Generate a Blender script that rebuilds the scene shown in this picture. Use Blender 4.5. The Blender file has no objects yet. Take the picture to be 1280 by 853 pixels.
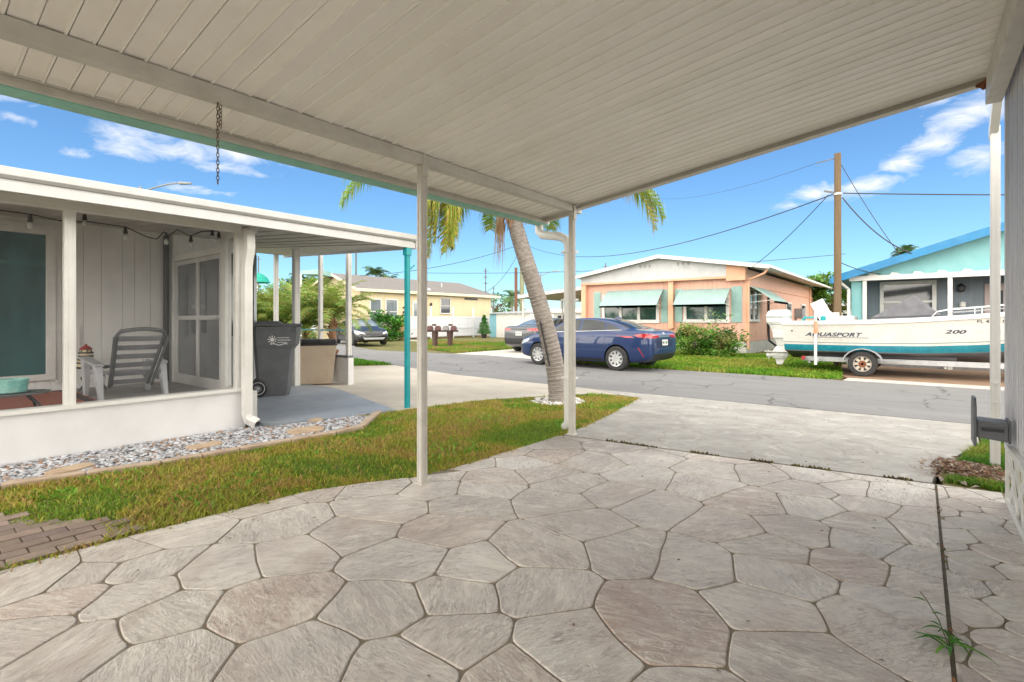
import bpy, bmesh, math, random
import numpy as np
from mathutils import Vector, Matrix, noise as mnoise
from mathutils.bvhtree import BVHTree
from mathutils.geometry import tessellate_polygon

R = math.radians
PI = math.pi
random.seed(7)
rng = np.random.default_rng(7)
scene = bpy.context.scene
col = scene.collection
EYE = 1.28
YAW = R(38.77)
FPX = 635.0
HOR = 400.0

# ------------------------------------------------------------------ helpers
def ray(u, v):
    r = (u - 640) / FPX
    k = (HOR - v) / FPX
    return Vector((-math.sin(YAW) + math.cos(YAW) * r, math.cos(YAW) + math.sin(YAW) * r, k))
def gz(y):
    if y <= 5.2: return 0.0
    if y >= 8.9: return -0.08
    return -0.08 * (y - 5.2) / 3.7

WM = {}
def reg(o, m): WM[o.name] = m.copy()
def wm(o): return WM.get(o.name, Matrix.Identity(4))

def tag(o, label=None, cat=None, group=None, kind=None):
    if label: o['label'] = label
    if cat: o['category'] = cat
    if group: o['group'] = group
    if kind: o['kind'] = kind
    return o
def thing(name, label, cat, loc=(0, 0, 0), rotz=0, group=None):
    o = bpy.data.objects.new(name, None)
    col.objects.link(o)
    o.empty_display_size = .2
    o.location = loc
    o.rotation_euler = (0, 0, rotz)
    reg(o, Matrix.Translation(loc) @ Matrix.Rotation(rotz, 4, 'Z'))
    return tag(o, label, cat, group)
def link(name, me, parent=None, loc=None):
    o = bpy.data.objects.new(name, me)
    col.objects.link(o)
    if parent is not None:
        o.parent = parent
        reg(o, wm(parent))
    elif loc is not None:
        o.location = loc
        reg(o, Matrix.Translation(loc))
    return o

class MB:
    """collects faces, then links them as one mesh object"""
    def __init__(s): s.v = []; s.f = []; s.m = []; s.c = []
    def add(s, vs, fs, mi=0, c=None):
        b = len(s.v)
        s.v += [tuple(p) for p in vs]
        for f in fs:
            s.f.append(tuple(i + b for i in f)); s.m.append(mi); s.c.append(c)
        return s
    def box(s, x0, x1, y0, y1, z0, z1, mi=0, c=None):
        if x0 > x1: x0, x1 = x1, x0
        if y0 > y1: y0, y1 = y1, y0
        if z0 > z1: z0, z1 = z1, z0
        v = [(x, y, z) for z in (z0, z1) for y in (y0, y1) for x in (x0, x1)]
        return s.add(v, [(0, 2, 3, 1), (4, 5, 7, 6), (0, 1, 5, 4), (2, 6, 7, 3), (0, 4, 6, 2), (1, 3, 7, 5)], mi, c)
    def hexa(s, b4, t4, mi=0, c=None):
        return s.add(list(b4) + list(t4), [(3, 2, 1, 0), (4, 5, 6, 7), (0, 1, 5, 4), (1, 2, 6, 5), (2, 3, 7, 6), (3, 0, 4, 7)], mi, c)
    def bar(s, p, q, w, h, mi=0, up=(0, 0, 1)):
        p = Vector(p); q = Vector(q); d = (q - p).normalized(); up = Vector(up)
        if abs(d.dot(up)) > .98: up = Vector((1, 0, 0))
        a = d.cross(up).normalized(); b = a.cross(d).normalized()
        a *= w / 2; b *= h / 2
        return s.hexa([p - a - b, p + a - b, p + a + b, p - a + b], [q - a - b, q + a - b, q + a + b, q - a + b], mi)
    def tube(s, pts, r, n=8, mi=0, cap=True, c=None, up=None):
        pts = [Vector(p) for p in pts]; N = len(pts)
        rs = r if isinstance(r, (list, tuple)) else [r] * N
        vs = []; u = None
        for i, p in enumerate(pts):
            d = (pts[min(i + 1, N - 1)] - pts[max(i - 1, 0)])
            if d.length < 1e-9: d = Vector((0, 0, 1))
            d.normalize()
            if u is None:
                u = d.orthogonal().normalized()
            else:
                u = u - d * u.dot(d)
                u = u.normalized() if u.length > 1e-6 else d.orthogonal().normalized()
            w = d.cross(u)
            for k in range(n):
                t = 2 * PI * k / n
                vs.append(p + (u * math.cos(t) + w * math.sin(t)) * rs[i])
        fs = []
        for i in range(N - 1):
            for k in range(n):
                fs.append((i * n + k, i * n + (k + 1) % n, (i + 1) * n + (k + 1) % n, (i + 1) * n + k))
        if cap:
            fs.append(tuple(range(n - 1, -1, -1))); fs.append(tuple((N - 1) * n + k for k in range(n)))
        return s.add(vs, fs, mi, c)
    def rod(s, p, q, r, n=10, mi=0): return s.tube([p, q], r, n, mi)
    def lathe(s, prof, n=20, o=(0, 0, 0), axis='Z', mi=0, c=None, cap=True):
        vs = []; ox, oy, oz = o
        for r, h in prof:
            for k in range(n):
                t = 2 * PI * k / n
                a, b = r * math.cos(t), r * math.sin(t)
                vs.append({'Z': (ox + a, oy + b, oz + h), 'Y': (ox + a, oy + h, oz + b), 'X': (ox + h, oy + a, oz + b)}[axis])
        fs = []
        for i in range(len(prof) - 1):
            for k in range(n):
                q = (i * n + k, i * n + (k + 1) % n, (i + 1) * n + (k + 1) % n, (i + 1) * n + k)
                fs.append(q if axis != 'Y' else q[::-1])
        a = tuple(range(n - 1, -1, -1)); b = tuple((len(prof) - 1) * n + k for k in range(n))
        if cap: fs += [a, b] if axis != 'Y' else [a[::-1], b[::-1]]
        return s.add(vs, fs, mi, c)
    def prism(s, poly, lo, hi, axis='Z', mi=0, c=None):
        """2D polygon extruded along axis: Z poly=(x,y), Y poly=(x,z), X poly=(y,z)"""
        n = len(poly)
        def P(a, b, h): return {'Z': (a, b, h), 'Y': (a, h, b), 'X': (h, a, b)}[axis]
        vs = [P(a, b, lo) for a, b in poly] + [P(a, b, hi) for a, b in poly]
        tris = tessellate_polygon([[Vector((a, b, 0)) for a, b in poly]])
        fs = [tuple(t) for t in tris] + [tuple(i + n for i in t) for t in tris]
        fs += [(i, (i + 1) % n, (i + 1) % n + n, i + n) for i in range(n)]
        return s.add(vs, fs, mi, c)
    def build(s, name, mats, parent=None, smooth=False, local=False, bevel=0, loc=None, nrm=True):
        me = bpy.data.meshes.new(name)
        vs = s.v
        if parent is not None and not local:
            inv = wm(parent).inverted()
            vs = [tuple(inv @ Vector(p)) for p in vs]
        elif loc is not None and not local:
            vs = [(p[0] - loc[0], p[1] - loc[1], p[2] - loc[2]) for p in vs]
        me.from_pydata(vs, [], s.f)
        if not isinstance(mats, (list, tuple)): mats = [mats]
        for m in mats: me.materials.append(m)
        me.polygons.foreach_set('material_index', s.m)
        if any(x is not None for x in s.c):
            at = me.attributes.new('col', 'FLOAT_COLOR', 'FACE')
            a = np.array([(x if x is not None else (1, 1, 1)) for x in s.c], dtype=np.float32)
            a = np.concatenate([a, np.ones((len(a), 1), np.float32)], 1)
            at.data.foreach_set('color', a.ravel())
        me.update()
        if nrm:
            bm = bmesh.new(); bm.from_mesh(me); bmesh.ops.recalc_face_normals(bm, faces=bm.faces); bm.to_mesh(me); bm.free()
        if smooth: me.shade_smooth()
        if smooth == 'auto': me.set_sharp_from_angle(angle=R(40))
        o = link(name, me, parent, loc)
        if bevel:
            b = o.modifiers.new('bevel', 'BEVEL'); b.width = bevel; b.segments = 2; b.limit_method = 'ANGLE'; b.angle_limit = R(50)
        return o

# ------------------------------------------------------------------ materials
class NT:
    def __init__(s, nt): s.nt = nt; s.n = nt.nodes; s.l = nt.links
    def node(s, t, **k):
        n = s.n.new(t)
        for a, b in k.items():
            if a == 'inp':
                for i, v in b.items():
                    if hasattr(v, 'is_output'): s.l.new(v, n.inputs[i])
                    else: n.inputs[i].default_value = v
            else: setattr(n, a, b)
        return n
    def math(s, op, a, b=None, c=None, clamp=False):
        i = {0: a}
        if b is not None: i[1] = b
        if c is not None: i[2] = c
        return s.node('ShaderNodeMath', operation=op, use_clamp=clamp, inp=i).outputs[0]
    def noise(s, vec, scale, detail=4, rough=.55, dist=0, out='Fac'):
        n = s.node('ShaderNodeTexNoise', inp={'Scale': scale, 'Detail': detail, 'Roughness': rough, 'Distortion': dist})
        if vec is not None: s.l.new(vec, n.inputs['Vector'])
        return n.outputs[out]
    def mix(s, fac, a, b, blend='MIX'):
        n = s.node('ShaderNodeMix', data_type='RGBA', blend_type=blend)
        for i, v in ((0, fac), (6, a), (7, b)):
            if hasattr(v, 'is_output'): s.l.new(v, n.inputs[i])
            else: n.inputs[i].default_value = v if i == 0 or len(v) == 4 else (*v, 1)
        return n.outputs[2]
    def ramp(s, f, lo, hi, a=0, b=1):
        return s.node('ShaderNodeMapRange', clamp=True, inp={0: f, 1: lo, 2: hi, 3: a, 4: b}).outputs[0]
def newmat(name):
    m = bpy.data.materials.new(name); m.use_nodes = True
    t = NT(m.node_tree); p = t.n['Principled BSDF']
    return m, t, p
MATS = {}
def M(name, c, c2=None, rough=.55, sc=3, bump=.12, bsc=40, metal=0, coat=0, spec=.5, dirt=0, dirtc=(.12, .1, .07), attr=False, stretch=(1, 1, 1), trans=0):
    if name in MATS: return MATS[name]
    m, t, p = newmat(name)
    co = t.node('ShaderNodeTexCoord').outputs['Object']
    mp = t.node('ShaderNodeMapping', inp={'Vector': co, 'Scale': stretch}).outputs[0]
    if c2 is None: c2 = tuple(x * .82 for x in c)
    f = t.ramp(t.noise(mp, sc, 6, .6), .32, .68)
    base = t.mix(f, c, c2)
    if attr:
        at = t.node('ShaderNodeAttribute', attribute_name='col').outputs['Color']
        base = t.mix(1.0, base, at, 'MULTIPLY')
    if dirt:
        d = t.ramp(t.noise(mp, sc * .6 + .7, 8, .68), .52, .78, 0, dirt)
        base = t.mix(d, base, dirtc)
    t.l.new(base, p.inputs['Base Color'])
    rr = t.ramp(t.noise(mp, sc * 3, 4), .3, .7, max(0, rough - .1), min(1, rough + .1))
    t.l.new(rr, p.inputs['Roughness'])
    p.inputs['Metallic'].default_value = metal
    p.inputs['Coat Weight'].default_value = coat
    p.inputs['Coat Roughness'].default_value = .04
    p.inputs['Specular IOR Level'].default_value = spec
    if bump:
        b = t.node('ShaderNodeBump', inp={'Strength': bump, 'Distance': .01, 'Height': t.noise(mp, bsc, 5, .6)})
        t.l.new(b.outputs[0], p.inputs['Normal'])
    if trans:
        tr = t.node('ShaderNodeBsdfTranslucent'); t.l.new(base, tr.inputs[0])
        mx = t.node('ShaderNodeMixShader', inp={0: trans, 1: p.outputs[0], 2: tr.outputs[0]})
        t.l.new(mx.outputs[0], t.n['Material Output'].inputs[0])
    MATS[name] = m
    return m
def glass(name, c, rough=.04):
    m, t, p = newmat(name)
    co = t.node('ShaderNodeTexCoord').outputs['Object']
    f = t.ramp(t.noise(t.node('ShaderNodeMapping', inp={'Vector': co, 'Scale': (2, 2, .5)}).outputs[0], 2, 3), .3, .7)
    t.l.new(t.mix(f, c, tuple(x * .55 for x in c)), p.inputs['Base Color'])
    p.inputs['Roughness'].default_value = rough
    p.inputs['Specular IOR Level'].default_value = .8
    return m
def screenmat(lo=.06, hi=.11):
    m, t, p = newmat('insect_screen')
    p.inputs['Base Color'].default_value = (.10, .105, .11, 1); p.inputs['Roughness'].default_value = .7
    tr = t.node('ShaderNodeBsdfTransparent')
    co = t.node('ShaderNodeTexCoord').outputs['Object']
    f = t.ramp(t.noise(co, 3, 3), .3, .7, lo, hi)
    mx = t.node('ShaderNodeMixShader', inp={0: f, 1: tr.outputs[0], 2: p.outputs[0]})
    t.l.new(mx.outputs[0], t.n['Material Output'].inputs[0])
    return m
def leafmat(name, rough=.5, trans=.3):
    m, t, p = newmat(name)
    at = t.node('ShaderNodeAttribute', attribute_name='col').outputs['Color']
    t.l.new(at, p.inputs['Base Color']); p.inputs['Roughness'].default_value = rough
    p.inputs['Specular IOR Level'].default_value = .3
    tr = t.node('ShaderNodeBsdfTranslucent'); t.l.new(at, tr.inputs[0])
    mx = t.node('ShaderNodeMixShader', inp={0: trans, 1: p.outputs[0], 2: tr.outputs[0]})
    t.l.new(mx.outputs[0], t.n['Material Output'].inputs[0])
    return m
LEAF = leafmat('leaf'); GRASSM = leafmat('grass_blade', .6, .35)

def flagstone_mat():
    m, t, p = newmat('stamped_stone')
    at = t.node('ShaderNodeAttribute', attribute_name='col')
    sep = t.node('ShaderNodeSeparateColor', inp={0: at.outputs['Color']})
    rnd, ang, br = sep.outputs[0], sep.outputs[1], sep.outputs[2]
    co = t.node('ShaderNodeTexCoord').outputs['Object']
    rot = t.node('ShaderNodeVectorRotate', rotation_type='Z_AXIS', inp={'Vector': co, 'Angle': t.math('MULTIPLY', ang, 6.283)}).outputs[0]
    off = t.node('ShaderNodeVectorMath', operation='ADD', inp={0: rot, 1: t.node('ShaderNodeCombineXYZ', inp={0: t.math('MULTIPLY', rnd, 37), 1: t.math('MULTIPLY', ang, 19)}).outputs[0]}).outputs[0]
    s1 = t.node('ShaderNodeMapping', inp={'Vector': off, 'Scale': (1.7, 6.5, 1)}).outputs[0]
    streak = t.noise(s1, 1.7, 8, .66, 1.5)
    s2 = t.node('ShaderNodeMapping', inp={'Vector': off, 'Scale': (5, 17, 1)}).outputs[0]
    fine = t.noise(s2, 1.5, 6, .7, 2.0)
    blot = t.noise(co, 1.1, 6, .65, .4)
    blot2 = t.noise(co, 5, 6, .65)
    grey = t.mix(rnd, (.50, .46, .415), (.67, .635, .585))
    brown = t.mix(rnd, (.45, .34, .28), (.53, .42, .355))
    base = t.mix(br, grey, brown)
    pm = t.ramp(t.noise(co, 3.2, 4, .6), .36, .6)
    def ridge(sx_, sy_, scl, dist, w0):
        v_ = t.node('ShaderNodeMapping', inp={'Vector': off, 'Scale': (sx_, sy_, 1)}).outputs[0]
        n_ = t.noise(v_, scl, 5, .62, dist)
        return t.ramp(t.math('ABSOLUTE', t.math('SUBTRACT', n_, .5)), 0, w0, 1, 0)
    r1 = ridge(2.0, 6.5, 2.6, 1.1, .028); r2 = ridge(4.5, 11, 2.4, 1.6, .035); r3 = ridge(3.0, 9.0, 3.6, .9, .03)
    pa = t.ramp(t.noise(off, 2.1, 3, .6), 0.36, .58, .15, 1.0); pb = t.ramp(t.noise(off, 2.6, 3, .6), .40, .60, .1, 1.0)
    r1 = t.math('MULTIPLY', r1, pa); r2 = t.math('MULTIPLY', r2, pa); r3 = t.math('MULTIPLY', r3, pb)
    base = t.mix(t.math('MULTIPLY', r3, .6), base, (.26, .205, .17))
    base = t.mix(t.math('MULTIPLY', r2, .55), base, (.74, .70, .63))
    base = t.mix(t.math('MULTIPLY', r1, 1.0), base, (.86, .825, .76))
    base = t.mix(t.math('MULTIPLY', t.ramp(streak, .48, .62, 0, .9), t.math('ADD', t.math('MULTIPLY', pm, .75), .25)), base, (.76, .71, .63))
    base = t.mix(t.math('MULTIPLY', t.ramp(fine, .50, .62, 0, .75), t.math('SUBTRACT', 1.1, pm)), base, t.mix(br, (.29, .25, .22), (.20, .145, .12)))
    base = t.mix(t.ramp(blot, .42, .68, 0, .5), base, (.35, .31, .30))
    base = t.mix(t.ramp(blot2, .55, .75, 0, .3), base, (.64, .60, .54))
    rb = t.noise(co, 1.7, 5, .6, .6)
    base = t.mix(t.ramp(rb, .52, .70, 0, .5), base, (.40, .30, .25))
    for (cx_, cy_, rr_, k_) in ((-2.95, 4.55, .75, .6), (-2.2, 4.75, .5, .35)):
        dd = t.node('ShaderNodeVectorMath', operation='DISTANCE', inp={0: co, 1: (cx_, cy_, 0)}).outputs['Value']
        dd = t.math('ADD', dd, t.math('MULTIPLY', t.math('SUBTRACT', blot2, .5), 1.1))
        base = t.mix(t.ramp(dd, rr_ * .25, rr_, k_, 0), base, (.15, .12, .095))
    sp = t.noise(co, 130, 2, .5)
    base = t.mix(t.ramp(sp, .66, .74, 0, .35), base, (.13, .11, .09))
    t.l.new(base, p.inputs['Base Color'])
    t.l.new(t.ramp(blot2, .3, .7, .42, .68), p.inputs['Roughness'])
    h = t.math('ADD', t.math('ADD', t.math('MULTIPLY', streak, .7), t.math('MULTIPLY', fine, .45)), t.math('SUBTRACT', t.math('MULTIPLY', r1, .25), t.math('MULTIPLY', r3, .22)))
    b = t.node('ShaderNodeBump', inp={'Strength': .7, 'Distance': .014, 'Height': h})
    t.l.new(b.outputs[0], p.inputs['Normal'])
    return m
def apron_mat():
    m, t, p = newmat('worn_stamped_concrete')
    co = t.node('ShaderNodeTexCoord').outputs['Object']
    w = t.noise(co, 1.3, 3, out='Color')
    cd = t.node('ShaderNodeVectorMath', operation='ADD', inp={0: co, 1: t.node('ShaderNodeVectorMath', operation='SCALE', inp={0: w, 'Scale': .35}).outputs[0]}).outputs[0]
    vo = t.node('ShaderNodeTexVoronoi', feature='DISTANCE_TO_EDGE', inp={'Vector': cd, 'Scale': 1.9}).outputs['Distance']
    line = t.ramp(vo, .006, .03, 1, 0)
    base = t.mix(t.ramp(t.noise(co, 2.2, 8, .68), .3, .72), (.42, .405, .375), (.26, .25, .232))
    st = t.noise(t.node('ShaderNodeMapping', inp={'Vector': co, 'Scale': (1.2, 6, 1), 'Rotation': (0, 0, .15)}).outputs[0], 2.2, 8, .7, .8)
    base = t.mix(t.ramp(st, .52, .72, 0, .6), base, (.33, .31, .29))
    sm = t.noise(co, 7, 8, .72, .6)
    base = t.mix(t.ramp(sm, .48, .64, 0, .65), base, (.29, .26, .225))
    base = t.mix(t.ramp(t.noise(co, 4.3, 6, .6, 1), .56, .7, 0, .6), base, (.56, .54, .50))
    pt = t.node('ShaderNodeTexNoise', inp={'Vector': co, 'Scale': .55, 'Detail': 7, 'Roughness': .6}).outputs[0]
    base = t.mix(t.ramp(pt, .54, .66, 0, .5), base, (.25, .23, .21))
    brk = t.ramp(t.noise(co, 3.3, 3), .42, .6)
    base = t.mix(t.math('MULTIPLY', t.math('MULTIPLY', line, brk), .6), base, (.25, .22, .17))
    t.l.new(base, p.inputs['Base Color']); p.inputs['Roughness'].default_value = .75
    h = t.math('SUBTRACT', t.noise(co, 18, 6, .65), t.math('MULTIPLY', line, .6))
    b = t.node('ShaderNodeBump', inp={'Strength': .4, 'Distance': .012, 'Height': h}); t.l.new(b.outputs[0], p.inputs['Normal'])
    return m
def asphalt_mat():
    m, t, p = newmat('asphalt')
    co = t.node('ShaderNodeTexCoord').outputs['Object']
    a = t.noise(co, 160, 3, .6); b = t.noise(co, .9, 6, .6)
    c = t.noise(t.node('ShaderNodeMapping', inp={'Vector': co, 'Scale': (.12, 1.6, 1)}).outputs[0], 1.6, 5, .6)
    base = t.mix(t.ramp(a, .33, .67), (.115, .115, .118), (.26, .258, .255))
    base = t.mix(t.ramp(b, .4, .7, 0, .5), base, (.15, .148, .148))
    base = t.mix(t.ramp(c, .48, .7, 0, .5), base, (.24, .235, .23))
    w = t.noise(co, 2.2, 4, out='Color')
    cd = t.node('ShaderNodeVectorMath', operation='ADD', inp={0: co, 1: t.node('ShaderNodeVectorMath', operation='SCALE', inp={0: w, 'Scale': .5}).outputs[0]}).outputs[0]
    vo = t.node('ShaderNodeTexVoronoi', feature='DISTANCE_TO_EDGE', inp={'Vector': cd, 'Scale': .55}).outputs['Distance']
    base = t.mix(t.math('MULTIPLY', t.ramp(vo, .004, .016, 1, 0), t.ramp(t.noise(co, .6, 2), .42, .55, 0, .75)), base, (.05, .05, .05))
    d2 = t.noise(co, 1.7, 4, .5, .5)
    base = t.mix(t.ramp(d2, .64, .72, 0, .45), base, (.085, .083, .08))
    t.l.new(base, p.inputs['Base Color']); p.inputs['Roughness'].default_value = .85
    bb = t.node('ShaderNodeBump', inp={'Strength': .5, 'Distance': .006, 'Height': a}); t.l.new(bb.outputs[0], p.inputs['Normal'])
    return m
def lawn_soil():
    m, t, p = newmat('lawn_soil')
    co = t.node('ShaderNodeTexCoord').outputs['Object']
    a = t.noise(co, 1.4, 6, .6); b = t.noise(co, 22, 5, .7)
    base = t.mix(t.ramp(a, .38, .62), (.10, .12, .022), (.19, .155, .05))
    base = t.mix(t.ramp(b, .4, .7, 0, .6), base, (.05, .05, .015))
    t.l.new(base, p.inputs['Base Color']); p.inputs['Roughness'].default_value = .95
    bb = t.node('ShaderNodeBump', inp={'Strength': .7, 'Distance': .03, 'Height': b}); t.l.new(bb.outputs[0], p.inputs['Normal'])
    return m

STONE = flagstone_mat(); APRON = apron_mat(); ASPH = asphalt_mat(); SOIL = lawn_soil()
GROUT = M('grout', (.17, .14, .10), (.25, .21, .155), .9, 5, .3, 60, dirt=.5, dirtc=(.12, .10, .07))
CONC = M('driveway_concrete', (.50, .455, .385), (.39, .355, .30), .8, 1.1, .15, 60, dirt=.45, dirtc=(.28, .24, .18))
CONCW = M('pale_concrete', (.56, .53, .47), (.44, .41, .36), .8, 2, .15, 60, dirt=.3, dirtc=(.33, .29, .22))
SLABG = M('painted_slab', (.30, .33, .37), (.22, .25, .29), .55, 1.5, .1, 50, dirt=.35, dirtc=(.42, .43, .44))
DIRT = M('bare_dirt', (.30, .19, .12), (.20, .13, .085), .95, 4, .5, 30)
BRICKP = M('paver_brick', (.25, .195, .165), (.19, .145, .125), .8, 9, .4, 50, dirt=.5, dirtc=(.15, .12, .09), attr=True)
WHITEP = M('white_alu', (.71, .70, .675), (.63, .62, .595), .4, 4, .05, 30, dirt=.22, dirtc=(.42, .38, .30))
CEILP = M('ceiling_alu', (.89, .87, .835), (.84, .815, .775), .42, 1.3, .06, 25, dirt=.22, dirtc=(.55, .49, .40), attr=True)
TANP = M('weathered_alu', (.60, .575, .53), (.50, .48, .44), .5, 5, .08, 30, dirt=.4, dirtc=(.30, .26, .20))
TEALG = M('teal_gutter', (.30, .58, .49), (.22, .46, .39), .5, 4, .08, 30, dirt=.25)
TEALP = M('teal_post', (.01, .32, .35), (.01, .26, .30), .4, 5, .05)
SIDEG = M('grey_siding', (.60, .60, .63), (.52, .52, .55), .45, 3, .06, 30, stretch=(1, 6, .5), dirt=.2, dirtc=(.35, .33, .32))
LATT = M('lattice_white', (.74, .73, .69), (.62, .61, .57), .6, 6, .1, dirt=.35, dirtc=(.36, .33, .27))
BACKW = M('skirting_back', (.52, .51, .48), (.42, .41, .38), .8, 4)
STUC = M('white_stucco', (.74, .735, .74), (.66, .655, .66), .75, 1.4, .25, 70, dirt=.28, dirtc=(.48, .45, .42))
BLACK = M('black_plastic', (.018, .018, .02), (.03, .03, .032), .45, 6, .06)
DGREY = M('dark_grey_plastic', (.125, .13, .14), (.095, .10, .108), .5, 5, .1, dirt=.25, dirtc=(.2, .2, .2))
AGEW = M('aged_white', (.56, .555, .55), (.48, .475, .47), .5, 4, .06, 30, dirt=.3, dirtc=(.36, .34, .30))
WALLIN = M('porch_siding', (.74, .73, .72), (.67, .66, .65), .6, 2.5, .08, 40, stretch=(1, 1, .3))
FRAMEW = M('window_frame', (.70, .69, .67), (.62, .61, .59), .5, 4, .06, dirt=.2)
GRYPL = M('grey_plastic', (.44, .45, .47), (.36, .37, .39), .5, 5, .08)
RUST = M('rust', (.25, .09, .04), (.14, .05, .03), .9, 20, .4, 60)
STEEL = M('galvanised', (.52, .53, .54), (.42, .43, .44), .45, 8, .05, metal=.5)
CHAINM = M('chain_steel', (.12, .10, .09), (.22, .14, .09), .6, 30, .1, metal=.6)
WOODP = M('pole_wood', (.17, .115, .06), (.12, .082, .045), .85, 5, .4, 40, stretch=(6, 6, .3))
WOODR = M('red_brown_wood', (.20, .09, .055), (.13, .06, .04), .85, 5, .3, 40, stretch=(6, 6, .3))
WIREM = M('cable_black', (.03, .03, .035), (.05, .05, .05), .6, 5, 0)
GLG = glass('window_green', (.035, .085, .075)); GLD = glass('window_dark', (.035, .045, .055)); GLT = glass('window_teal', (.03, .12, .125)); GLY = glass('window_grey', (.20, .25, .28))
CARGL = glass('car_glass', (.02, .026, .03), .02)
SCREEN = screenmat(); SCREEND = screenmat(.50, .62)

# ------------------------------------------------------------------ ground structure
def inpoly(x, y, P):
    c = False; n = len(P); j = n - 1
    for i in range(n):
        xi, yi = P[i]; xj, yj = P[j]
        if (yi > y) != (yj > y) and x < (xj - xi) * (y - yi) / (yj - yi) + xi: c = not c
        j = i
    return c
def inpoly_np(x, y, P):
    c = np.zeros(len(x), bool); n = len(P); j = n - 1
    for i in range(n):
        xi, yi = P[i]; xj, yj = P[j]
        if yi != yj:
            k = ((yi > y) != (yj > y)) & (x < (xj - xi) * (y - yi) / (yj - yi) + xi)
            c ^= k
        j = i
    return c
def slab(name, poly, zf, mat, depth=.1, kind='structure'):
    bm = bmesh.new()
    vs = [bm.verts.new((x, y, 0)) for x, y in poly]
    bm.faces.new(vs)
    for yc in (5.2, 8.9):
        g = bm.verts[:] + bm.edges[:] + bm.faces[:]
        bmesh.ops.bisect_plane(bm, geom=g, plane_co=(0, yc, 0), plane_no=(0, 1, 0))
    bmesh.ops.recalc_face_normals(bm, faces=bm.faces)
    if bm.faces[:][0].normal.z < 0: bmesh.ops.reverse_faces(bm, faces=bm.faces[:])
    for v in bm.verts: v.co.z = zf(v.co.y)
    be = [e for e in bm.edges if len(e.link_faces) == 1]
    r = bmesh.ops.extrude_edge_only(bm, edges=be)
    for v in [g for g in r['geom'] if isinstance(g, bmesh.types.BMVert)]: v.co.z -= depth
    bmesh.ops.triangulate(bm, faces=bm.faces[:])
    me = bpy.data.meshes.new(name); bm.to_mesh(me); bm.free()
    me.materials.append(mat)
    o = link(name, me)
    if kind: o['kind'] = kind
    return o

slab('ground', [(-900, -300), (900, -300), (900, 900), (-900, 900)], lambda y: -.135, SOIL, .3)
slab('road', [(-30, 12.3), (-18, 11.0), (-13.6, 9.95), (-11.6, 9.5), (-9, 8.95), (-5, 8.82), (0, 8.95), (40, 9.1), (40, 13.55), (-1.4, 13.55), (-6, 13.5), (-13.0, 14.6), (-19.0, 13.9), (-22.0, 14.9), (-30, 20.0), (-60, 34), (-64, 27)], lambda y: -.08, ASPH, .1)

# patio: stones cut as a Voronoi tessellation, grout between them
SEAM = [(-3.12, 4.72), (-2.83, 4.77), (-1.46, 4.92), (.07, 5.14)]
PATIO = [(-3.66, -2.6), (.088, -2.6), (.088, 5.14), (-1.46, 4.92), (-2.83, 4.77), (-3.12, 4.72), (-3.12, 4.3), (-3.14, 3.3), (-3.2, 2.76), (-3.42, 2.35), (-3.57, 2.0), (-3.65, .9)]
STRIP = [(.104, -2.6), (.47, -2.6), (.47, 5.2), (.104, 5.15)]
def gp(u, v):
    d = ray(u, v); t = -EYE / d.z
    return (d.x * t, d.y * t)
z5 = [(215, 600), (470, 545), (720, 540), (540, 450), (285, 430), (420, 335), (740, 390), (510, 245), (900, 310), (800, 235), (590, 155), (850, 175), (200, 175), (120, 340), (455, 700), (820, 720), (1050, 400), (1090, 150), (1130, 255), (785, 78), (640, 65), (690, 105), (500, 105), (560, 195), (760, 140), (920, 100), (990, 210), (1010, 45), (1110, 85), (280, 810), (400, 150), (390, 190)]
z4 = [(820, 430), (640, 310), (520, 430), (960, 570), (600, 620), (430, 550), (240, 560), (330, 450), (110, 550), (280, 730), (590, 770), (50, 690), (450, 385), (1020, 285), (1050, 380), (150, 470)]
z6 = [(75, 440), (365, 490), (320, 600), (330, 390), (195, 325), (620, 450), (700, 660), (650, 380), (430, 335), (670, 320), (870, 450), (850, 520), (280, 230), (110, 180), (600, 190), (470, 250), (680, 250), (440, 190), (300, 145), (140, 130), (860, 340), (850, 290), (750, 215), (480, 150), (780, 600), (430, 760), (620, 810)]
seeds = [gp(400 + a / 2.725, 540 + b / 2.725) for a, b in z5] + [gp(a / 2.9125, 560 + b / 2.9125) for a, b in z4] + [gp(840 + a / 2.725, 540 + b / 2.725) for a, b in z6]
seeds += [gp(835, 772), gp(375, 825), gp(500, 850), gp(640, 850), gp(1040, 830)]
brown = [gp(835, 772), gp(400 + 420 / 2.725, 540 + 335 / 2.725), gp(400 + 590 / 2.725, 540 + 155 / 2.725), gp(960 / 2.9125, 560 + 570 / 2.9125), gp(240 / 2.9125, 560 + 560 / 2.9125), gp(840 + 620 / 2.725, 540 + 450 / 2.725), gp(840 + 280 / 2.725, 540 + 230 / 2.725), gp(500, 850), gp(400 + 785 / 2.725, 540 + 78 / 2.725), gp(840 + 870 / 2.725, 540 + 600 / 2.725)]
rs = random.Random(11)
ok = []
for s in seeds:
    if all((s[0] - q[0]) ** 2 + (s[1] - q[1]) ** 2 > .19 ** 2 for q in ok): ok.append(s)
seeds = ok
for _ in range(6000):
    s = (rs.uniform(-4.4, 1), rs.uniform(-3.2, 6))
    if all((s[0] - q[0]) ** 2 + (s[1] - q[1]) ** 2 > rs.uniform(.36, .56) ** 2 for q in seeds): seeds.append(s)
def clip(poly, nx, ny, d):
    out = []
    for i in range(len(poly)):
        a = poly[i]; b = poly[(i + 1) % len(poly)]
        da = a[0] * nx + a[1] * ny - d; db = b[0] * nx + b[1] * ny - d
        if da <= 0: out.append(a)
        if (da < 0 < db) or (db < 0 < da):
            t = da / (da - db); out.append((a[0] + (b[0] - a[0]) * t, a[1] + (b[1] - a[1]) * t))
    return out
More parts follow.
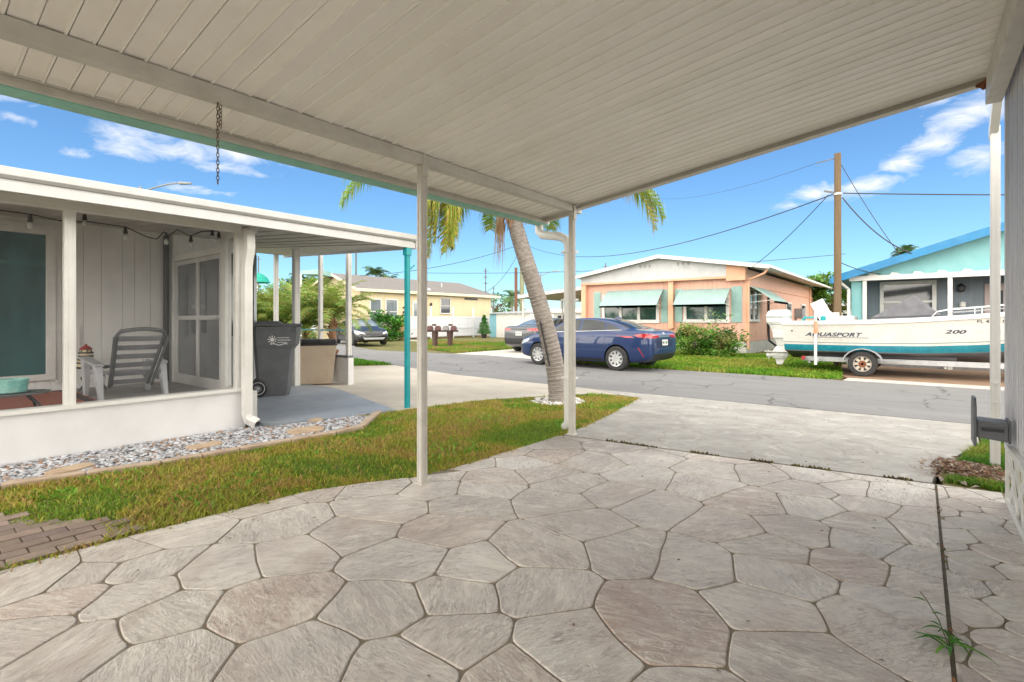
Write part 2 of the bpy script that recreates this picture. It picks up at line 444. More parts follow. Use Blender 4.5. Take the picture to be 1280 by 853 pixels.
def cells(seeds, rad):
    res = []
    for i, s in enumerate(seeds):
        poly = [(s[0] - rad, s[1] - rad), (s[0] + rad, s[1] - rad), (s[0] + rad, s[1] + rad), (s[0] - rad, s[1] + rad)]
        for j, q in enumerate(seeds):
            if i == j: continue
            dx, dy = q[0] - s[0], q[1] - s[1]
            if dx * dx + dy * dy > 4 * rad * rad: continue
            l = math.hypot(dx, dy)
            poly = clip(poly, dx / l, dy / l, ((q[0] ** 2 + q[1] ** 2) - (s[0] ** 2 + s[1] ** 2)) / (2 * l))
            if len(poly) < 3: break
        res.append(poly)
    return res
def flagstones(mb, seeds, bound, rad, gap, z=0, brownset=(), pbrown=.12, warp=.035, rr=rs):
    for s, poly in zip(seeds, cells(seeds, rad)):
        if len(poly) < 3: continue
        # subdivide and warp so joints curve
        pts = []
        for i in range(len(poly)):
            a = Vector((*poly[i], 0)); b = Vector((*poly[(i + 1) % len(poly)], 0))
            k = max(1, int((b - a).length / .028))
            for t in range(k): pts.append(a.lerp(b, t / k))
        pts = [p + Vector((mnoise.noise(p * 2.6), mnoise.noise(p * 2.6 + Vector((9, 3, 1))), 0)) * warp + Vector((mnoise.noise(p * 11), mnoise.noise(p * 11 + Vector((5, 1, 7))), 0)) * warp * .14 for p in pts]
        # round the corners
        for _ in range(1):
            pts = [pts[i] * .5 + (pts[i - 1] + pts[(i + 1) % len(pts)]) * .25 for i in range(len(pts))]
        c = sum(pts, Vector()) / len(pts)
        n = len(pts)
        def inset(P, d):
            o = []
            for i in range(n):
                t = (P[(i + 1) % n] - P[i - 1]); nn = Vector((-t.y, t.x, 0)).normalized()
                o.append(P[i] + nn * d)
            return o
        o1 = inset(pts, gap); o2 = inset(o1, .005)
        P2 = [(p.x, p.y) for p in o1]
        # clip to the bounding polygon (convex pieces not needed: drop outside, snap edge ones)
        inside = [inpoly(p[0], p[1], bound) for p in P2]
        if not any(inside): continue
        if not all(inside):
            cl = [(p.x, p.y) for p in o1]
            cx, cy = c.x, c.y
            lim = bound
            for i in range(len(lim)):
                a = lim[i]; b = lim[(i + 1) % len(lim)]
                nx, ny = (b[1] - a[1]), -(b[0] - a[0]); l = math.hypot(nx, ny); nx /= l; ny /= l
                # only edges that cross this stone
                cr = False
                for q in range(len(P2)):
                    p_, r_2 = P2[q - 1], P2[q]
                    s1_ = (p_[0] - a[0]) * nx + (p_[1] - a[1]) * ny; s2_ = (r_2[0] - a[0]) * nx + (r_2[1] - a[1]) * ny
                    if (s1_ > 0) == (s2_ > 0): continue
                    tt = s1_ / (s1_ - s2_); hx, hy = p_[0] + (r_2[0] - p_[0]) * tt, p_[1] + (r_2[1] - p_[1]) * tt
                    ex = ((hx - a[0]) * (b[0] - a[0]) + (hy - a[1]) * (b[1] - a[1])) / (l * l)
                    if -.001 <= ex <= 1.001: cr = True; break
                if not cr: continue
                cl = clip(cl, nx, ny, a[0] * nx + a[1] * ny)
                if len(cl) < 3: break
            if len(cl) < 3: continue
            o1 = [Vector((x, y, 0)) for x, y in cl]; o2 = o1
        isb = any(math.hypot(s[0] - q[0], s[1] - q[1]) < .02 for q in brownset)
        br = rr.uniform(.6, .9) if isb else (rr.uniform(.3, .6) if rr.random() < pbrown else rr.uniform(0, .25))
        ang = rr.gauss(.36, .13) % 1
        cc = (rr.random(), ang, br)
        m = len(o1)
        vs = [(p.x, p.y, z - .012) for p in o1] + [(p.x, p.y, z - .004) for p in o1] + [(p.x, p.y, z) for p in o2]
        fs = [tuple(range(2 * m, 3 * m))]
        for L in (0, 1):
            fs += [(L * m + i, L * m + (i + 1) % m, (L + 1) * m + (i + 1) % m, (L + 1) * m + i) for i in range(m)]
        mb.add(vs, fs, 0, cc)
mb = MB()
flagstones(mb, seeds, PATIO, .9, .0042, brownset=brown)
rs2 = random.Random(5); s2 = []
for _ in range(4000):
    s = (rs2.uniform(-.1, .7), rs2.uniform(-2.8, 5.5))
    if all((s[0] - q[0]) ** 2 + (s[1] - q[1]) ** 2 > rs2.uniform(.13, .22) ** 2 for q in s2): s2.append(s)
flagstones(mb, s2, STRIP, .5, .004, pbrown=.2, warp=.02, rr=rs2)
o = mb.build('patio', [STONE], nrm=False); tag(o, kind='structure')
slab('patio_grout', [(-3.68, -2.6), (.5, -2.6), (.5, 5.22), (.07, 5.17), (-1.46, 4.95), (-2.83, 4.8), (-3.13, 4.75), (-3.13, 4.3), (-3.15, 3.3), (-3.22, 2.75), (-3.44, 2.35), (-3.59, 2.0), (-3.67, .9)], lambda y: -.0055, GROUT, .1)
apron_poly = [(-3.1, 4.78), (-2.83, 4.815), (-1.46, 4.965), (.07, 5.185), (.12, 5.8), (.3, 6.6), (.5, 7.4), (.55, 8.93), (-5.0, 8.8), (-4.2, 8.35), (-3.78, 8.2), (-3.4, 6.6), (-3.15, 5.3)]
slab('paving_joint', [(.0895, -2.6), (.1035, -2.6), (.1035, 5.17), (.0895, 5.17)], lambda y: -.0028, M('dark_joint', (.07, .055, .04), (.12, .10, .07), .95, 14, .4), .05)
slab('driveway_apron', apron_poly, lambda y: gz(y) - .002, APRON, .1)

# neighbour: slab, driveway
slab('carport_floor', [(-9.4, 2.95), (-6.3, 2.95), (-5.9, 3.6), (-5.72, 4.55), (-8.4, 5.3), (-9.4, 5.3)], lambda y: .012, SLABG, .1)
slab('neighbour_driveway', [(-9.9, 5.28), (-8.4, 5.28), (-5.74, 4.53), (-5.62, 5.3), (-5.47, 6.35), (-5.02, 7.3), (-4.68, 8.1), (-4.25, 8.35), (-5.05, 8.8), (-9, 8.96), (-11.6, 9.52), (-12.3, 9.7), (-13.0, 8.7), (-11.9, 7.6), (-10.6, 6.4)], lambda y: gz(y) - .002, CONC, .1)
LAWN = [(-3.69, -2.5), (-3.69, .9), (-3.6, 2.02), (-3.45, 2.37), (-3.23, 2.78), (-3.17, 3.3), (-3.15, 4.7), (-3.18, 5.3), (-3.43, 6.6), (-3.8, 8.2), (-4.66, 8.1), (-5.0, 7.3), (-5.45, 6.35), (-5.6, 5.3), (-5.72, 4.6), (-5.85, 3.9), (-5.6, 4.05), (-5.15, 3.55), (-5.1, 3.2), (-5.18, 2.2), (-5.22, 1.56), (-5.46, .58), (-5.5, -2.5)]
slab('lawn_strip', LAWN, lambda y: gz(y) - .018, SOIL, .1)
BPATH = [(-5.1, .1), (-4.6, .55), (-4.0, 1.02), (-3.7, 1.16), (-3.7, -2), (-5.1, -2)]
BPATH = [(-3.69, .98), (-3.95, 1.0), (-4.3, .72), (-4.75, .42), (-5.3, .30), (-5.3, -2.3), (-3.69, -2.3)]
slab('brick_path_bed', BPATH, lambda y: -.006, GROUT, .08)
mb = MB(); k = 0
for i in range(-14, 8):
    for j in range(-1, 26):
        x0 = -3.69 - .105 * (j + 1); y0 = i * .205 + (j % 2) * .1 - .2
        if inpoly(x0 + .05, y0 + .1, BPATH):
            t = random.uniform(.8, 1.2); dz = random.uniform(-.003, .003)
            mb.box(x0 + .004, x0 + .101, y0 + .004, y0 + .201, -.03, .006 + dz, c=(t, t * random.uniform(.94, 1), t * random.uniform(.9, 1)))
o = mb.build('brick_path', BRICKP, bevel=.004); tag(o, kind='structure')

# far side
slab('far_lawn', [(-13.2, 14.9), (-9.2, 13.95), (-6, 13.56), (-1.6, 13.6), (-1.4, 14.2), (-1.9, 18.0), (-1.9, 60), (-26, 60), (-26, 24), (-24, 21.0), (-20.5, 17.6), (-19, 16.6)], lambda y: -.088, SOIL, .1)
slab('boat_pad', [(-1.35, 13.56), (9, 13.56), (9, 14.15), (-1.3, 14.15)], lambda y: -.074, CONCW, .1)
slab('dirt_patch', [(-1.3, 14.16), (9, 14.16), (9, 18.4), (-1.85, 18.4), (-1.7, 15.2)], lambda y: -.082, DIRT, .1)
slab('far_driveway', [(-14.6, 14.36), (-13.0, 14.62), (-9.4, 14.02), (-10.4, 23), (-14.9, 23)], lambda y: -.080, CONCW, .1)
slab('far_path', [(-27.6, 22.8), (-26.4, 22.8), (-17.0, 22.2), (-17.0, 21.5), (-26.4, 21.9)], lambda y: -.080, CONCW, .05)
slab('side_yard', [(.14, 5.2), (.47, 5.2), (.6, 5.4), (6, 5.4), (6, 8.95), (.57, 8.95), (.52, 7.4), (.32, 6.6), (.14, 5.8)], lambda y: gz(y) - .012, SOIL, .1)
slab('left_lawn', [(-12.35, 9.68), (-13.6, 9.9), (-18, 10.9), (-20, 11.2), (-20, 6.4), (-10.65, 6.4), (-11.95, 7.6), (-13.05, 8.7)], lambda y: -.07, SOIL, .1)

# ------------------------------------------------------------------ grass blades
def blades(name, poly, n, h, zf, cols, w=.006, patch=1.2, seed=1, avoid=None):
    r = np.random.default_rng(seed)
    P = np.array(poly); lo = P.min(0); hi = P.max(0)
    x = r.uniform(lo[0], hi[0], n * 3); y = r.uniform(lo[1], hi[1], n * 3)
    k = inpoly_np(x, y, poly)
    if avoid is not None: k &= ~avoid(x, y)
    x = x[k][:n]; y = y[k][:n]; N = len(x)
    nz = np.array([mnoise.noise(Vector((a * patch, b * patch, seed))) + .5 * mnoise.noise(Vector((a * patch * 4, b * patch * 4, seed + 5))) for a, b in zip(x, y)])
    a = r.uniform(0, 2 * np.pi, N); hh = h * r.uniform(.45, 1.25, N) * (1 + .5 * nz)
    hh = np.maximum(hh, h * .3)
    lean = r.uniform(.15, 1.2, N) * hh; la = r.uniform(0, 2 * np.pi, N)
    ww = w * r.uniform(.6, 1.4, N)
    z = np.array([zf(b) for b in y])
    dx, dy = np.cos(a) * ww, np.sin(a) * ww
    v = np.zeros((N, 5, 3), np.float32)
    v[:, 0] = np.stack([x - dx, y - dy, z], 1); v[:, 1] = np.stack([x + dx, y + dy, z], 1)
    mx, my = x + np.cos(la) * lean * .35, y + np.sin(la) * lean * .35
    v[:, 2] = np.stack([mx + dx * .8, my + dy * .8, z + hh * .6], 1); v[:, 3] = np.stack([mx - dx * .8, my - dy * .8, z + hh * .6], 1)
    v[:, 4] = np.stack([x + np.cos(la) * lean, y + np.sin(la) * lean, z + hh * .9], 1)
    me = bpy.data.meshes.new(name)
    me.vertices.add(N * 5); me.vertices.foreach_set('co', v.ravel())
    base = np.arange(N)[:, None] * 5
    loops = np.concatenate([base + np.array([[0, 1, 2, 3]]), base + np.array([[3, 2, 4]])], 1).astype(np.int32)
    me.loops.add(N * 7); me.loops.foreach_set('vertex_index', loops.ravel())
    me.polygons.add(N * 2)
    st = (np.arange(N)[:, None] * 7 + np.array([[0, 4]])).astype(np.int32)
    me.polygons.foreach_set('loop_start', st.ravel())
    me.update(calc_edges=True)
    C = np.array(cols, np.float32)
    # brownish where the patch noise is high
    t = np.clip((nz + .45) / .9, 0, .999) + r.normal(0, .16, N)
    idx = np.clip((t * len(C)).astype(int), 0, len(C) - 1)
    cc = C[idx] * r.uniform(.7, 1.3, (N, 1)).astype(np.float32)
    cc = np.repeat(cc, 2, 0); cc = np.concatenate([cc, np.ones((len(cc), 1), np.float32)], 1)
    at = me.attributes.new('col', 'FLOAT_COLOR', 'FACE'); at.data.foreach_set('color', cc.astype(np.float32).ravel())
    me.materials.append(GRASSM)
    o = link(name, me)
    return o
OLIVE = [(.18, .30, .035), (.27, .34, .04), (.40, .37, .055), (.46, .36, .09), (.45, .28, .12), (.32, .35, .05)]
GREEN = [(.075, .20, .018), (.11, .25, .022), (.15, .27, .03), (.23, .27, .04)]
FARG = [(.11, .24, .02), (.16, .27, .03), (.25, .27, .045), (.32, .23, .08)]
palm_xy = (-4.56, 6.85)
def av1(x, y):
    return (((x - palm_xy[0]) ** 2 + (y - palm_xy[1]) ** 2) < .40 ** 2) | inpoly_np(x, y, [(a - .02, b - .14) for a, b in BPATH])
LAWNB = [(a + (.05 if a > -4 else 0), b) for a, b in LAWN]
tag(blades('lawn_grass', LAWNB, 85000, .042, lambda y: gz(y) - .018, OLIVE, .0042, 1.0, 3, av1), 'short olive and brown grass of the strip between the stone patio and gravel bed', 'grass', kind='stuff')
tag(blades('grass_runners', [(a + (.10 if a > -4 else (-.05 if a < -5 else 0)), b) for a, b in LAWN], 9000, .045, lambda y: gz(y) - .012, OLIVE, .0045, 1.0, 13, lambda x, y: av1(x, y) | (np.sin(x * 37) * np.sin(y * 9.3) + np.sin(y * 23) < .3)), 'loose grass runners creeping over the lawn edges onto the paving', 'grass', kind='stuff')
tag(blades('lawn_weeds', LAWN, 4500, .05, lambda y: gz(y) - .018, [(.12, .32, .03), (.16, .38, .04), (.22, .42, .05)], .011, 1.0, 14, lambda x, y: av1(x, y) | (np.sin(x * 5.1 + y * 2.2) + np.sin(y * 3.7 - x * 2) < .75)), 'brighter broad leaved weeds growing in patches through the lawn strip', 'weeds', kind='stuff')
tag(blades('right_grass', [(.16, 5.3), (.62, 5.25), (.8, 8.6), (.6, 8.6), (.53, 7.4), (.34, 6.6)], 9000, .055, lambda y: gz(y) - .01, GREEN, .005, 1.5, 4, lambda x, y: (y < 6.15) & (y > 5.45)), 'bright green grass tuft beside the home corner and the driveway edge', 'grass', kind='stuff')
tag(blades('far_grass', [(-9.3, 14.02), (-6, 13.58), (-1.6, 13.62), (-1.42, 14.2), (-1.9, 18.3), (-2.0, 21.2), (-9.6, 21.2)], 45000, .10, lambda y: -.088, [(.11, .26, .015), (.15, .30, .02), (.22, .32, .03), (.28, .30, .05)], .016, .6, 5), 'bright green grass along the far road edge in front of the peach house', 'grass', kind='stuff')
tag(blades('corner_grass', [(-14.8, 14.9), (-19, 16.6), (-20.5, 17.6), (-24, 21.0), (-26, 23), (-15, 23)], 26000, .09, lambda y: -.088, FARG, .016, .45, 6), 'yellowing lawn around the double mailbox in front of the white fence', 'grass', kind='stuff')
tag(blades('driveway_grass', [(-12.4, 9.66), (-13.6, 9.88), (-18, 10.8), (-18, 6.6), (-10.9, 6.6), (-12.0, 7.6), (-13.1, 8.7)], 22000, .08, lambda y: -.07, [(.07, .22, .01), (.10, .26, .02)], .012, .6, 8), 'small bright green lawn patch beyond the neighbouring driveway', 'grass', kind='stuff')
# weeds in the seam
mb_pts = []
# ------------------------------------------------------------------ loose stuff
def ico(mb, c, r, q, cc, mi=0):
    ph = (1 + 5 ** .5) / 2
    b = [(-1, ph, 0), (1, ph, 0), (-1, -ph, 0), (1, -ph, 0), (0, -1, ph), (0, 1, ph), (0, -1, -ph), (0, 1, -ph), (ph, 0, -1), (ph, 0, 1), (-ph, 0, -1), (-ph, 0, 1)]
    f = [(0, 11, 5), (0, 5, 1), (0, 1, 7), (0, 7, 10), (0, 10, 11), (1, 5, 9), (5, 11, 4), (11, 10, 2), (10, 7, 6), (7, 1, 8), (3, 9, 4), (3, 4, 2), (3, 2, 6), (3, 6, 8), (3, 8, 9), (4, 9, 5), (2, 4, 11), (6, 2, 10), (8, 6, 7), (9, 8, 1)]
    ca, sa = math.cos(q), math.sin(q)
    vs = []
    for x, y, z in b:
        j = random.uniform(.75, 1.25) / 1.9
        x, y, z = x * r[0] * j, y * r[1] * j, z * r[2] * j
        vs.append((c[0] + x * ca - y * sa, c[1] + x * sa + y * ca, c[2] + z))
    mb.add(vs, f, mi, cc)
ROCKM = M('marble_chip', (1, 1, 1), (.8, .8, .8), .7, 30, .3, 60, attr=True)
GRAV = [(-6.28, -1.0), (-6.28, 2.72), (-6.05, 2.95), (-5.9, 3.6), (-5.8, 4.2), (-5.66, 4.1), (-5.22, 3.6), (-5.16, 3.2), (-5.24, 2.2), (-5.28, 1.56), (-5.52, .58), (-5.56, -1.0)]
slab('gravel_bed', GRAV, lambda y: -.012, M('grey_sand', (.34, .33, .32), (.24, .23, .22), .95, 12, .5, 60), .1)
STEP = [(-5.62, 1.02, .34, .15, .3), (-5.62, 2.06, .34, .16, .05), (-5.5, 3.06, .42, .26, -.1), (-5.95, 3.45, .2, .12, .6)]
mb = MB()
for _ in range(7500):
    x = random.uniform(-6.3, -5.1); y = random.uniform(-.4, 4.2)
    if not inpoly(x, y, GRAV): continue
    if any(((x - a) ** 2 + (y - b) ** 2) < (min(l, w) * .5) ** 2 for a, b, l, w, q in STEP): continue
    r = random.uniform(.010, .022)
    g = random.choice([.62, .55, .48, .40, .32, .22]); t = random.uniform(.9, 1.08)
    cc = (g * .98, g * .99, g * 1.05) if random.random() > .12 else (.34, .2, .12)
    ico(mb, (x, y, -.006 + random.uniform(0, .012)), (r * 1.3, r, r * .6), random.uniform(0, 6), cc)
tag(mb.build('gravel', ROCKM, nrm=False), 'pale grey marble chips in the bed along the white porch wall', 'gravel', kind='stuff')
SANDST = M('sandstone', (.50, .38, .26), (.40, .29, .20), .85, 6, .3, 40, dirt=.3, dirtc=(.25, .15, .09))
labs = ['flat tan stepping stone in the gravel nearest the left end of the porch wall', 'flat tan stepping stone in the middle of the gravel bed', 'largest reddish flat stone in the gravel before the corner downspout', 'small pale splash stone under the corner downspout outlet']
for (a, b, l, w, q), lb in zip(STEP, labs):
    m = MB(); pl = []
    for k in range(12):
        t = 2 * PI * k / 12; rr_ = random.uniform(.88, 1.05)
        px, py = math.copysign(abs(math.cos(t)) ** .55, math.cos(t)) * w * .6 * rr_, math.copysign(abs(math.sin(t)) ** .55, math.sin(t)) * l * .5 * rr_
        pl.append((a + px * math.cos(q) - py * math.sin(q), b + px * math.sin(q) + py * math.cos(q)))
    m.prism(pl, -.01, .026)
    tag(m.build('stepping_stone', SANDST, bevel=.008, loc=(a, b, -.01)), lb, 'stone', 'stepping stones in the gravel bed')
# edging blocks along the gravel
EDG = M('edging_stone', (.46, .36, .27), (.36, .27, .20), .85, 7, .3, 40, dirt=.35, dirtc=(.22, .16, .11))
edge = [(-5.53, -.8), (-5.50, .1), (-5.48, .58), (-5.24, 1.56), (-5.2, 2.2), (-5.12, 3.2), (-5.17, 3.58), (-5.62, 4.08), (-5.8, 4.3)]
EP = []
for a, b in zip(edge[:-1], edge[1:]):
    L = math.hypot(b[0] - a[0], b[1] - a[1]); n = max(1, round(L / .42))
    for k in range(n): EP.append((a[0] + (b[0] - a[0]) * k / n, a[1] + (b[1] - a[1]) * k / n))
EP.append(edge[-1])
for a, b in zip(EP[:-1], EP[1:]):
    m = MB(); d = Vector((b[0] - a[0], b[1] - a[1], 0)); L = d.length; d.normalize()
    p = Vector((*a, 0)) + d * .004; q = Vector((*b, 0)) - d * .004
    m.bar(p + Vector((0, 0, -.01)), q + Vector((0, 0, -.01)), .085, .09)
    tag(m.build('edging_stone', EDG, bevel=.01, loc=(*a, -.05)), 'low tan edging block in the row between the gravel bed and the lawn strip', 'edging stone', 'edging blocks between gravel and lawn')
# palm ring stones
mb = MB()
for k in range(150):
    t = random.uniform(0, 2 * PI); d = random.uniform(.17, .43)
    r = random.uniform(.018, .045); g = random.uniform(.5, .78)
    x, y = palm_xy[0] + d * math.cos(t), palm_xy[1] + d * math.sin(t)
    ico(mb, (x, y, gz(y) + random.uniform(-.005, .015)), (r * 1.2, r, r * .7), random.uniform(0, 6), (g, g * .97, g * .92))
tag(mb.build('palm_bed_stones', ROCKM, nrm=False), 'white stones ringed around the base of the leaning palm', 'stones', kind='stuff')
# leaf litter by the home corner
mb = MB()
for k in range(900):
    x = random.gauss(.32, .13); y = random.gauss(5.78, .22)
    if x > .62 or x < .0 or y < 5.2: continue
    s = random.uniform(.014, .034); a = random.uniform(0, 6.3)
    z = gz(y) + random.uniform(0, .035) * max(0, 1 - abs(y - 5.8) * 2.2)
    d1 = Vector((math.cos(a), math.sin(a), random.uniform(-.4, .4))) * s; d2 = Vector((-math.sin(a), math.cos(a), random.uniform(-.5, .5))) * s * .55
    c = Vector((x, y, z + .008)); u = Vector((0, 0, s * .35))
    cc = random.choice([(.20, .11, .06), (.28, .17, .10), (.14, .08, .05), (.36, .27, .19), (.42, .36, .30), (.24, .12, .08)])
    mb.add([c - d1, c + d2 * .9 + u, c + d1, c - d2 + u], [(0, 1, 2), (0, 2, 3)], 0, cc)
tag(mb.build('leaf_litter', LEAF, nrm=False), 'heap of dry brown leaves beside the lattice skirting', 'leaf litter', kind='stuff')
# fallen bits on the paving
mb = MB()
for k in range(260):
    x = random.uniform(-3.6, .4); y = random.uniform(.6, 8.6)
    if k % 3 == 0: x = random.gauss(-.3, .5); y = random.gauss(5.4, .5)
    if not (inpoly(x, y, PATIO) or inpoly(x, y, STRIP) or inpoly(x, y, [(-3.0, 4.9), (.3, 5.3), (.3, 8.6), (-4, 8.4)])): continue
    s = random.uniform(.004, .013); a = random.uniform(0, 6.3); z = gz(y) + .001
    d1 = Vector((math.cos(a), math.sin(a), 0)) * s; d2 = Vector((-math.sin(a), math.cos(a), 0)) * s * .5; c = Vector((x, y, z)); u = Vector((0, 0, s * .4))
    mb.add([c - d1, c + d2 + u, c + d1, c - d2 + u * .3], [(0, 1, 2), (0, 2, 3)], 0, random.choice([(.16, .10, .06), (.25, .15, .08), (.10, .08, .06), (.33, .24, .12), (.14, .16, .05)]))
tag(mb.build('fallen_leaves', LEAF, nrm=False), 'scattered tiny dry leaf bits and twigs lying on the patio and driveway', 'leaf litter', kind='stuff')
# moss and dirt in the seam
mb = MB()
for k in range(700):
    t = random.random() ** 1.0; i = random.choice([0, 1, 1, 2, 2, 2, 2])
    a, b = SEAM[i], SEAM[i + 1]
    x = a[0] + (b[0] - a[0]) * t; y = a[1] + (b[1] - a[1]) * t + .025 + random.gauss(0, .012)
    if mnoise.noise(Vector((x * 3, 4.4, 1))) < .02: continue
    s = random.uniform(.006, .02); aa = random.uniform(0, 6.3)
    c = Vector((x, y, -.004)); d1 = Vector((math.cos(aa), math.sin(aa), .2)) * s; u = Vector((0, 0, s * 1.3))
    cc = random.choice([(.12, .13, .03), (.18, .15, .05), (.08, .06, .04), (.10, .08, .05)])
    mb.add([c - d1, c + d1, c + u + d1 * .4], [(0, 1, 2)], 0, cc)
for k in range(160):
    y = random.uniform(2.2, 5.1); x = .096 + random.gauss(0, .006)
    if mnoise.noise(Vector((y * 3, 1.4, 1))) < .1: continue
    s = random.uniform(.004, .012); aa = random.uniform(0, 6.3)
    c = Vector((x, y, -.004)); d1 = Vector((math.cos(aa), math.sin(aa), .2)) * s; u = Vector((0, 0, s * 1.3))
    mb.add([c - d1, c + d1, c + u + d1 * .4], [(0, 1, 2)], 0, random.choice([(.12, .13, .03), (.10, .08, .05), (.25, .12, .06)]))
tag(mb.build('seam_moss', LEAF, nrm=False), 'moss and tiny weeds growing along the joints of the concrete patio', 'moss', kind='stuff')
#PART2
# ------------------------------------------------------------------ the carport overhead
RS = (3.02 - 2.505) / (.42 + 3.55)
def rz(x): return 2.505 + RS * (x + 3.55)
CY0, CY1 = -1.8, 4.93
car_ = thing('carport', 'long white aluminium carport roof on thin posts above the stone patio', 'carport', (-1.6, 1.3, 0))
mb = MB()
y = CY0; k = 0
bw = .1016
while y < CY1 - .02:
    g = .003 if k % 3 else .0065
    y1 = min(y + bw, CY1)
    a, b = y + g / 2, y1 - g / 2; cvv = random.uniform(.94, 1.0)
    X0, X1 = -3.53, .43
    lo = .0 if k % 3 != 1 else .003
    mb.hexa([(X0, a, rz(X0) + lo), (X1, a, rz(X1) + lo), (X1, b, rz(X1) + lo), (X0, b, rz(X0) + lo)],
            [(X0, a, rz(X0) + .05), (X1, a, rz(X1) + .05), (X1, b, rz(X1) + .05), (X0, b, rz(X0) + .05)], c=(cvv, cvv * random.uniform(.985, 1), cvv * random.uniform(.97, 1)))
    # small rib along the edge of each pan
    mb.hexa([(X0, b - .012, rz(X0) - .006), (X1, b - .012, rz(X1) - .006), (X1, b - .003, rz(X1) - .006), (X0, b - .003, rz(X0) - .006)],
            [(X0, b - .014, rz(X0) + .004), (X1, b - .014, rz(X1) + .004), (X1, b, rz(X1) + .004), (X0, b, rz(X0) + .004)])
    y = y1; k += 1
mb.hexa([(-3.53, CY0, rz(-3.53) + .012), (.43, CY0, rz(.43) + .012), (.43, CY1, rz(.43) + .012), (-3.53, CY1, rz(-3.53) + .012)],
        [(-3.53, CY0, rz(-3.53) + .06), (.43, CY0, rz(.43) + .06), (.43, CY1, rz(.43) + .06), (-3.53, CY1, rz(-3.53) + .06)])
mb.build('roof_panel', CEILP, car_)
mb = MB(); mb.box(-3.09, -3.01, CY0, 5.02, 2.49, 2.5685)
for yy in [.2 + .62 * i for i in range(8)]:
    mb.lathe([(.006, 0), (.006, .004)], 8, (-3.008, yy, 2.53), 'X')
mb.build('beam', TANP, car_, bevel=.004)
mb = MB()
for i, (z0, z1, xo) in enumerate([(2.452, 2.472, .008), (2.474, 2.494, 0), (2.496, 2.53, .006)]):
    mb.box(-3.56 - .0, -3.535 + xo, CY0, 5.13, z0, z1)
mb.build('side_fascia', TANP, car_)
mb = MB(); mb.prism([(-3.562, 2.445), (-3.60, 2.425), (-3.66, 2.43), (-3.69, 2.47), (-3.69, 2.56), (-3.68, 2.56), (-3.68, 2.475), (-3.655, 2.44), (-3.60, 2.436), (-3.562, 2.456)], CY0, 5.16, 'Y')
mb.box(-3.685, -3.562, 5.155, 5.165, 2.43, 2.555)
mb.build('gutter', TEALG, car_)
mb = MB()
def sl(x0, x1, y0, y1, dz0, dz1):
    mb.hexa([(x0, y0, rz(x0) + dz0), (x1, y0, rz(x1) + dz0), (x1, y1, rz(x1) + dz0), (x0, y1, rz(x0) + dz0)],
            [(x0, y0, rz(x0) + dz1), (x1, y0, rz(x1) + dz1), (x1, y1, rz(x1) + dz1), (x0, y1, rz(x0) + dz1)])
sl(-3.005, .45, 4.932, 4.985, -.055, .07); sl(-3.005, .45, 4.90, 4.931, -.055, -.046)
sl(-3.53, -3.095, 5.03, 5.08, -.05, .07); sl(-3.53, -3.095, 4.932, 5.028, .0, .06)
mb.build('front_fascia', TANP, car_, bevel=.003)
def post(mb, x, y, z0, z1, w=.075):
    h = w / 2
    mb.box(x - h, x + h, y - h, y + h, z0, z1)
    for s in (-1, 1):  # fluted edges
        mb.box(x + s * h * .55 - .006, x + s * h * .55 + .006, y - h - .004, y - h - .0005, z0, z1)
        mb.box(x + h + .0005, x + h + .004, y + s * h * .55 - .006, y + s * h * .55 + .006, z0, z1)
for (x, y_) in ((-3.05, 2.67), (-3.04, 4.86)):
    mb = MB(); post(mb, x, y_, 0, 2.4885, .058)
    mb.box(x - .045, x + .045, y_ - .045, y_ + .045, -.004, .008)
    mb.box(x + .0415, x + .0445, y_ - .028, y_ + .028, 2.40, 2.565); mb.box(x + .0292, x + .0415, y_ - .028, y_ + .028, 2.40, 2.488)
    mb.build('post', TANP, car_, bevel=.003)
mb = MB()
mb.tube([(-3.63, 5.05, 2.44), (-3.63, 5.05, 2.36), (-3.58, 5.045, 2.31), (-3.30, 5.01, 2.26), (-3.20, 4.995, 2.21), (-3.17, 4.99, 2.13), (-3.17, 4.99, .12), (-3.19, 5.0, .06), (-3.24, 5.03, .03)], .052, 12)
for z in (.6, 1.5, 2.05): mb.box(-3.235, -3.07, 4.93, 5.048, z, z + .022)
mb.build('downspout', WHITEP, car_, smooth='auto')
mb = MB()
mb.box(.36, .448, 3.1, 4.9, 2.80, 2.985)
mb.box(.36, .448, CY0, 3.095, 2.80, 2.985)
mb.build('wall_header', TANP, car_, bevel=.004)
mb = MB(); ico(mb, (.35, 4.86, 2.93), (.03, .02, .03), .3, None); ico(mb, (.32, 4.88, 2.94), (.02, .015, .02), .9, None); ico(mb, (.37, 4.85, 2.95), (.02, .02, .03), 1.3, None)
mb.build('rusty_bracket', RUST, car_)
# chain hanging from the beam
mb = MB()
zc = 2.478; n = 0
def link_(mb, c, r, L, a):
    pts = []
    for k in range(9):
        t = 2 * PI * k / 8
        u, w = math.cos(t) * r, math.sin(t) * L
        pts.append((c[0] + u * math.cos(a), c[1] + u * math.sin(a), c[2] + w))
    mb.tube(pts, .0022, 5, cap=False)
mb.tube([(-3.05, 1.18, 2.52), (-3.05, 1.18, 2.482)], .006, 6)
ch = thing('hanging_chain', 'short dark chain hanging from the carport side beam over the lawn', 'chain', (-3.05, 1.18, 2.0))
while zc > 2.03:
    link_(mb, (-3.05, 1.18, zc), .007, .014, n * PI / 2)
    if zc > 2.36: link_(mb, (-3.05, 1.195, zc - .008), .007, .014, n * PI / 2 + .6)
    zc -= .0215; n += 1
mb.build('chain_links', CHAINM, ch)
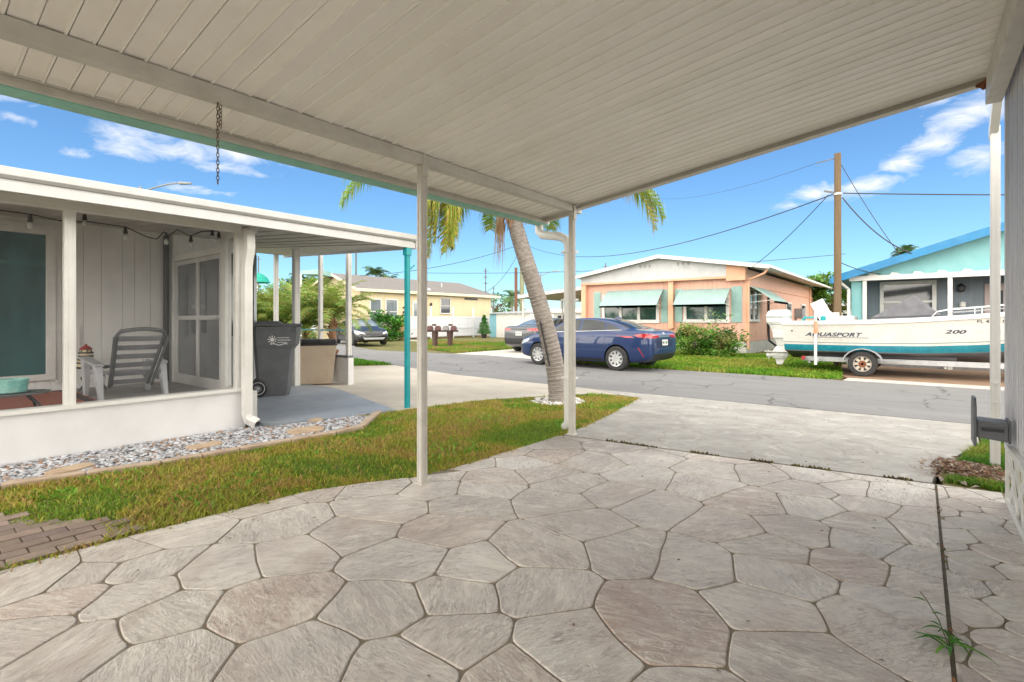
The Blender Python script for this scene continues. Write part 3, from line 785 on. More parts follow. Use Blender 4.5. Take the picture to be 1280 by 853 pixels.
# ------------------------------------------------------------------ our own home, at the right
hm = thing('mobile_home', 'grey ribbed aluminium home wall with white lattice skirting beside the patio', 'house', (.45, 4.9, 0))
mb = MB()
y = -2.6
k = 0
while y < 4.88:
    y1 = min(y + .2, 4.88)
    mb.box(.452, .48, y + .004, y1 - .004, .47, 2.99)
    for q in (.05, .1, .15):
        if y + q + .01 < y1: mb.box(.446, .452, y + q - .008, y + q + .008, .47, 2.99)
    y = y1
mb.box(.462, .50, -2.6, 4.88, .46, 3.0)
mb.box(.462, 3.4, 4.83, 4.885, .46, 3.0)
mb.build('siding', SIDEG, hm)
mb = MB(); mb.box(.455, 3.6, -4.2, 4.95, 3.06, 3.16); mb.build('home_roof', TANP, hm)  # unseen roof, added to stop sun leaking past the home wall
mb = MB(); mb.box(.436, .475, 4.882, 4.93, .40, 3.0); mb.build('corner_trim', SIDEG, hm, bevel=.006)
mb = MB(); mb.box(.43, .47, -2.6, 4.88, .395, .455); mb.box(.415, .47, -2.6, 4.88, .455, .467); mb.box(.44, .47, -2.6, 4.93, 0, .05); mb.build('bottom_trim', LATT, hm, bevel=.003)
mb = MB()
for s, xo in ((1, .447), (-1, .4535)):
    y = -2.6
    while y < 5.1:
        a = (y - s * .20, .05); b = (y + s * .20, .395)
        j = random.uniform(-.012, .012)
        if max(a[0], b[0]) < 4.95:
            mb.bar((xo, a[0] + j, a[1]), (xo, b[0] - j, b[1]), .075, .012, up=(1, 0, 0))
        y += .30
mb.box(.44, .458, 4.885, 4.93, .05, .395)
mb.build('lattice_skirting', LATT, hm)
mb = MB(); mb.box(.58, .62, -2.6, 4.92, 0, .44); mb.box(.62, 3.4, 4.88, 4.92, 0, .44); mb.build('skirting_backing', M('skirting_dark', (.24, .235, .225), (.17, .165, .16), .9, 4), hm)
hm.location.x += .024
bx = thing('wall_box', 'dark grey plastic holder with upright back plate on the grey home wall', 'wall holder', (.36, 4.5, .47))
mb = MB(); mb.hexa([(.285, 4.42, .525), (.432, 4.42, .51), (.432, 4.60, .51), (.285, 4.60, .525)], [(.285, 4.42, .635), (.432, 4.42, .63), (.432, 4.60, .63), (.285, 4.60, .635)])
mb.box(.30, .42, 4.412, 4.42, .60, .615); mb.box(.432, .446, 4.43, 4.59, .50, .645)
mb.build('holder_body', DGREY, bx, bevel=.006)
mb = MB(); mb.box(.305, .41, 4.409, 4.4115, .57, .592); mb.build('slot', BLACK, bx)
mb = MB(); mb.prism([(4.40, .47), (4.62, .47), (4.62, .72), (4.58, .775), (4.44, .775), (4.40, .72)], .268, .284, 'X'); mb.build('back_plate', DGREY, bx, bevel=.005)
aw = thing('awning_post', 'slim white post with a sloped top rail standing beyond the grey home wall', 'post', (.54, 6.22, 0))
mb = MB(); post(mb, .520, 6.22, gz(6.22) - .03, 3.0, .062)
for z in (.55, .72): mb.lathe([(.012, 0), (.012, .006)], 8, (.52, 6.18, z), 'Y')
mb.build('post', WHITEP, aw, bevel=.003)
mb = MB(); mb.bar((.515, 6.30, 2.95), (.48, 4.97, 3.48), .06, .11); mb.build('top_rail', WHITEP, aw, bevel=.003)
# weed in the joint
wd = []
mb = MB()
def blade(mb, p, az, L, w, rise, droop, cc, n=6):
    pts = []; d = Vector((math.cos(az), math.sin(az), 0)); s = Vector((-math.sin(az), math.cos(az), 0))
    vs = []
    for i in range(n + 1):
        t = i / n
        c = Vector(p) + d * (L * t) + Vector((0, 0, rise * t - droop * t * t))
        ww = w * math.sin(PI * min(1, .12 + t * .88)) if t < 1 else 0.0008
        vs += [c - s * ww, c + Vector((0, 0, -ww * .35)), c + s * ww]
    fs = []
    for i in range(n):
        for j in (0, 1): fs.append((i * 3 + j, i * 3 + j + 1, i * 3 + j + 4, i * 3 + j + 3))
    mb.add(vs, fs, 0, cc)
wb = (.09, 2.62, -.004)
for az, L in [(2.9, .15), (2.5, .12), (.2, .13), (-.3, .17), (1.2, .10), (-2.8, .14), (-.9, .12), (3.5, .11), (.6, .09), (-1.6, .12), (2.1, .08), (-2.2, .10)]:
    blade(mb, (wb[0], wb[1] + random.uniform(-.03, .06), .0 + random.uniform(0, .03)), az, L * .85, .0075, random.uniform(.05, .1), random.uniform(.06, .1), random.choice([(.07, .22, .02), (.05, .17, .02), (.11, .25, .03)]))
mb.tube([(.09, 2.62, -.004), (.06, 2.72, .05), (.02, 2.83, .075), (-.0, 2.9, .07)], .0022, 5, c=(.10, .12, .03))
for q, az in ((.3, 2.6), (.55, .4), (.8, 2.9)): blade(mb, (.09 - q * .09, 2.62 + q * .28, .02 + q * .05), az, .05, .007, .02, .03, (.05, .17, .02))
for q in range(0): blade(mb, (.094, 2.36 + q * .035, 0), random.uniform(0, 6.3), .06, .006, .03, .03, (.10, .20, .03))
tag(mb.build('weed', LEAF, nrm=False, loc=(.09, 2.62, 0)), 'small green weed sprouting from the joint in the stone patio', 'weed')

# ------------------------------------------------------------------ neighbour's porch house
nh = thing('porch_house', 'white house with screened porch behind a low white wall and flat roof', 'house', (-8, 2, 0))
mb = MB(); mb.box(-6.42, -6.30, -2.5, 2.72, -.1, .43); mb.build('knee_wall', STUC, nh)
mb = MB(); mb.box(-6.45, -6.27, -2.5, 2.74, .432, .468)
for i in range(12): mb.lathe([(.006, 0), (.006, .004)], 6, (-6.27, -1.4 + i * .38, .45), 'X')
mb.build('sill', WHITEP, nh, bevel=.003)
def nz_(x): return 2.40 + .075 * (-5.8 - x)
mb = MB()
# fascia : stacked profile facing the lawn
mb.box(-5.86, -5.80, -2.5, 4.95, 2.33, 2.41); mb.box(-5.90, -5.83, -2.5, 4.94, 2.41, 2.435)
mb.prism([(-5.90, 2.437), (-5.81, 2.437), (-5.775, 2.46), (-5.77, 2.525), (-5.79, 2.53), (-5.90, 2.53)], -2.5, 4.985, 'Y')
mb.build('fascia', AGEW, nh, bevel=.003)
mb = MB(); mb.box(-6.40, -6.30, -2.5, 2.7, 2.32, 2.42); mb.build('header', WHITEP, nh, bevel=.003)
# roof slab with slanted front edge
mb = MB()
FL = (-5.9, 4.93); FR = (-12.2, 6.15)
def rq(x0, y0, x1, y1): pass
cor = [(-5.9, -2.5), (-12.2, -2.5), FR, FL]
mb.hexa([(x, y, nz_(x) - .02) for x, y in cor], [(x, y, nz_(x) + .10) for x, y in cor])
for k in range(1, 30):
    yy = -2.5 + k * .3
    x_end = -12.0 if yy < 4.9 else -5.9 - (yy - 4.93) / 1.22 * 6.3 - .1
    if x_end > -6: x_end = -6
    if yy < 4.85: mb.bar((-5.92, yy, nz_(-5.92) - .026), (-12.0, yy, nz_(-12) - .026), .012, .012)
mb.build('roof', M('porch_ceiling', (.52, .51, .49), (.45, .44, .42), .6, 2, .05), nh)
mb = MB()
mb.hexa([(-5.80, 4.96, 2.33), (-12.2, 6.20, nz_(-12.2) - .07), (-12.2, 6.26, nz_(-12.2) - .07), (-5.80, 5.01, 2.33)],
        [(-5.80, 4.96, 2.53), (-12.2, 6.20, nz_(-12.2) + .12), (-12.2, 6.26, nz_(-12.2) + .12), (-5.80, 5.01, 2.53)])
mb.build('front_fascia', AGEW, nh)
for y_ in (-1.2, 1.14):
    mb = MB(); post(mb, -6.36, y_, .469, 2.32, .085); mb.build('screen_post', WHITEP, nh, bevel=.003)
mb = MB(); post(mb, -6.36, 2.70, 0, 2.34, .10); mb.build('screen_post', WHITEP, nh, bevel=.003)
mb = MB()
dsp = [(-6.18, 2.74, 2.33), (-6.18, 2.74, 2.12), (-6.21, 2.735, 2.0), (-6.225, 2.73, 1.9), (-6.225, 2.73, .16), (-6.21, 2.74, .10), (-6.12, 2.80, .05)]
def recttube(mb, pts, w, h):
    for a, b in zip(pts[:-1], pts[1:]): mb.bar(a, b, w, h, up=(1, 0, 0.02))
mb.tube(dsp, .064, 4, up=None); mb.build('downspout', WHITEP, nh)
mb = MB(); mb.bar((-6.121, 2.799, .052), (-6.112, 2.806, .047), .075, .05); mb.build('downspout_mouth', BLACK, nh)
# screens
for (a, b) in ((-2.5, 1.10), (1.18, 2.65)):
    mb = MB(); mb.box(-6.352, -6.350, a, b, .469, 2.319); mb.build('screen_panel', SCREEN, nh)
# porch floor
mb = MB(); mb.box(-9.2, -6.42, -2.5, 2.86, .2, .32); mb.build('porch_floor', M('porch_floor', (.36, .35, .34), (.28, .27, .26), .7, 3), nh)
# back wall : vertical boards
mb = MB(); y = -2.5; wv = [.15, .20, .15, .20, .25]; k = 0
while y < 4.2:
    y1 = min(y + wv[k % 5], 4.2); mb.box(-9.23, -9.2, y + .0035, y1 - .0035, .0 if y > 2.95 else .32, nz_(-9.2) - .03); y = y1; k += 1
mb.box(-9.30, -9.212, -2.5, 4.2, 0, nz_(-9.2) - .03); mb.box(-12, -9.212, 4.12, 4.2, 0, nz_(-12) - .05)
mb.build('siding_wall', WALLIN, nh)
# sliding glass
mb = MB(); mb.box(-9.197, -9.13, -.9, 1.50, 2.42, 2.50); mb.box(-9.197, -9.13, -.9, 1.50, .47, .55); mb.box(-9.197, -9.13, 1.40, 1.5, .55, 2.42); mb.box(-9.197, -9.13, .2, .28, .55, 2.42); mb.box(-9.197, -9.15, 1.5, 1.56, .42, 2.56); mb.box(-9.197, -9.15, -.9, 1.5, 2.5, 2.56)
w_ = mb.build('window', FRAMEW, nh, bevel=.004)
mb = MB(); mb.box(-9.195, -9.17, -.9, 1.41, .54, 2.43); mb.build('pane', GLT, w_)
mb = MB(); mb.box(-9.197, -9.15, 3.10, 3.42, 1.0, 1.06); mb.box(-9.197, -9.15, 3.10, 3.42, 1.94, 2.0); mb.box(-9.197, -9.15, 3.10, 3.15, 1.06, 1.94); mb.box(-9.197, -9.15, 3.37, 3.42, 1.06, 1.94); mb.box(-9.197, -9.16, 3.15, 3.37, 1.47, 1.52)
w_ = mb.build('window', FRAMEW, nh)
mb = MB(); mb.box(-9.195, -9.18, 3.14, 3.38, 1.05, 1.95); mb.build('pane', GLD, w_)
# jalousie window at far end
mb = MB()
for k in range(13): mb.bar((-9.175, 3.72, 1.1 + k * .1), (-9.175, 4.12, 1.1 + k * .1), .05, .012)
mb.box(-9.197, -9.15, 3.66, 3.71, 1.0, 2.42); mb.box(-9.197, -9.15, 4.13, 4.18, 1.0, 2.42); mb.box(-9.199, -9.19, 3.71, 4.13, 1.0, 2.42)
mb.build('louvre_window', GLY, nh)
mb = MB(); mb.box(-9.195, -9.17, 1.66, 1.76, .85, 1.2); mb.build('utility_panel', WALLIN, nh, bevel=.004)
mb = MB(); mb.tube([(-9.14, 2.79, 2.58), (-9.14, 2.79, .33)], .04, 8); mb.build('drain_pipe', BLACK, nh)
mb = MB(); mb.box(-9.197, -9.185, 1.56, 2.76, .88, .895); mb.build('wall_rail', WALLIN, nh)
# partition with screen door at Y=2.9
PY = 2.9
mb = MB()
mb.box(-9.17, -9.05, PY - .04, PY + .04, .05, 2.6)          # left jamb
mb.box(-7.30, -7.16, PY - .04, PY + .04, .05, 2.44)         # jamb
mb.box(-9.05, -7.30, PY - .04, PY + .04, 2.18, 2.27)
mb.box(-7.16, -6.42, PY - .04, PY + .04, .05, .40)
mb.box(-7.16, -6.42, PY - .04, PY + .04, 2.36, 2.43)
mb.build('screen_partition', FRAMEW, nh, bevel=.004)
dr = None
mb = MB()
x0, x1 = -9.04, -7.31
for (a, b) in ((x0, x0 + .09), (x1 - .09, x1), (-8.2, -8.12)): mb.box(a, b, PY - .022, PY + .022, .40, 2.175)
for z in (.401, 1.28, 2.115):
    mb.box(x0 + .09, -8.2, PY - .022, PY + .022, z, z + .06); mb.box(-8.12, x1 - .09, PY - .022, PY + .022, z, z + .06)
mb.box(x0, x1, PY - .020, PY + .020, .06, .399)
dr = mb.build('screen_door', AGEW, nh, bevel=.003)
mb = MB(); mb.box(x0 + .09, -8.2, PY - .002, PY + .002, .461, 2.115); mb.box(-8.12, x1 - .09, PY - .002, PY + .002, .461, 2.115); mb.build('screen', SCREEND, dr)
mb = MB(); mb.bar((-7.62, PY - .05, 1.30), (-7.42, PY - .05, 1.30), .02, .03); mb.build('handle', STEEL, dr)
mb = MB(); mb.box(-7.16, -6.42, PY - .002, PY + .002, .40, 2.36); mb.build('screen_panel', SCREEN, nh)
# front: corner posts, low wall
mb = MB(); mb.box(-12.0, -8.88, 5.85, 5.97, -.02, .52); mb.build('low_wall', STUC, nh)
mb = MB(); mb.box(-9.7, -8.9, 5.84, 5.98, .522, .56); mb.build('wall_cap', DGREY, nh)
for (x, y_, z0, w) in ((-8.96, 5.91, .56, .085), (-10.0, 5.91, .52, .075), (-11.95, 5.91, .52, .085), (-9.4, 5.04, 0, .11)):
    mb = MB(); post(mb, x, y_, z0, nz_(x) - .03, w); mb.build('screen_post', WHITEP, nh, bevel=.003)
mb = MB(); mb.box(-11.9, -9.0, 5.90, 5.92, 1.05, 1.08); mb.build('screen_rail', TEALP, nh)
mb = MB(); post(mb, -5.83, 4.82, -.01, 2.33, .062); mb.bar((-5.80, 4.85, 2.02), (-5.74, 4.88, 2.08), .015, .015); mb.bar((-5.83, 4.82, 2.22), (-5.83, 4.82, 2.32), .09, .09)
mb.build('carport_post', TEALP, nh, bevel=.004)
# string lights
sg = thing('string_lights', 'black cable with clear bulbs strung along the porch ceiling', 'string lights', (-7.2, 1.6, 2.3))
cab = [(-7.2, -.3, 2.40), (-7.2, .76, 2.38), (-7.2, 1.0, 2.375), (-7.2, 1.2, 2.345), (-7.2, 1.45, 2.37), (-7.2, 1.79, 2.36), (-7.2, 2.0, 2.27), (-7.2, 2.10, 2.255), (-7.2, 2.18, 2.36), (-7.2, 2.22, 2.31), (-7.2, 2.32, 2.40), (-7.2, 2.46, 2.34), (-7.2, 2.6, 2.42), (-7.2, 2.8, 2.45)]
mb = MB(); mb.tube(cab, .007, 6)
mb.build('cable', BLACK, sg)
BULB = M('bulb_glass', (.55, .55, .53), (.5, .5, .5), .1, 5, 0)
for y_, z in ((.98, 2.375), (1.42, 2.46), (1.79, 2.36), (2.20, 2.35), (2.47, 2.345), (2.72, 2.46), (2.80, 2.44), (.1, 2.39)):
    mb = MB(); mb.lathe([(.008, .0), (.014, -.01), (.02, -.05), (.024, -.075), (.02, -.08)], 10, (-7.2, y_, z))
    s_ = mb.build('socket', BLACK, sg, smooth='auto')
    mb = MB(); mb.lathe([(.014, -.08), (.024, -.105), (.026, -.125), (.018, -.145), (.004, -.152)], 10, (-7.2, y_, z)); mb.build('bulb', BULB, s_, smooth=True)
# chair
ch = thing('porch_chair', 'grey slatted reclining porch chair seen from behind inside the screen', 'chair', (-7.75, 1.97, .32))
def cp(t, y): return Vector((-7.75 + .50 * t, y, .47 + .68 * t))
mb = MB()
for s in (-1, 1):
    for wv_, hh in ((.25, .03),):
        pts = [cp(t, 1.97 + s * (.19 + .055 * t - (.0 if t < .93 else .03))) for t in (0, .25, .5, .75, .92, .99)]
        mb.tube(pts, .021, 8)
        mb.tube([p + Vector((.045, s * .03, -.02)) for p in pts[:5]], .016, 8)
mb.tube([cp(.99 + .04 * math.sin(PI * k / 8), 1.97 - .215 + .43 * k / 8) for k in range(9)], .024, 8)
mb.build('back_frame', M('chair_dark', (.13, .135, .14), (.09, .095, .10), .5, 8), ch, smooth='auto')
mb = MB()
for t in (.06, .22, .38, .54, .70, .86):
    a = cp(t, 1.97 - .2 - .04 * t); b = cp(t, 1.97 + .2 + .04 * t)
    mb.bar(a, b, .012, .075, up=Vector((.5, 0, .68)))
mb.build('backrest', M('slate_plastic', (.23, .235, .25), (.17, .175, .19), .5, 6), ch, bevel=.006)
mb = MB()
for k in range(6): mb.box(-8.25 + k * .09, -8.25 + k * .09 + .075, 1.74, 2.20, .60, .62)
mb.build('seat', GRYPL, ch, bevel=.005)
for s in (-1, 1):
    yy = 1.97 + s * .33
    mb = MB(); mb.hexa([(-8.35, yy - .06, .78), (-7.62, yy - .05, .72), (-7.62, yy + .05, .72), (-8.35, yy + .06, .78)], [(-8.35, yy - .06, .81), (-7.62, yy - .05, .75), (-7.62, yy + .05, .75), (-8.35, yy + .06, .81)]); mb.build('armrest', GRYPL, ch, bevel=.01)
    mb = MB(); mb.hexa([(-8.30, yy - .02, .32), (-8.20, yy - .02, .32), (-8.20, yy + .02, .32), (-8.30, yy + .02, .32)], [(-8.34, yy - .04, .78), (-8.16, yy - .04, .765), (-8.16, yy + .04, .765), (-8.34, yy + .04, .78)]); mb.build('leg', GRYPL, ch, bevel=.006)
    mb = MB(); mb.hexa([(-7.60, yy - .02, .32), (-7.50, yy - .02, .32), (-7.50, yy + .02, .32), (-7.60, yy + .02, .32)], [(-7.80, yy - .04, .735), (-7.64, yy - .04, .722), (-7.64, yy + .04, .722), (-7.80, yy + .04, .735)]); mb.build('leg', GRYPL, ch, bevel=.006)
    mb = MB(); mb.box(-8.28, -7.6, yy - s * .04 - .012, yy - s * .04 + .012, .52, .60); mb.build('side_rail', GRYPL, ch)
# tables
tb = thing('side_table', 'small dark round side table by the porch wall', 'table', (-8.75, 1.85, .32))
mb = MB(); mb.lathe([(.2, .625), (.21, .635), (.205, .65), (.0, .652)], 24, (-8.75, 1.85, 0)); mb.build('tabletop', BLACK, tb, smooth='auto')
for k in range(3):
    t = k * 2.09 + .4
    mb = MB(); mb.tube([(-8.75 + .06 * math.cos(t), 1.85 + .06 * math.sin(t), .625), (-8.75 + .16 * math.cos(t), 1.85 + .16 * math.sin(t), .5), (-8.75 + .13 * math.cos(t), 1.85 + .13 * math.sin(t), .42), (-8.75 + .18 * math.cos(t), 1.85 + .18 * math.sin(t), .323)], .011, 6); mb.build('leg', BLACK, tb)
lh = thing('lighthouse_ornament', 'striped cream and black lighthouse ornament with a red cap', 'ornament', (-8.75, 1.74, .652))
o_ = (-8.75, 1.74, .653)
CRM = M('cream_paint', (.62, .52, .32), None, .5, 9); REDP = M('red_paint', (.36, .03, .03), None, .45, 9)
mb = MB(); mb.lathe([(.098, 0), (.094, .03), (.09, .045), (.088, .07), (.082, .09), (.08, .12), (.075, .14), (.072, .165), (.078, .17), (.078, .18), (.06, .181), (.058, .225), (.02, .226)], 20, o_); mb.build('tower', CRM, lh, smooth='auto')
mb = MB()
for z, r in ((.04, .094), (.085, .087), (.13, .08), (.175, .081)): mb.lathe([(r, z), (r + .004, z + .003), (r + .003, z + .016), (r - .002, z + .02)], 20, o_)
for k in range(6): mb.box(o_[0] + .059 * math.cos(k * 1.047) - .006, o_[0] + .059 * math.cos(k * 1.047) + .006, o_[1] + .059 * math.sin(k * 1.047) - .006, o_[1] + .059 * math.sin(k * 1.047) + .006, o_[2] + .182, o_[2] + .224)
mb.build('band', BLACK, lh)
mb = MB(); mb.lathe([(.07, .227), (.072, .235), (.045, .265), (.015, .283), (.012, .3), (.002, .305)], 20, o_); mb.build('cap', REDP, lh, smooth='auto')
ct = thing('coffee_table', 'low dark oval table just inside the porch screen', 'table', (-7.15, .78, .32))
mb = MB(); pl = [(-7.15 + .24 * math.cos(2 * PI * k / 28), .74 + .40 * math.sin(2 * PI * k / 28)) for k in range(28)]; mb.prism(pl, .525, .545); mb.build('tabletop', M('slate_top', (.12, .125, .13), (.08, .085, .09), .3, 8), ct, bevel=.006)
for sx, sy in ((1, 1), (-1, 1), (1, -1), (-1, -1)):
    mb = MB(); mb.tube([(-7.15 + sx * .08, .74 + sy * .2, .525), (-7.15 + sx * .16, .74 + sy * .28, .42), (-7.15 + sx * .19, .74 + sy * .31, .323)], .013, 6); mb.build('leg', BLACK, ct)
bo = MB(); bo.lathe([(.09, 0), (.118, .01), (.122, .04), (.132, .125), (.138, .128), (.136, .138), (.126, .138), (.115, .05), (.0, .04)], 28, (0, 0, 0))
BOWM = M('aqua_glaze', (.13, .42, .38), (.28, .55, .50), .3, 14, .1, dirt=.4, dirtc=(.40, .33, .2))
bobj = bo.build('bowl', BOWM, smooth='auto', local=True, loc=(-7.12, .83, .5465)); tag(bobj, 'aqua glazed pot with a light rim on the oval porch table', 'pot')
rg = MB(); rg.box(-9.05, -6.7, -.6, 1.62, .321, .329)
tag(rg.build('rug', M('red_rug', (.40, .14, .09), (.33, .10, .07), .95, 30, .2), loc=(-7.9, .5, .321)), 'red rug with dark border on the porch floor under the oval table', 'rug')
rb = MB()
for a in ((-9.04, -6.71, 1.50, 1.59), (-9.04, -8.95, -.6, 1.5)): rb.box(a[0], a[1], a[2], a[3], .3295, .331)
o = rb.build('border', M('rug_border', (.09, .06, .06), None, .95, 30, .2)); r_ = bpy.data.objects['rug']; o.parent = r_; o.matrix_parent_inverse = Matrix.Translation((7.9, -.5, -.321))

# ------------------------------------------------------------------ wheeled bin
bn = thing('wheeled_bin', 'tall dark grey wheeled rubbish bin with a white sun emblem on its side', 'bin', (-8.55, 4.22, .012), R(60))
mb = MB()
secs = [(-.26, .22, .0, .22), (-.27, .24, .12, .235), (-.29, .27, .5, .255), (-.31, .30, .78, .27), (-.315, .37, .86, .285), (-.325, .40, 1.16, .30)]
vs = []
for x0, x1, z, hw in secs:
    ch_ = .05
    vs += [(x0 + ch_, -hw, z), (x1 - ch_, -hw, z), (x1, -hw + ch_, z), (x1, hw - ch_, z), (x1 - ch_, hw, z), (x0 + ch_, hw, z), (x0, hw - ch_, z), (x0, -hw + ch_, z)]
fs = [tuple(range(7, -1, -1)), tuple(range(40, 48))]
for i in range(5): fs += [(i * 8 + k, i * 8 + (k + 1) % 8, i * 8 + 8 + (k + 1) % 8, i * 8 + 8 + k) for k in range(8)]
mb.add(vs, fs)
for k in range(2): mb.box(.27 + k * .045, .295 + k * .045, -.312, -.295, 1.06, 1.15)
mb.build('body', DGREY, bn, local=True, bevel=.012)
mb = MB(); mb.hexa([(-.36, -.325, 1.17), (.43, -.325, 1.165), (.43, .325, 1.165), (-.36, .325, 1.17)], [(-.34, -.31, 1.215), (.40, -.31, 1.20), (.40, .31, 1.20), (-.34, .31, 1.215)])
mb.hexa([(-.28, -.25, 1.213), (.1, -.25, 1.207), (.1, .25, 1.207), (-.28, .25, 1.213)], [(-.24, -.2, 1.25), (.05, -.2, 1.245), (.05, .2, 1.245), (-.24, .2, 1.25)])
mb.build('lid', DGREY, bn, local=True, bevel=.012)
mb = MB(); mb.rod((-.40, -.22, 1.12), (-.40, .22, 1.12), .018); mb.bar((-.33, -.2, 1.1), (-.40, -.2, 1.12), .03, .03); mb.bar((-.33, .2, 1.1), (-.40, .2, 1.12), .03, .03); mb.build('handle', DGREY, bn, local=True)
for s in (-1, 1):
    mb = MB(); mb.lathe([(.06, -.03), (.13, -.03), (.145, -.015), (.145, .015), (.13, .03), (.06, .03)], 20, (-.24, s * .285, .146), 'Y', cap=False)
    w_ = mb.build('wheel', BLACK, bn, local=True, smooth='auto')
    mb = MB(); mb.lathe([(.062, -.018), (.1, -.033), (.105, -.03), (.10, .03), (.06, .03)], 20, (-.24, s * .285, .146), 'Y', cap=False); mb.lathe([(.03, -.034), (.03, .034)], 10, (-.24, s * .285, .146), 'Y')
    for k in range(8): mb.bar((-.24, s * .285, .146), (-.24 + .09 * math.cos(k * PI / 4), s * .285, .146 + .09 * math.sin(k * PI / 4)), .06, .02, up=(0, 1, 0))
    mb.build('rim', GRYPL, w_, local=True)
# emblem on the camera side (local -y)
mb = MB(); cx, cz, yy = -.03, .94, -.2985
def disc(cx, cz, r, y0, y1, n=16): mb.prism([(cx + r * math.cos(2 * PI * k / n), cz + r * math.sin(2 * PI * k / n)) for k in range(n)], y0, y1, 'Y')
disc(cx, cz, .032, yy - .002, yy)
for k in range(9):
    t = k * 2 * PI / 9 + .2
    mb.prism([(cx + .04 * math.cos(t - .16), cz + .04 * math.sin(t - .16)), (cx + .068 * math.cos(t - .12), cz + .068 * math.sin(t - .12)), (cx + .068 * math.cos(t + .12), cz + .068 * math.sin(t + .12)), (cx + .04 * math.cos(t + .16), cz + .04 * math.sin(t + .16))], yy - .002, yy, 'Y')
for (a, b, z0, h) in ((.05, .23, .965, .014), (.05, .25, .925, .016), (.05, .2, .89, .012)):
    n = 9
    for i in range(n):
        t0 = a + (b - a) * i / n; t1 = t0 + (b - a) / n * .7
        mb.prism([(t0, z0), (t1, z0), (t1, z0 + h), (t0, z0 + h * .9)], yy - .002, yy, 'Y')
pl = [(-.06 + .26 * k / 10, .855 + .012 * math.sin(k * .9)) for k in range(11)]
mb.prism(pl + [(x, z + .014) for x, z in pl[::-1]], yy - .002, yy, 'Y')
o = mb.build('emblem', M('white_print', (.75, .75, .75), None, .5, 5, 0), bn, local=True)
# tan storage box with black lid
sb = thing('storage_box', 'tan storage box with a black lid beside the grey wheeled bin', 'storage box', (-9.40, 5.42, .012), R(58))
mb = MB(); mb.hexa([(-.42, -.12, 0), (.33, -.12, 0), (.33, .22, 0), (-.42, .22, 0)], [(-.42, -.14, .76), (.42, -.14, .76), (.42, .24, .76), (-.42, .24, .76)])
mb.build('body', M('tan_plastic', (.47, .38, .29), (.40, .31, .23), .65, 2, .15, dirt=.4, dirtc=(.24, .18, .13)), sb, local=True, bevel=.012)
mb = MB(); mb.box(-.42, .44, -.15, .25, .762, .80); mb.box(-.38, .41, -.11, .21, .80, .88); mb.box(-.34, -.22, -.14, -.11, .80, .895); mb.box(.1, .3, -.14, -.11, .80, .87); mb.build('lid', BLACK, sb, local=True, bevel=.012)
#PART3
# ------------------------------------------------------------------ cars
def spline(xs, ys, x):
    # monotone-ish Catmull interpolation
    if x <= xs[0]: return ys[0]
    if x >= xs[-1]: return ys[-1]
    for i in range(len(xs) - 1):
        if xs[i] <= x <= xs[i + 1]:
            t = (x - xs[i]) / (xs[i + 1] - xs[i])
            return ys[i] + (ys[i + 1] - ys[i]) * t
def carpaint(name, c):
    m, t, p = newmat(name)
    co = t.node('ShaderNodeTexCoord').outputs['Object']
    f = t.noise(co, 2.5, 5, .6)
    t.l.new(t.mix(t.ramp(f, .4, .7, 0, .35), c, tuple(x * .75 + .006 for x in c)), p.inputs['Base Color'])
    p.inputs['Metallic'].default_value = .2; p.inputs['Roughness'].default_value = .4; p.inputs['Specular IOR Level'].default_value = .3
    p.inputs['Coat Weight'].default_value = 1; p.inputs['Coat Roughness'].default_value = .03
    return m
TYRE = M('tyre_rubber', (.022, .022, .023), (.04, .04, .04), .8, 12, .2)
RIMM = M('rim_silver', (.62, .63, .64), (.5, .51, .52), .3, 12, .03, metal=.6)
RIMD = M('rim_dark', (.05, .05, .055), None, .4, 12, .03)
REDL = M('red_lens', (.42, .012, .02), (.30, .008, .015), .15, 12, 0, coat=1)
CLEARL = M('clear_lens', (.55, .57, .60), (.40, .42, .45), .1, 20, 0, coat=1)
PLATE = M('plate_white', (.72, .73, .70), (.6, .62, .6), .4, 30, 0)
PLTXT = M('plate_text', (.03, .10, .05), None, .5, 5, 0)
CHROME = M('chrome', (.7, .71, .72), None, .15, 10, 0, metal=.9)
BTRIM = M('black_trim', (.012, .012, .014), (.02, .02, .022), .4, 10, .03)

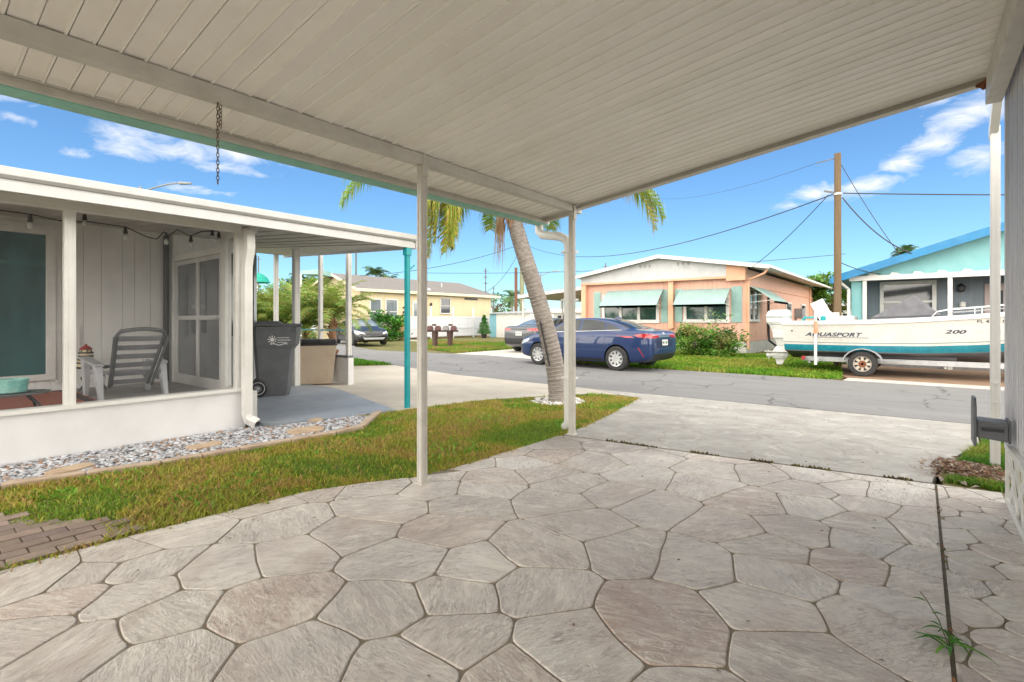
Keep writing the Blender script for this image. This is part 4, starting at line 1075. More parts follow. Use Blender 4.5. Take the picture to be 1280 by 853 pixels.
def build_car(name, label, loc, rotz, paint, ST, glassside, seams, wb, wr=.325, tw=.80, roofrack=False, rear=True, front=True, style='sedan', rimm=RIMM, spokes=9):
    root = thing(name, label, 'car', loc, rotz)
    rings = []
    for (x, zb, zt, zbelt, w, wrf) in ST:
        hi = zt > zbelt + .10
        H = []
        H += [(0, zb), (.55 * w, zb), (.90 * w, zb + .015), (.975 * w, zb + .10), (1.0 * w, zb + (zbelt - zb) * .45), (.995 * w, zb + (zbelt - zb) * .72), (.972 * w, zbelt - .045), (.935 * w, zbelt)]
        if hi:
            a = .915 * w
            H += [(a, zbelt + .02), (a + (wrf - a) * .5, zbelt + (zt - .09 - zbelt) * .55), (wrf + .015, zt - .075), (wrf - .04, zt - .03), (wrf * .6, zt - .006), (0, zt)]
        else:
            H += [(.90 * w, zbelt + (zt - zbelt) * .45), (.82 * w, zbelt + (zt - zbelt) * .75), (.70 * w, zbelt + (zt - zbelt) * .9), (.5 * w, zt - .006), (.3 * w, zt - .002), (0, zt)]
        ring = [(x, y, z) for y, z in H] + [(x, -y, z) for y, z in H[-2:0:-1]]
        rings.append(ring)
    n = len(rings[0]); vs = [p for r in rings for p in r]; fs = []
    for i in range(len(rings) - 1):
        for k in range(n): fs.append((i * n + k, i * n + (k + 1) % n, (i + 1) * n + (k + 1) % n, (i + 1) * n + k))
    fs.append(tuple(range(n - 1, -1, -1))); fs.append(tuple((len(rings) - 1) * n + k for k in range(n)))
    mb = MB(); mb.add(vs, fs)
    body = mb.build('body', [paint, BTRIM], root, local=True)
    s = body.modifiers.new('s', 'SUBSURF'); s.levels = 2; s.render_levels = 2
    cut = MB()
    for wx in wb:
        for sd in (-1, 1):
            cut.lathe([(wr + .055, -.17), (wr + .055, .17)], 32, (wx, sd * (tw + .03), wr), 'Y')
    cme = cut.build('cutter', [BTRIM], None, local=True)
    b = body.modifiers.new('b', 'BOOLEAN'); b.operation = 'DIFFERENCE'; b.object = cme; b.solver = 'EXACT'
    try: b.material_mode = 'TRANSFER'
    except Exception: pass
    cme.parent = root
    bpy.context.view_layer.update()
    dg = bpy.context.evaluated_depsgraph_get()
    me = bpy.data.meshes.new_from_object(body.evaluated_get(dg), preserve_all_data_layers=True, depsgraph=dg)
    body.modifiers.clear(); body.data = me; me.name = 'body'
    bpy.data.objects.remove(cme)
    for p in me.polygons: p.use_smooth = True
    me.set_sharp_from_angle(angle=R(45))
    bm = bmesh.new(); bm.from_mesh(me); bmesh.ops.recalc_face_normals(bm, faces=bm.faces); bm.to_mesh(me)
    bvh = BVHTree.FromBMesh(bm); bm.free()
    def decal(polys, axis, sgn, off, mat, nm, par=root, res=.05):
        out = MB()
        for poly in polys:
            bm = bmesh.new()
            P = (lambda a, b: (a, 0, b)) if axis == 'Y' else ((lambda a, b: (0, a, b)) if axis == 'X' else (lambda a, b: (a, b, 0)))
            f = bm.faces.new([bm.verts.new(P(a, b)) for a, b in poly])
            xs = [a for a, b in poly]; zs = [b for a, b in poly]
            for lo, hi, ia in ((min(xs), max(xs), 0), (min(zs), max(zs), 1)):
                no = {('Y', 0): (1, 0, 0), ('Y', 1): (0, 0, 1), ('X', 0): (0, 1, 0), ('X', 1): (0, 0, 1), ('Z', 0): (1, 0, 0), ('Z', 1): (0, 1, 0)}[(axis, ia)]
                q = lo + res
                while q < hi - .002:
                    bmesh.ops.bisect_plane(bm, geom=bm.verts[:] + bm.edges[:] + bm.faces[:], plane_co=tuple(q * c for c in no), plane_no=no); q += res
            idx = {}
            V = []
            for v in bm.verts:
                idx[v] = len(V)
                d = {'Y': Vector((0, -sgn, 0)), 'X': Vector((-sgn, 0, 0)), 'Z': Vector((0, 0, -sgn))}[axis]
                org = Vector(v.co) - d * 6
                hit, no, i_, dist = bvh.ray_cast(org, d)
                if hit is None or dist > 5.9 and axis == 'Y':
                    hit, no, i_, dist = bvh.find_nearest(Vector(v.co) - d * 1.0)
                if no.dot(d) > 0: no = -no
                V.append(hit + no * off)
            F = [[idx[v] for v in f.verts] for f in bm.faces]
            out.add(V, F); bm.free()
        return out.build(nm, mat, par, local=True, smooth=True)
    for sd in (1, -1):
        for gl in glassside:
            decal([gl], 'Y', sd, .004, CARGL, 'side_window')
        for ln in seams:
            pass
        for a, b in seams: decal([[(a[0] - .004, a[1]), (b[0] - .004, b[1]), (b[0] + .004, b[1]), (a[0] + .004, a[1])]], 'Y', sd, .0018, BTRIM, 'door_seam')
    return root, decal
def wheels(root, wb, wr, tw, rimm=RIMM, spokes=9):
    for wx in wb:
        for sd in (-1, 1):
            y = sd * (tw + .0)
            m = MB(); m.lathe([(wr * .62, -.105), (wr * .93, -.105), (wr, -.085), (wr, .085), (wr * .93, .105), (wr * .62, .105)], 32, (wx, y, wr), 'Y', cap=False)
            t_ = m.build('wheel', TYRE, root, local=True, smooth='auto')
            m = MB()
            m.lathe([(wr * .58, -.10 * 1), (wr * .66, -.108), (wr * .655, .108), (wr * .58, .10)], 32, (wx, y, wr), 'Y', cap=False)
            m.lathe([(wr * .60, -.045), (wr * .60, .045)], 24, (wx, y, wr), 'Y', 1)
            m.lathe([(wr * .16, -.10), (wr * .16, .10)], 14, (wx, y, wr), 'Y')
            for k in range(spokes):
                a = 2 * PI * k / spokes
                m.bar((wx + .03 * math.cos(a), y + sd * .085, wr + .03 * math.sin(a)), (wx + wr * .64 * math.cos(a), y + sd * .095, wr + wr * .64 * math.sin(a)), wr * .2, .018, up=(0, 1, 0))
            m.build('rim', [rimm, RIMD], t_, local=True, smooth='auto')
# blue saloon ---------------------------------------------------------
BLUE = carpaint('paint_blue', (.006, .026, .105))
ST = [(-2.31, .46, .80, .76, .66, .5), (-2.29, .36, .98, .94, .74, .5), (-2.20, .27, 1.07, 1.03, .80, .5), (-2.02, .23, 1.085, 1.03, .845, .52), (-1.78, .20, 1.11, 1.02, .87, .56),
      (-1.45, .18, 1.22, 1.01, .885, .58), (-1.05, .17, 1.35, 1.00, .89, .59), (-.6, .17, 1.42, .99, .89, .60), (-.1, .17, 1.435, .97, .89, .61), (.35, .17, 1.415, .96, .89, .61),
      (.75, .17, 1.30, .95, .89, .62), (1.15, .17, 1.09, .95, .885, .66), (1.4, .18, .985, .935, .88, .6), (1.75, .19, .92, .875, .86, .6), (2.05, .21, .83, .79, .80, .6), (2.22, .25, .70, .66, .70, .5), (2.31, .33, .58, .54, .56, .4)]
GS = [[(.92, 1.0), (.88, 1.10), (.45, 1.325), (.12, 1.365), (-.06, 1.365), (-.06, 1.03)],
      [(-.14, 1.035), (-.14, 1.365), (-.55, 1.35), (-.86, 1.285), (-.93, 1.06)],
      [(-.98, 1.065), (-.92, 1.265), (-1.12, 1.205), (-1.38, 1.10)]]
SEAM_ = [((-.10, .32), (-.10, 1.0)), ((.98, .34), (.98, .94)), ((-.98, .62), (-.98, 1.02)), ((-.98, .62), (-.86, .34))]
def seamx(l): return l
car1, dc = build_car('parked_car', 'dark blue saloon parked at the far road edge facing away to the left', (-7.62, 13.30, -.08), R(180 - 4), BLUE, ST, GS, SEAM_, (-1.35, 1.35))
wheels(car1, (-1.35, 1.35), .325, .80)
dc([[(-.60, 1.13), (-.46, 1.37), (.46, 1.37), (.60, 1.13)]], 'X', -1, .004, CARGL, 'rear_window')
dc([[(-.66, 1.06), (-.50, 1.36), (.50, 1.36), (.66, 1.06)]], 'X', 1, .004, CARGL, 'windscreen')
for sd in (1, -1):
    dc([[(sd * .30, .90), (sd * .30, .945), (sd * .86, 1.0), (sd * .86, .885), (sd * .6, .875)]], 'X', -1, .006, REDL, 'tail_light')
    dc([[(-2.24, .90), (-2.20, 1.0), (-1.98, .985), (-1.84, .955), (-1.98, .90)]], 'Y', sd, .006, REDL, 'tail_light')
    dc([[(2.22, .62), (2.05, .74), (1.72, .80), (1.80, .70), (2.10, .60)]], 'Y', sd, .006, CLEARL, 'headlight')
    dc([[(-2.0, .64), (-2.13, .40), (-2.11, .40), (-1.97, .64)]], 'Y', sd, .005, REDL, 'reflector')
    dc([[(.56, .885), (.76, .885), (.76, .91), (.56, .91)], [(-.42, .905), (-.62, .905), (-.62, .93), (-.42, .93)]], 'Y', sd, .016, BLUE, 'door_handle')
    dc([[(.94, .985), (-1.42, 1.075), (-1.42, 1.088), (.94, 1.0)]], 'Y', sd, .007, CHROME, 'window_trim')
    dc([[(-.98, .24), (.98, .24), (.98, .30), (-.98, .30)]], 'Y', sd, .004, BTRIM, 'sill_trim')
    m = MB(); m.hexa([(.72, sd * .88, .98), (.84, sd * .88, .98), (.84, sd * 1.02, .985), (.74, sd * 1.03, .985)], [(.72, sd * .89, 1.06), (.82, sd * .89, 1.07), (.82, sd * 1.02, 1.09), (.73, sd * 1.04, 1.08)]); m.build('mirror', BLUE, car1, local=True, bevel=.02)
dc([[(-.30, .90), (-.30, .925), (.30, .925), (.30, .90)]], 'X', -1, .005, CHROME, 'boot_trim')
dc([[(-.6, .30), (-.62, .46), (.62, .46), (.6, .30)]], 'X', -1, .005, BTRIM, 'bumper_insert')
dc([[(-.42, .64), (-.42, .86), (.42, .86), (.42, .64)]], 'X', -1, .004, M('plate_recess', (.012, .018, .06), None, .35, 9, 0), 'plate_recess')
pl_ = dc([[(-.16, .68), (-.16, .83), (.16, .83), (.16, .68)]], 'X', -1, .010, PLATE, 'number_plate')
dc([[(-.12 + k * .04, .72), (-.12 + k * .04, .79), (-.095 + k * .04, .79), (-.095 + k * .04, .72)] for k in range(7) if k != 3], 'X', -1, .013, PLTXT, 'plate_characters', par=pl_)
dc([[(-.05, .975), (-.06, 1.005), (0, 1.025), (.06, 1.005), (.05, .975)]], 'X', -1, .008, CHROME, 'emblem')
m = MB(); m.hexa([(-.98, -.02, 1.365), (-.72, -.03, 1.40), (-.72, .03, 1.40), (-.98, .02, 1.365)], [(-.98, -.004, 1.44), (-.90, -.006, 1.45), (-.90, .006, 1.45), (-.98, .004, 1.44)]); m.build('roof_aerial', BLUE, car1, local=True)
for poly in ([(-.80, .625), (-.80, .633), (.80, .633), (.80, .625)], [(-.47, .64), (-.50, .90), (-.492, .90), (-.462, .64)], [(.47, .64), (.50, .90), (.492, .90), (.462, .64)]): dc([poly], 'X', -1, .0025, BTRIM, 'boot_seam')
dc([[(-1.62, .80), (-1.62, .94), (-1.46, .94), (-1.46, .80)]], 'Y', 1, .002, BLUE, 'fuel_flap')
# grey saloon ----------------------------------------------------------
GREYP = carpaint('paint_grey', (.085, .09, .10))
ST2 = [(-2.42, .46, .84, .80, .70, .5), (-2.40, .34, 1.02, .98, .78, .5), (-2.30, .26, 1.10, 1.06, .84, .5), (-2.05, .22, 1.11, 1.05, .88, .52), (-1.75, .2, 1.15, 1.03, .90, .58),
       (-1.35, .18, 1.29, 1.02, .915, .6), (-.9, .17, 1.40, 1.01, .92, .61), (-.4, .17, 1.45, 1.0, .92, .62), (.1, .17, 1.45, .98, .92, .62), (.5, .17, 1.40, .97, .92, .63), (.95, .17, 1.22, .96, .915, .65), (1.3, .17, 1.05, .95, .91, .66), (1.6, .18, .97, .92, .90, .6), (1.95, .2, .89, .85, .87, .6), (2.25, .24, .76, .72, .78, .5), (2.42, .32, .6, .56, .62, .4)]
GS2 = [[(1.0, 1.02), (.95, 1.10), (.5, 1.34), (.15, 1.385), (-.06, 1.385), (-.06, 1.04)], [(-.14, 1.045), (-.14, 1.385), (-.6, 1.37), (-.95, 1.30), (-1.0, 1.06)], [(-1.05, 1.07), (-1.0, 1.285), (-1.25, 1.21), (-1.5, 1.11)]]
car2, dc = build_car('parked_car', 'dark grey saloon parked on the far driveway with its rear toward the road', (-12.85, 18.85, -.08), R(90), GREYP, ST2, GS2, SEAM_, (-1.40, 1.40), wr=.335, tw=.82)
wheels(car2, (-1.40, 1.40), .335, .82)
dc([[(-.62, 1.16), (-.48, 1.39), (.48, 1.39), (.62, 1.16)]], 'X', -1, .004, GLY, 'rear_window')
dc([[(-.68, 1.08), (-.52, 1.38), (.52, 1.38), (.68, 1.08)]], 'X', 1, .004, CARGL, 'windscreen')
for sd in (1, -1):
    dc([[(sd * .42, .93), (sd * .42, .99), (sd * .88, 1.03), (sd * .88, .90)]], 'X', -1, .006, REDL, 'tail_light')
    dc([[(-2.34, .92), (-2.3, 1.03), (-2.05, 1.01), (-1.9, .97), (-2.1, .92)]], 'Y', sd, .006, REDL, 'tail_light')
    dc([[(-1.0, .24), (1.0, .24), (1.0, .30), (-1.0, .30)]], 'Y', sd, .004, BTRIM, 'sill_trim')
    dc([[(.6, .905), (.8, .905), (.8, .93), (.6, .93)], [(-.42, .925), (-.62, .925), (-.62, .95), (-.42, .95)]], 'Y', sd, .016, GREYP, 'door_handle')
    m = MB(); m.hexa([(.78, sd * .9, 1.0), (.9, sd * .9, 1.0), (.9, sd * 1.05, 1.0), (.8, sd * 1.06, 1.0)], [(.78, sd * .91, 1.08), (.88, sd * .91, 1.09), (.88, sd * 1.05, 1.1), (.79, sd * 1.07, 1.1)]); m.build('mirror', GREYP, car2, local=True, bevel=.02)
dc([[(-.42, .955), (-.42, .985), (.42, .985), (.42, .955)]], 'X', -1, .006, BTRIM, 'boot_trim')
dc([[(-.76, .36), (-.8, .60), (.8, .60), (.76, .36)]], 'X', -1, .005, BTRIM, 'bumper_insert')
pl_ = dc([[(-.16, .72), (-.16, .87), (.16, .87), (.16, .72)]], 'X', -1, .010, PLATE, 'number_plate')
dc([[(-.12 + k * .04, .76), (-.12 + k * .04, .83), (-.095 + k * .04, .83), (-.095 + k * .04, .76)] for k in range(7) if k != 3], 'X', -1, .013, PLTXT, 'plate_characters', par=pl_)
# black fastback ---------------------------------------------------------
BLKP = carpaint('paint_black', (.012, .012, .014))
ST3 = [(-2.32, .46, .92, .88, .68, .5), (-2.28, .34, 1.05, 1.0, .78, .5), (-2.1, .25, 1.11, 1.02, .85, .54), (-1.7, .2, 1.22, 1.01, .90, .58), (-1.2, .17, 1.35, 1.0, .92, .6), (-.6, .17, 1.43, .98, .925, .61), (-.1, .17, 1.445, .96, .925, .61), (.35, .17, 1.40, .95, .925, .62), (.85, .17, 1.23, .93, .92, .64), (1.25, .17, 1.02, .91, .915, .66), (1.6, .18, .92, .87, .91, .6), (1.95, .2, .83, .79, .88, .6), (2.2, .24, .72, .68, .80, .5), (2.34, .30, .58, .54, .64, .4)]
GS3 = [[(1.02, .97), (.9, 1.10), (.45, 1.32), (.1, 1.375), (-.1, 1.375), (-.1, 1.0)], [(-.17, 1.005), (-.17, 1.375), (-.6, 1.36), (-1.15, 1.26), (-1.5, 1.10), (-1.1, 1.03)]]
car3, dc = build_car('parked_car', 'black fastback saloon with rounded bonnet parked beside the green shrub', (-24.55, 16.9, -.09), R(-16), BLKP, ST3, GS3, SEAM_[:3], (-1.42, 1.44), wr=.345, tw=.82)
wheels(car3, (-1.42, 1.44), .345, .82, M('rim_grey', (.16, .165, .17), None, .35, 9, 0, metal=.5), 8)
dc([[(-.70, 1.02), (-.52, 1.36), (.52, 1.36), (.70, 1.02)]], 'X', 1, .004, GLY, 'windscreen')
dc([[(-.6, 1.15), (-.48, 1.38), (.48, 1.38), (.6, 1.15)]], 'X', -1, .004, CARGL, 'rear_window')
for sd in (1, -1):
    dc([[(sd * .46, .60), (sd * .50, .68), (sd * .84, .80), (sd * .82, .68)]], 'X', 1, .006, CLEARL, 'headlight')
    dc([[(2.22, .62), (2.05, .74), (1.72, .80), (1.80, .70), (2.10, .60)]], 'Y', sd, .006, CLEARL, 'headlight')
    m = MB(); m.hexa([(.78, sd * .9, .98), (.9, sd * .9, .98), (.9, sd * 1.05, .98), (.8, sd * 1.06, .98)], [(.78, sd * .91, 1.06), (.88, sd * .91, 1.07), (.88, sd * 1.05, 1.08), (.79, sd * 1.07, 1.08)]); m.build('mirror', BLKP, car3, local=True, bevel=.02)
dc([[(-.5, .34), (-.6, .44), (.6, .44), (.5, .34)]], 'X', 1, .006, GRYPL, 'front_intake')
dc([[(-.2, .50), (-.2, .555), (.2, .555), (.2, .50)]], 'X', 1, .006, BTRIM, 'front_plate')

# ------------------------------------------------------------------ boat on trailer
GEL = M('gelcoat_cream', (.68, .66, .615), (.61, .59, .545), .25, 3, .02, coat=.5, dirt=.22, dirtc=(.45, .38, .28))
GELW = M('gelcoat_white', (.72, .72, .70), (.64, .64, .62), .25, 4, .02, coat=.5, dirt=.2, dirtc=(.5, .46, .38))
TEALB = M('boat_teal', (.015, .25, .33), (.012, .18, .25), .3, 3, .02, coat=.3)
BOTT = M('boat_bottom', (.19, .19, .205), (.13, .13, .145), .6, 4, .1)
LINE = M('boat_line', (.22, .30, .30), None, .4, 3, 0)
bt = thing('motor_boat', 'cream centre console motor boat with a teal stripe on a road trailer', 'boat', (-2.75, 15.95, -.08))
# local: x from stern(0) to bow(6.1)
BX = [0, .8, 1.8, 2.8, 3.8, 4.6, 5.3, 5.8, 6.1]
def S(ys, x):
    return float(np.interp(x, BX, ys))
sheer = [1.33, 1.335, 1.36, 1.41, 1.49, 1.58, 1.68, 1.76, 1.82]
half = [1.12, 1.17, 1.19, 1.17, 1.06, .86, .56, .27, .03]
chz = [.56, .56, .56, .57, .62, .70, .84, 1.02, 1.25]
chw = [1.0, 1.02, 1.02, .97, .80, .56, .29, .10, .01]
keel = [.32, .31, .31, .32, .36, .45, .62, .88, 1.2]
def ring(x):
    sh, hw, cz, cw, kz = S(sheer, x), S(half, x), S(chz, x), S(chw, x), S(keel, x)
    def side(z):
        f = (z - cz) / (sh - cz); return cw + (hw - cw) * (f ** .75)
    d = (sh - cz) / .77
    z1, z2, z3, z4 = cz + .02 * d, cz + .17 * d, cz + .215 * d, cz + .235 * d
    inn = max(hw - .2, hw * .6)
    fl = sh - (.42 if x < 4.3 else .10)
    H = [(0, kz), (cw, cz), (side(z1) + .006, z1), (side(z2) + .003, z2), (side(z3), z3), (side(z4), z4), (side(sh - .11), sh - .11), (hw + .022, sh - .095), (hw + .022, sh - .05), (hw - .01, sh - .03), (hw - .05, sh + .0), (inn, sh - .005), (inn - .02 * hw, fl), (0, fl)]
    return [(x + .10 * (z - kz) * (1 if x < .1 else 0) * -1, y, z) for y, z in H], H
mb = MB(); xs = [0, .02] + [.3 + .2 * i for i in range(29)] + [6.08]
rings = [ring(x)[0] for x in xs]; n = len(rings[0])
mats_h = [3, 3, 1, 0, 2, 0, 4, 4, 4, 4, 4, 4, 4]
for sd in (1, -1):
    vs = [(x, y * sd, z) for r in rings for x, y, z in r]
    for k in range(n - 1):
        for i in range(len(rings) - 1):
            a, b, c, d = i * n + k, i * n + k + 1, (i + 1) * n + k + 1, (i + 1) * n + k
            mb.add([vs[a], vs[b], vs[c], vs[d]], [(0, 1, 2, 3)], mats_h[k])
    r0 = [(x, y * sd, z) for x, y, z in rings[0]]
    mb.add(r0, [tuple(range(n))], 0)
hull = mb.build('hull', [GEL, TEALB, LINE, BOTT, GELW], bt, local=True, smooth='auto')
bm = bmesh.new(); bm.from_mesh(hull.data); bmesh.ops.remove_doubles(bm, verts=bm.verts, dist=.0008); bmesh.ops.recalc_face_normals(bm, faces=bm.faces); bm.to_mesh(hull.data)
hb = BVHTree.FromBMesh(bm); bm.free(); hull.data.set_sharp_from_angle(angle=R(35))
# lettering on the near side : filled outlines wrapped onto the hull
def hull_text(txt, x, z, size, mat, nm, shear=.25, sx=1.0, bold=0.0):
    cu = bpy.data.curves.new(nm, 'FONT'); cu.body = txt; cu.size = size; cu.shear = shear; cu.offset = bold; cu.space_character = 1.05
    ob = bpy.data.objects.new('tmp_text', cu); col.objects.link(ob); bpy.context.view_layer.update()
    dg = bpy.context.evaluated_depsgraph_get()
    me = bpy.data.meshes.new_from_object(ob.evaluated_get(dg)); bpy.data.objects.remove(ob)
    bm = bmesh.new(); bm.from_mesh(me)
    x_lo = min(v.co.x for v in bm.verts); x_hi = max(v.co.x for v in bm.verts)
    for v in bm.verts:
        X_, Z_ = x + (v.co.x - x_lo) * sx, z + v.co.y
        hit, no, i, d = hb.ray_cast(Vector((X_, -4, Z_)), Vector((0, 1, 0)))
        v.co = Vector((X_, (hit.y if hit else -1.2) - .004, Z_))
    bm.to_mesh(me); bm.free(); me.materials.clear(); me.materials.append(mat); me.name = nm
    return link(nm, me, bt)
DKBL = M('lettering_dark', (.045, .06, .10), None, .4, 5, 0)
hull_text('AQUASPORT', .45, .95, .135, DKBL, 'lettering', .35, 1.42, .004)
hull_text('200', 3.18, 1.055, .115, DKBL, 'lettering', .3, 1.9, .003)
hull_text('FL 4719 NX', 3.72, 1.29, .10, BLACK, 'registration', 0, 1.1, .001)
m = MB(); m.bar((.62, -1.167, .925), (1.8, -1.185, .925), .004, .012); m.build('lettering_line', DKBL, bt, local=True)
# rail
m = MB()
for sd in (-1, 1):
    pts = [(2.95 + .0, sd * (S(half, 2.95) - .08), S(sheer, 2.95) - .01), (3.05, sd * (S(half, 3.05) - .09), S(sheer, 3.05) + .12)]
    for x in (3.3, 3.8, 4.4, 5.0, 5.5, 5.9): pts.append((x, sd * max(.05, S(half, x) - .09), S(sheer, x) + .16))
    m.tube(pts, .010, 6)
    m.tube([(p[0], p[1], p[2] - .08) for p in pts[2:]], .009, 6)
    for x in (3.8, 4.4, 5.0, 5.5): m.rod((x, sd * max(.05, S(half, x) - .09), S(sheer, x) - .01), (x, sd * max(.05, S(half, x) - .09), S(sheer, x) + .16), .011, 6)
m.build('bow_rail', CHROME, bt, local=True, smooth='auto')
# console under its grey cover, leaning post, folded seat
m = MB()
m.hexa([(1.85, -.42, .95), (3.1, -.42, .95), (3.1, .42, .95), (1.85, .42, .95)], [(1.78, -.5, 1.40), (3.15, -.5, 1.46), (3.15, .5, 1.46), (1.78, .5, 1.40)])
m.hexa([(1.78, -.5, 1.40), (3.15, -.5, 1.46), (3.15, .5, 1.46), (1.78, .5, 1.40)], [(2.52, -.34, 1.88), (2.64, -.30, 1.96), (2.64, .30, 1.96), (2.52, .34, 1.88)])
COVERM = M('grey_canvas', (.155, .155, .17), (.11, .11, .125), .85, 5, .4, 25)
o = m.build('console_cover', COVERM, bt, local=True, bevel=.03)
m = MB(); m.box(.95, 1.45, -.5, .5, .92, 1.46); m.build('cooler_seat', GELW, bt, local=True, bevel=.03)
m = MB(); m.bar((.80, -.18, 1.42), (.58, -.18, 1.86), .32, .07, up=(0, 1, 0)); m.bar((.80, -.2, 1.40), (1.1, -.2, 1.40), .3, .08, up=(0, 1, 0)); m.tube([(.92, -.34, 1.38), (.62, -.34, 1.62), (.58, -.34, 1.8)], .012, 6)
m.build('folding_seat', GELW, bt, local=True, bevel=.02)
m = MB(); m.tube([(.35, -.9, 1.3), (.42, -.9, 1.42), (.62, -.9, 1.42), (.7, -.9, 1.3)], .03, 8); m.lathe([(.05, 0), (.06, .03), (.06, .12), (.03, .14)], 10, (.82, -.85, 1.32)); m.build('stern_fittings', TEALP, bt, local=True, smooth='auto')
m = MB(); m.lathe([(.012, 0), (.02, .01)], 8, (.16, -1.14, 1.08), 'Y'); m.build('drain_fitting', BLACK, bt, local=True)
# outboard
m = MB()
def osec(z, x0, x1, w): return [(x0, -w * .7, z), (x0 + (x1 - x0) * .3, -w, z), (x0 + (x1 - x0) * .75, -w, z), (x1, -w * .6, z), (x1, w * .6, z), (x0 + (x1 - x0) * .75, w, z), (x0 + (x1 - x0) * .3, w, z), (x0, w * .7, z)]
def loft(m, secs, mi=0):
    n = len(secs[0]); vs = [p for s in secs for p in s]
    fs = [tuple(range(n - 1, -1, -1)), tuple((len(secs) - 1) * n + k for k in range(n))]
    for i in range(len(secs) - 1): fs += [(i * n + k, i * n + (k + 1) % n, (i + 1) * n + (k + 1) % n, (i + 1) * n + k) for k in range(n)]
    m.add(vs, fs, mi)
loft(m, [osec(1.22, -.62, -.08, .17), osec(1.30, -.66, -.06, .21), osec(1.50, -.67, -.06, .22), osec(1.60, -.62, -.07, .20), osec(1.64, -.52, -.12, .13)])
ob_ = m.build('outboard', GELW, bt, local=True, bevel=.02)
m = MB(); loft(m, [osec(1.425, -.673, -.055, .2235), osec(1.455, -.673, -.055, .2235)]); m.build('cowl_stripe', LINE, ob_, local=True)
m = MB(); loft(m, [osec(.62, -.40, -.14, .06), osec(.8, -.46, -.14, .075), osec(1.05, -.54, -.12, .11), osec(1.22, -.60, -.10, .15)]); m.box(-.5, .05, -.12, .12, .85, 1.1)
m.build('midsection', GELW, ob_, local=True, bevel=.015)
m = MB(); loft(m, [osec(.27, -.50, -.18, .05), osec(.36, -.58, -.12, .075), osec(.44, -.55, -.15, .06), osec(.62, -.42, -.14, .055)]); m.box(-.72, -.08, -.13, .13, .455, .475); m.prism([(-.46, .27), (-.2, .27), (-.28, .10), (-.42, .10)], -.012, .012, 'Y')
m.lathe([(.07, -.68), (.07, -.5)], 12, (0, 0, .36), 'X')
for k in range(3):
    a = k * 2.094; m.bar((-.6, 0, .36), (-.62, .16 * math.cos(a), .36 + .16 * math.sin(a)), .12, .012, up=(1, .4, 0))
m.build('gearcase', GELW, ob_, local=True, bevel=.01)
# trailer
tr = thing('boat_trailer', 'galvanised boat trailer with one white spoked wheel and upright guide poles', 'trailer', (-2.75, 15.95, -.08))
m = MB()
for sd in (-1, 1): m.box(.35, 5.2, sd * .80 - .035, sd * .80 + .035, .30, .42); m.bar((5.2, sd * .80, .36), (6.9, sd * .05, .40), .07, .12)
for x in (.5, 1.67, 3.2, 4.8): m.box(x - .03, x + .03, -.8, .8, .24, .299)
m.bar((6.8, 0, .40), (7.8, 0, .42), .09, .11)
m.build('frame', STEEL, tr, local=True, bevel=.006)
m = MB()
for sd in (-1, 1): m.box(.5, 3.4, sd * .62 - .04, sd * .62 + .04, .43, .50)
m.build('bunk', M('bunk_carpet', (.12, .12, .13), None, .95, 20, .3), tr, local=True)
m = MB(); m.rod((1.67, -1.2, .30), (1.67, 1.2, .30), .03); m.build('axle', STEEL, tr, local=True)
FEND = M('fender_grey', (.36, .36, .38), (.28, .28, .30), .5, 5, .1)
for sd in (-1, 1):
    y = sd * 1.10
    m = MB(); m.lathe([(.17, -.09), (.28, -.09), (.30, -.07), (.30, .07), (.28, .09), (.17, .09)], 28, (1.67, y, .30), 'Y', cap=False); t_ = m.build('wheel', TYRE, tr, local=True, smooth='auto')
    m = MB(); m.lathe([(.165, -.085), (.185, -.094), (.18, .094), (.165, .085)], 28, (1.67, y, .30), 'Y', cap=False); m.lathe([(.168, -.03), (.168, .03)], 24, (1.67, y, .30), 'Y', 1)
    for k in range(8):
        a = k * PI / 4; m.bar((1.67 + .04 * math.cos(a), y + sd * .07, .30 + .04 * math.sin(a)), (1.67 + .17 * math.cos(a), y + sd * .07, .30 + .17 * math.sin(a)), .058, .02, up=(0, 1, 0))
    m.build('rim', [M('rim_beige', (.55, .51, .44), (.42, .36, .29), .55, 9, .1, dirt=.4, dirtc=(.3, .15, .07)), RIMD], t_, local=True)
    m = MB(); m.lathe([(.075, -.10), (.08, -.09), (.08, .09), (.075, .10)], 14, (1.67, y, .30), 'Y'); m.build('hub', RUST, t_, local=True)
    m = MB(); prof = []
    for k in range(9):
        a = R(170 - k * 20); prof.append((1.67 + .40 * math.cos(a) * 1.02, .33 + .34 * math.sin(a)))
    inner = [(x + (1.67 - x) * .06, z - .018) for x, z in prof]
    m.prism(prof + inner[::-1], y - .13, y + .13, 'Y'); m.box(2.03, 2.5, y - .12, y + .12, .40, .42); m.build('fender', FEND, tr, local=True)
    m = MB(); m.rod((.72, sd * 1.34, .24), (.72, sd * 1.34, 1.60), .034, 12); m.bar((.72, sd * .8, .35), (.72, sd * 1.34, .30), .05, .05)
    gp_ = m.build('guide_pole', GELW, tr, local=True, smooth='auto')
    m = MB(); m.rod((.725, sd * 1.345, 1.02), (.725, sd * 1.345, 1.33), .046, 12); m.build('orange_sleeve', M('faded_orange', (.62, .25, .13), (.55, .30, .2), .6, 6), gp_, local=True, smooth='auto')
    m = MB(); m.box(.36, .44, sd * .95 - .08, sd * .95 + .08, .33, .43); m.build('tail_light', REDL, tr, local=True, bevel=.01)
m = MB(); m.rod((6.9, .12, -.0), (6.9, .12, .75), .03); m.rod((6.9, .12, .0), (6.9, .12, .08), .07); m.build('jack', STEEL, tr, local=True)
m = MB(); m.bar((6.35, 0, .42), (6.35, 0, 1.15), .07, .07); m.box(6.28, 6.4, -.08, .08, 1.15, 1.3); m.build('winch_post', STEEL, tr, local=True)
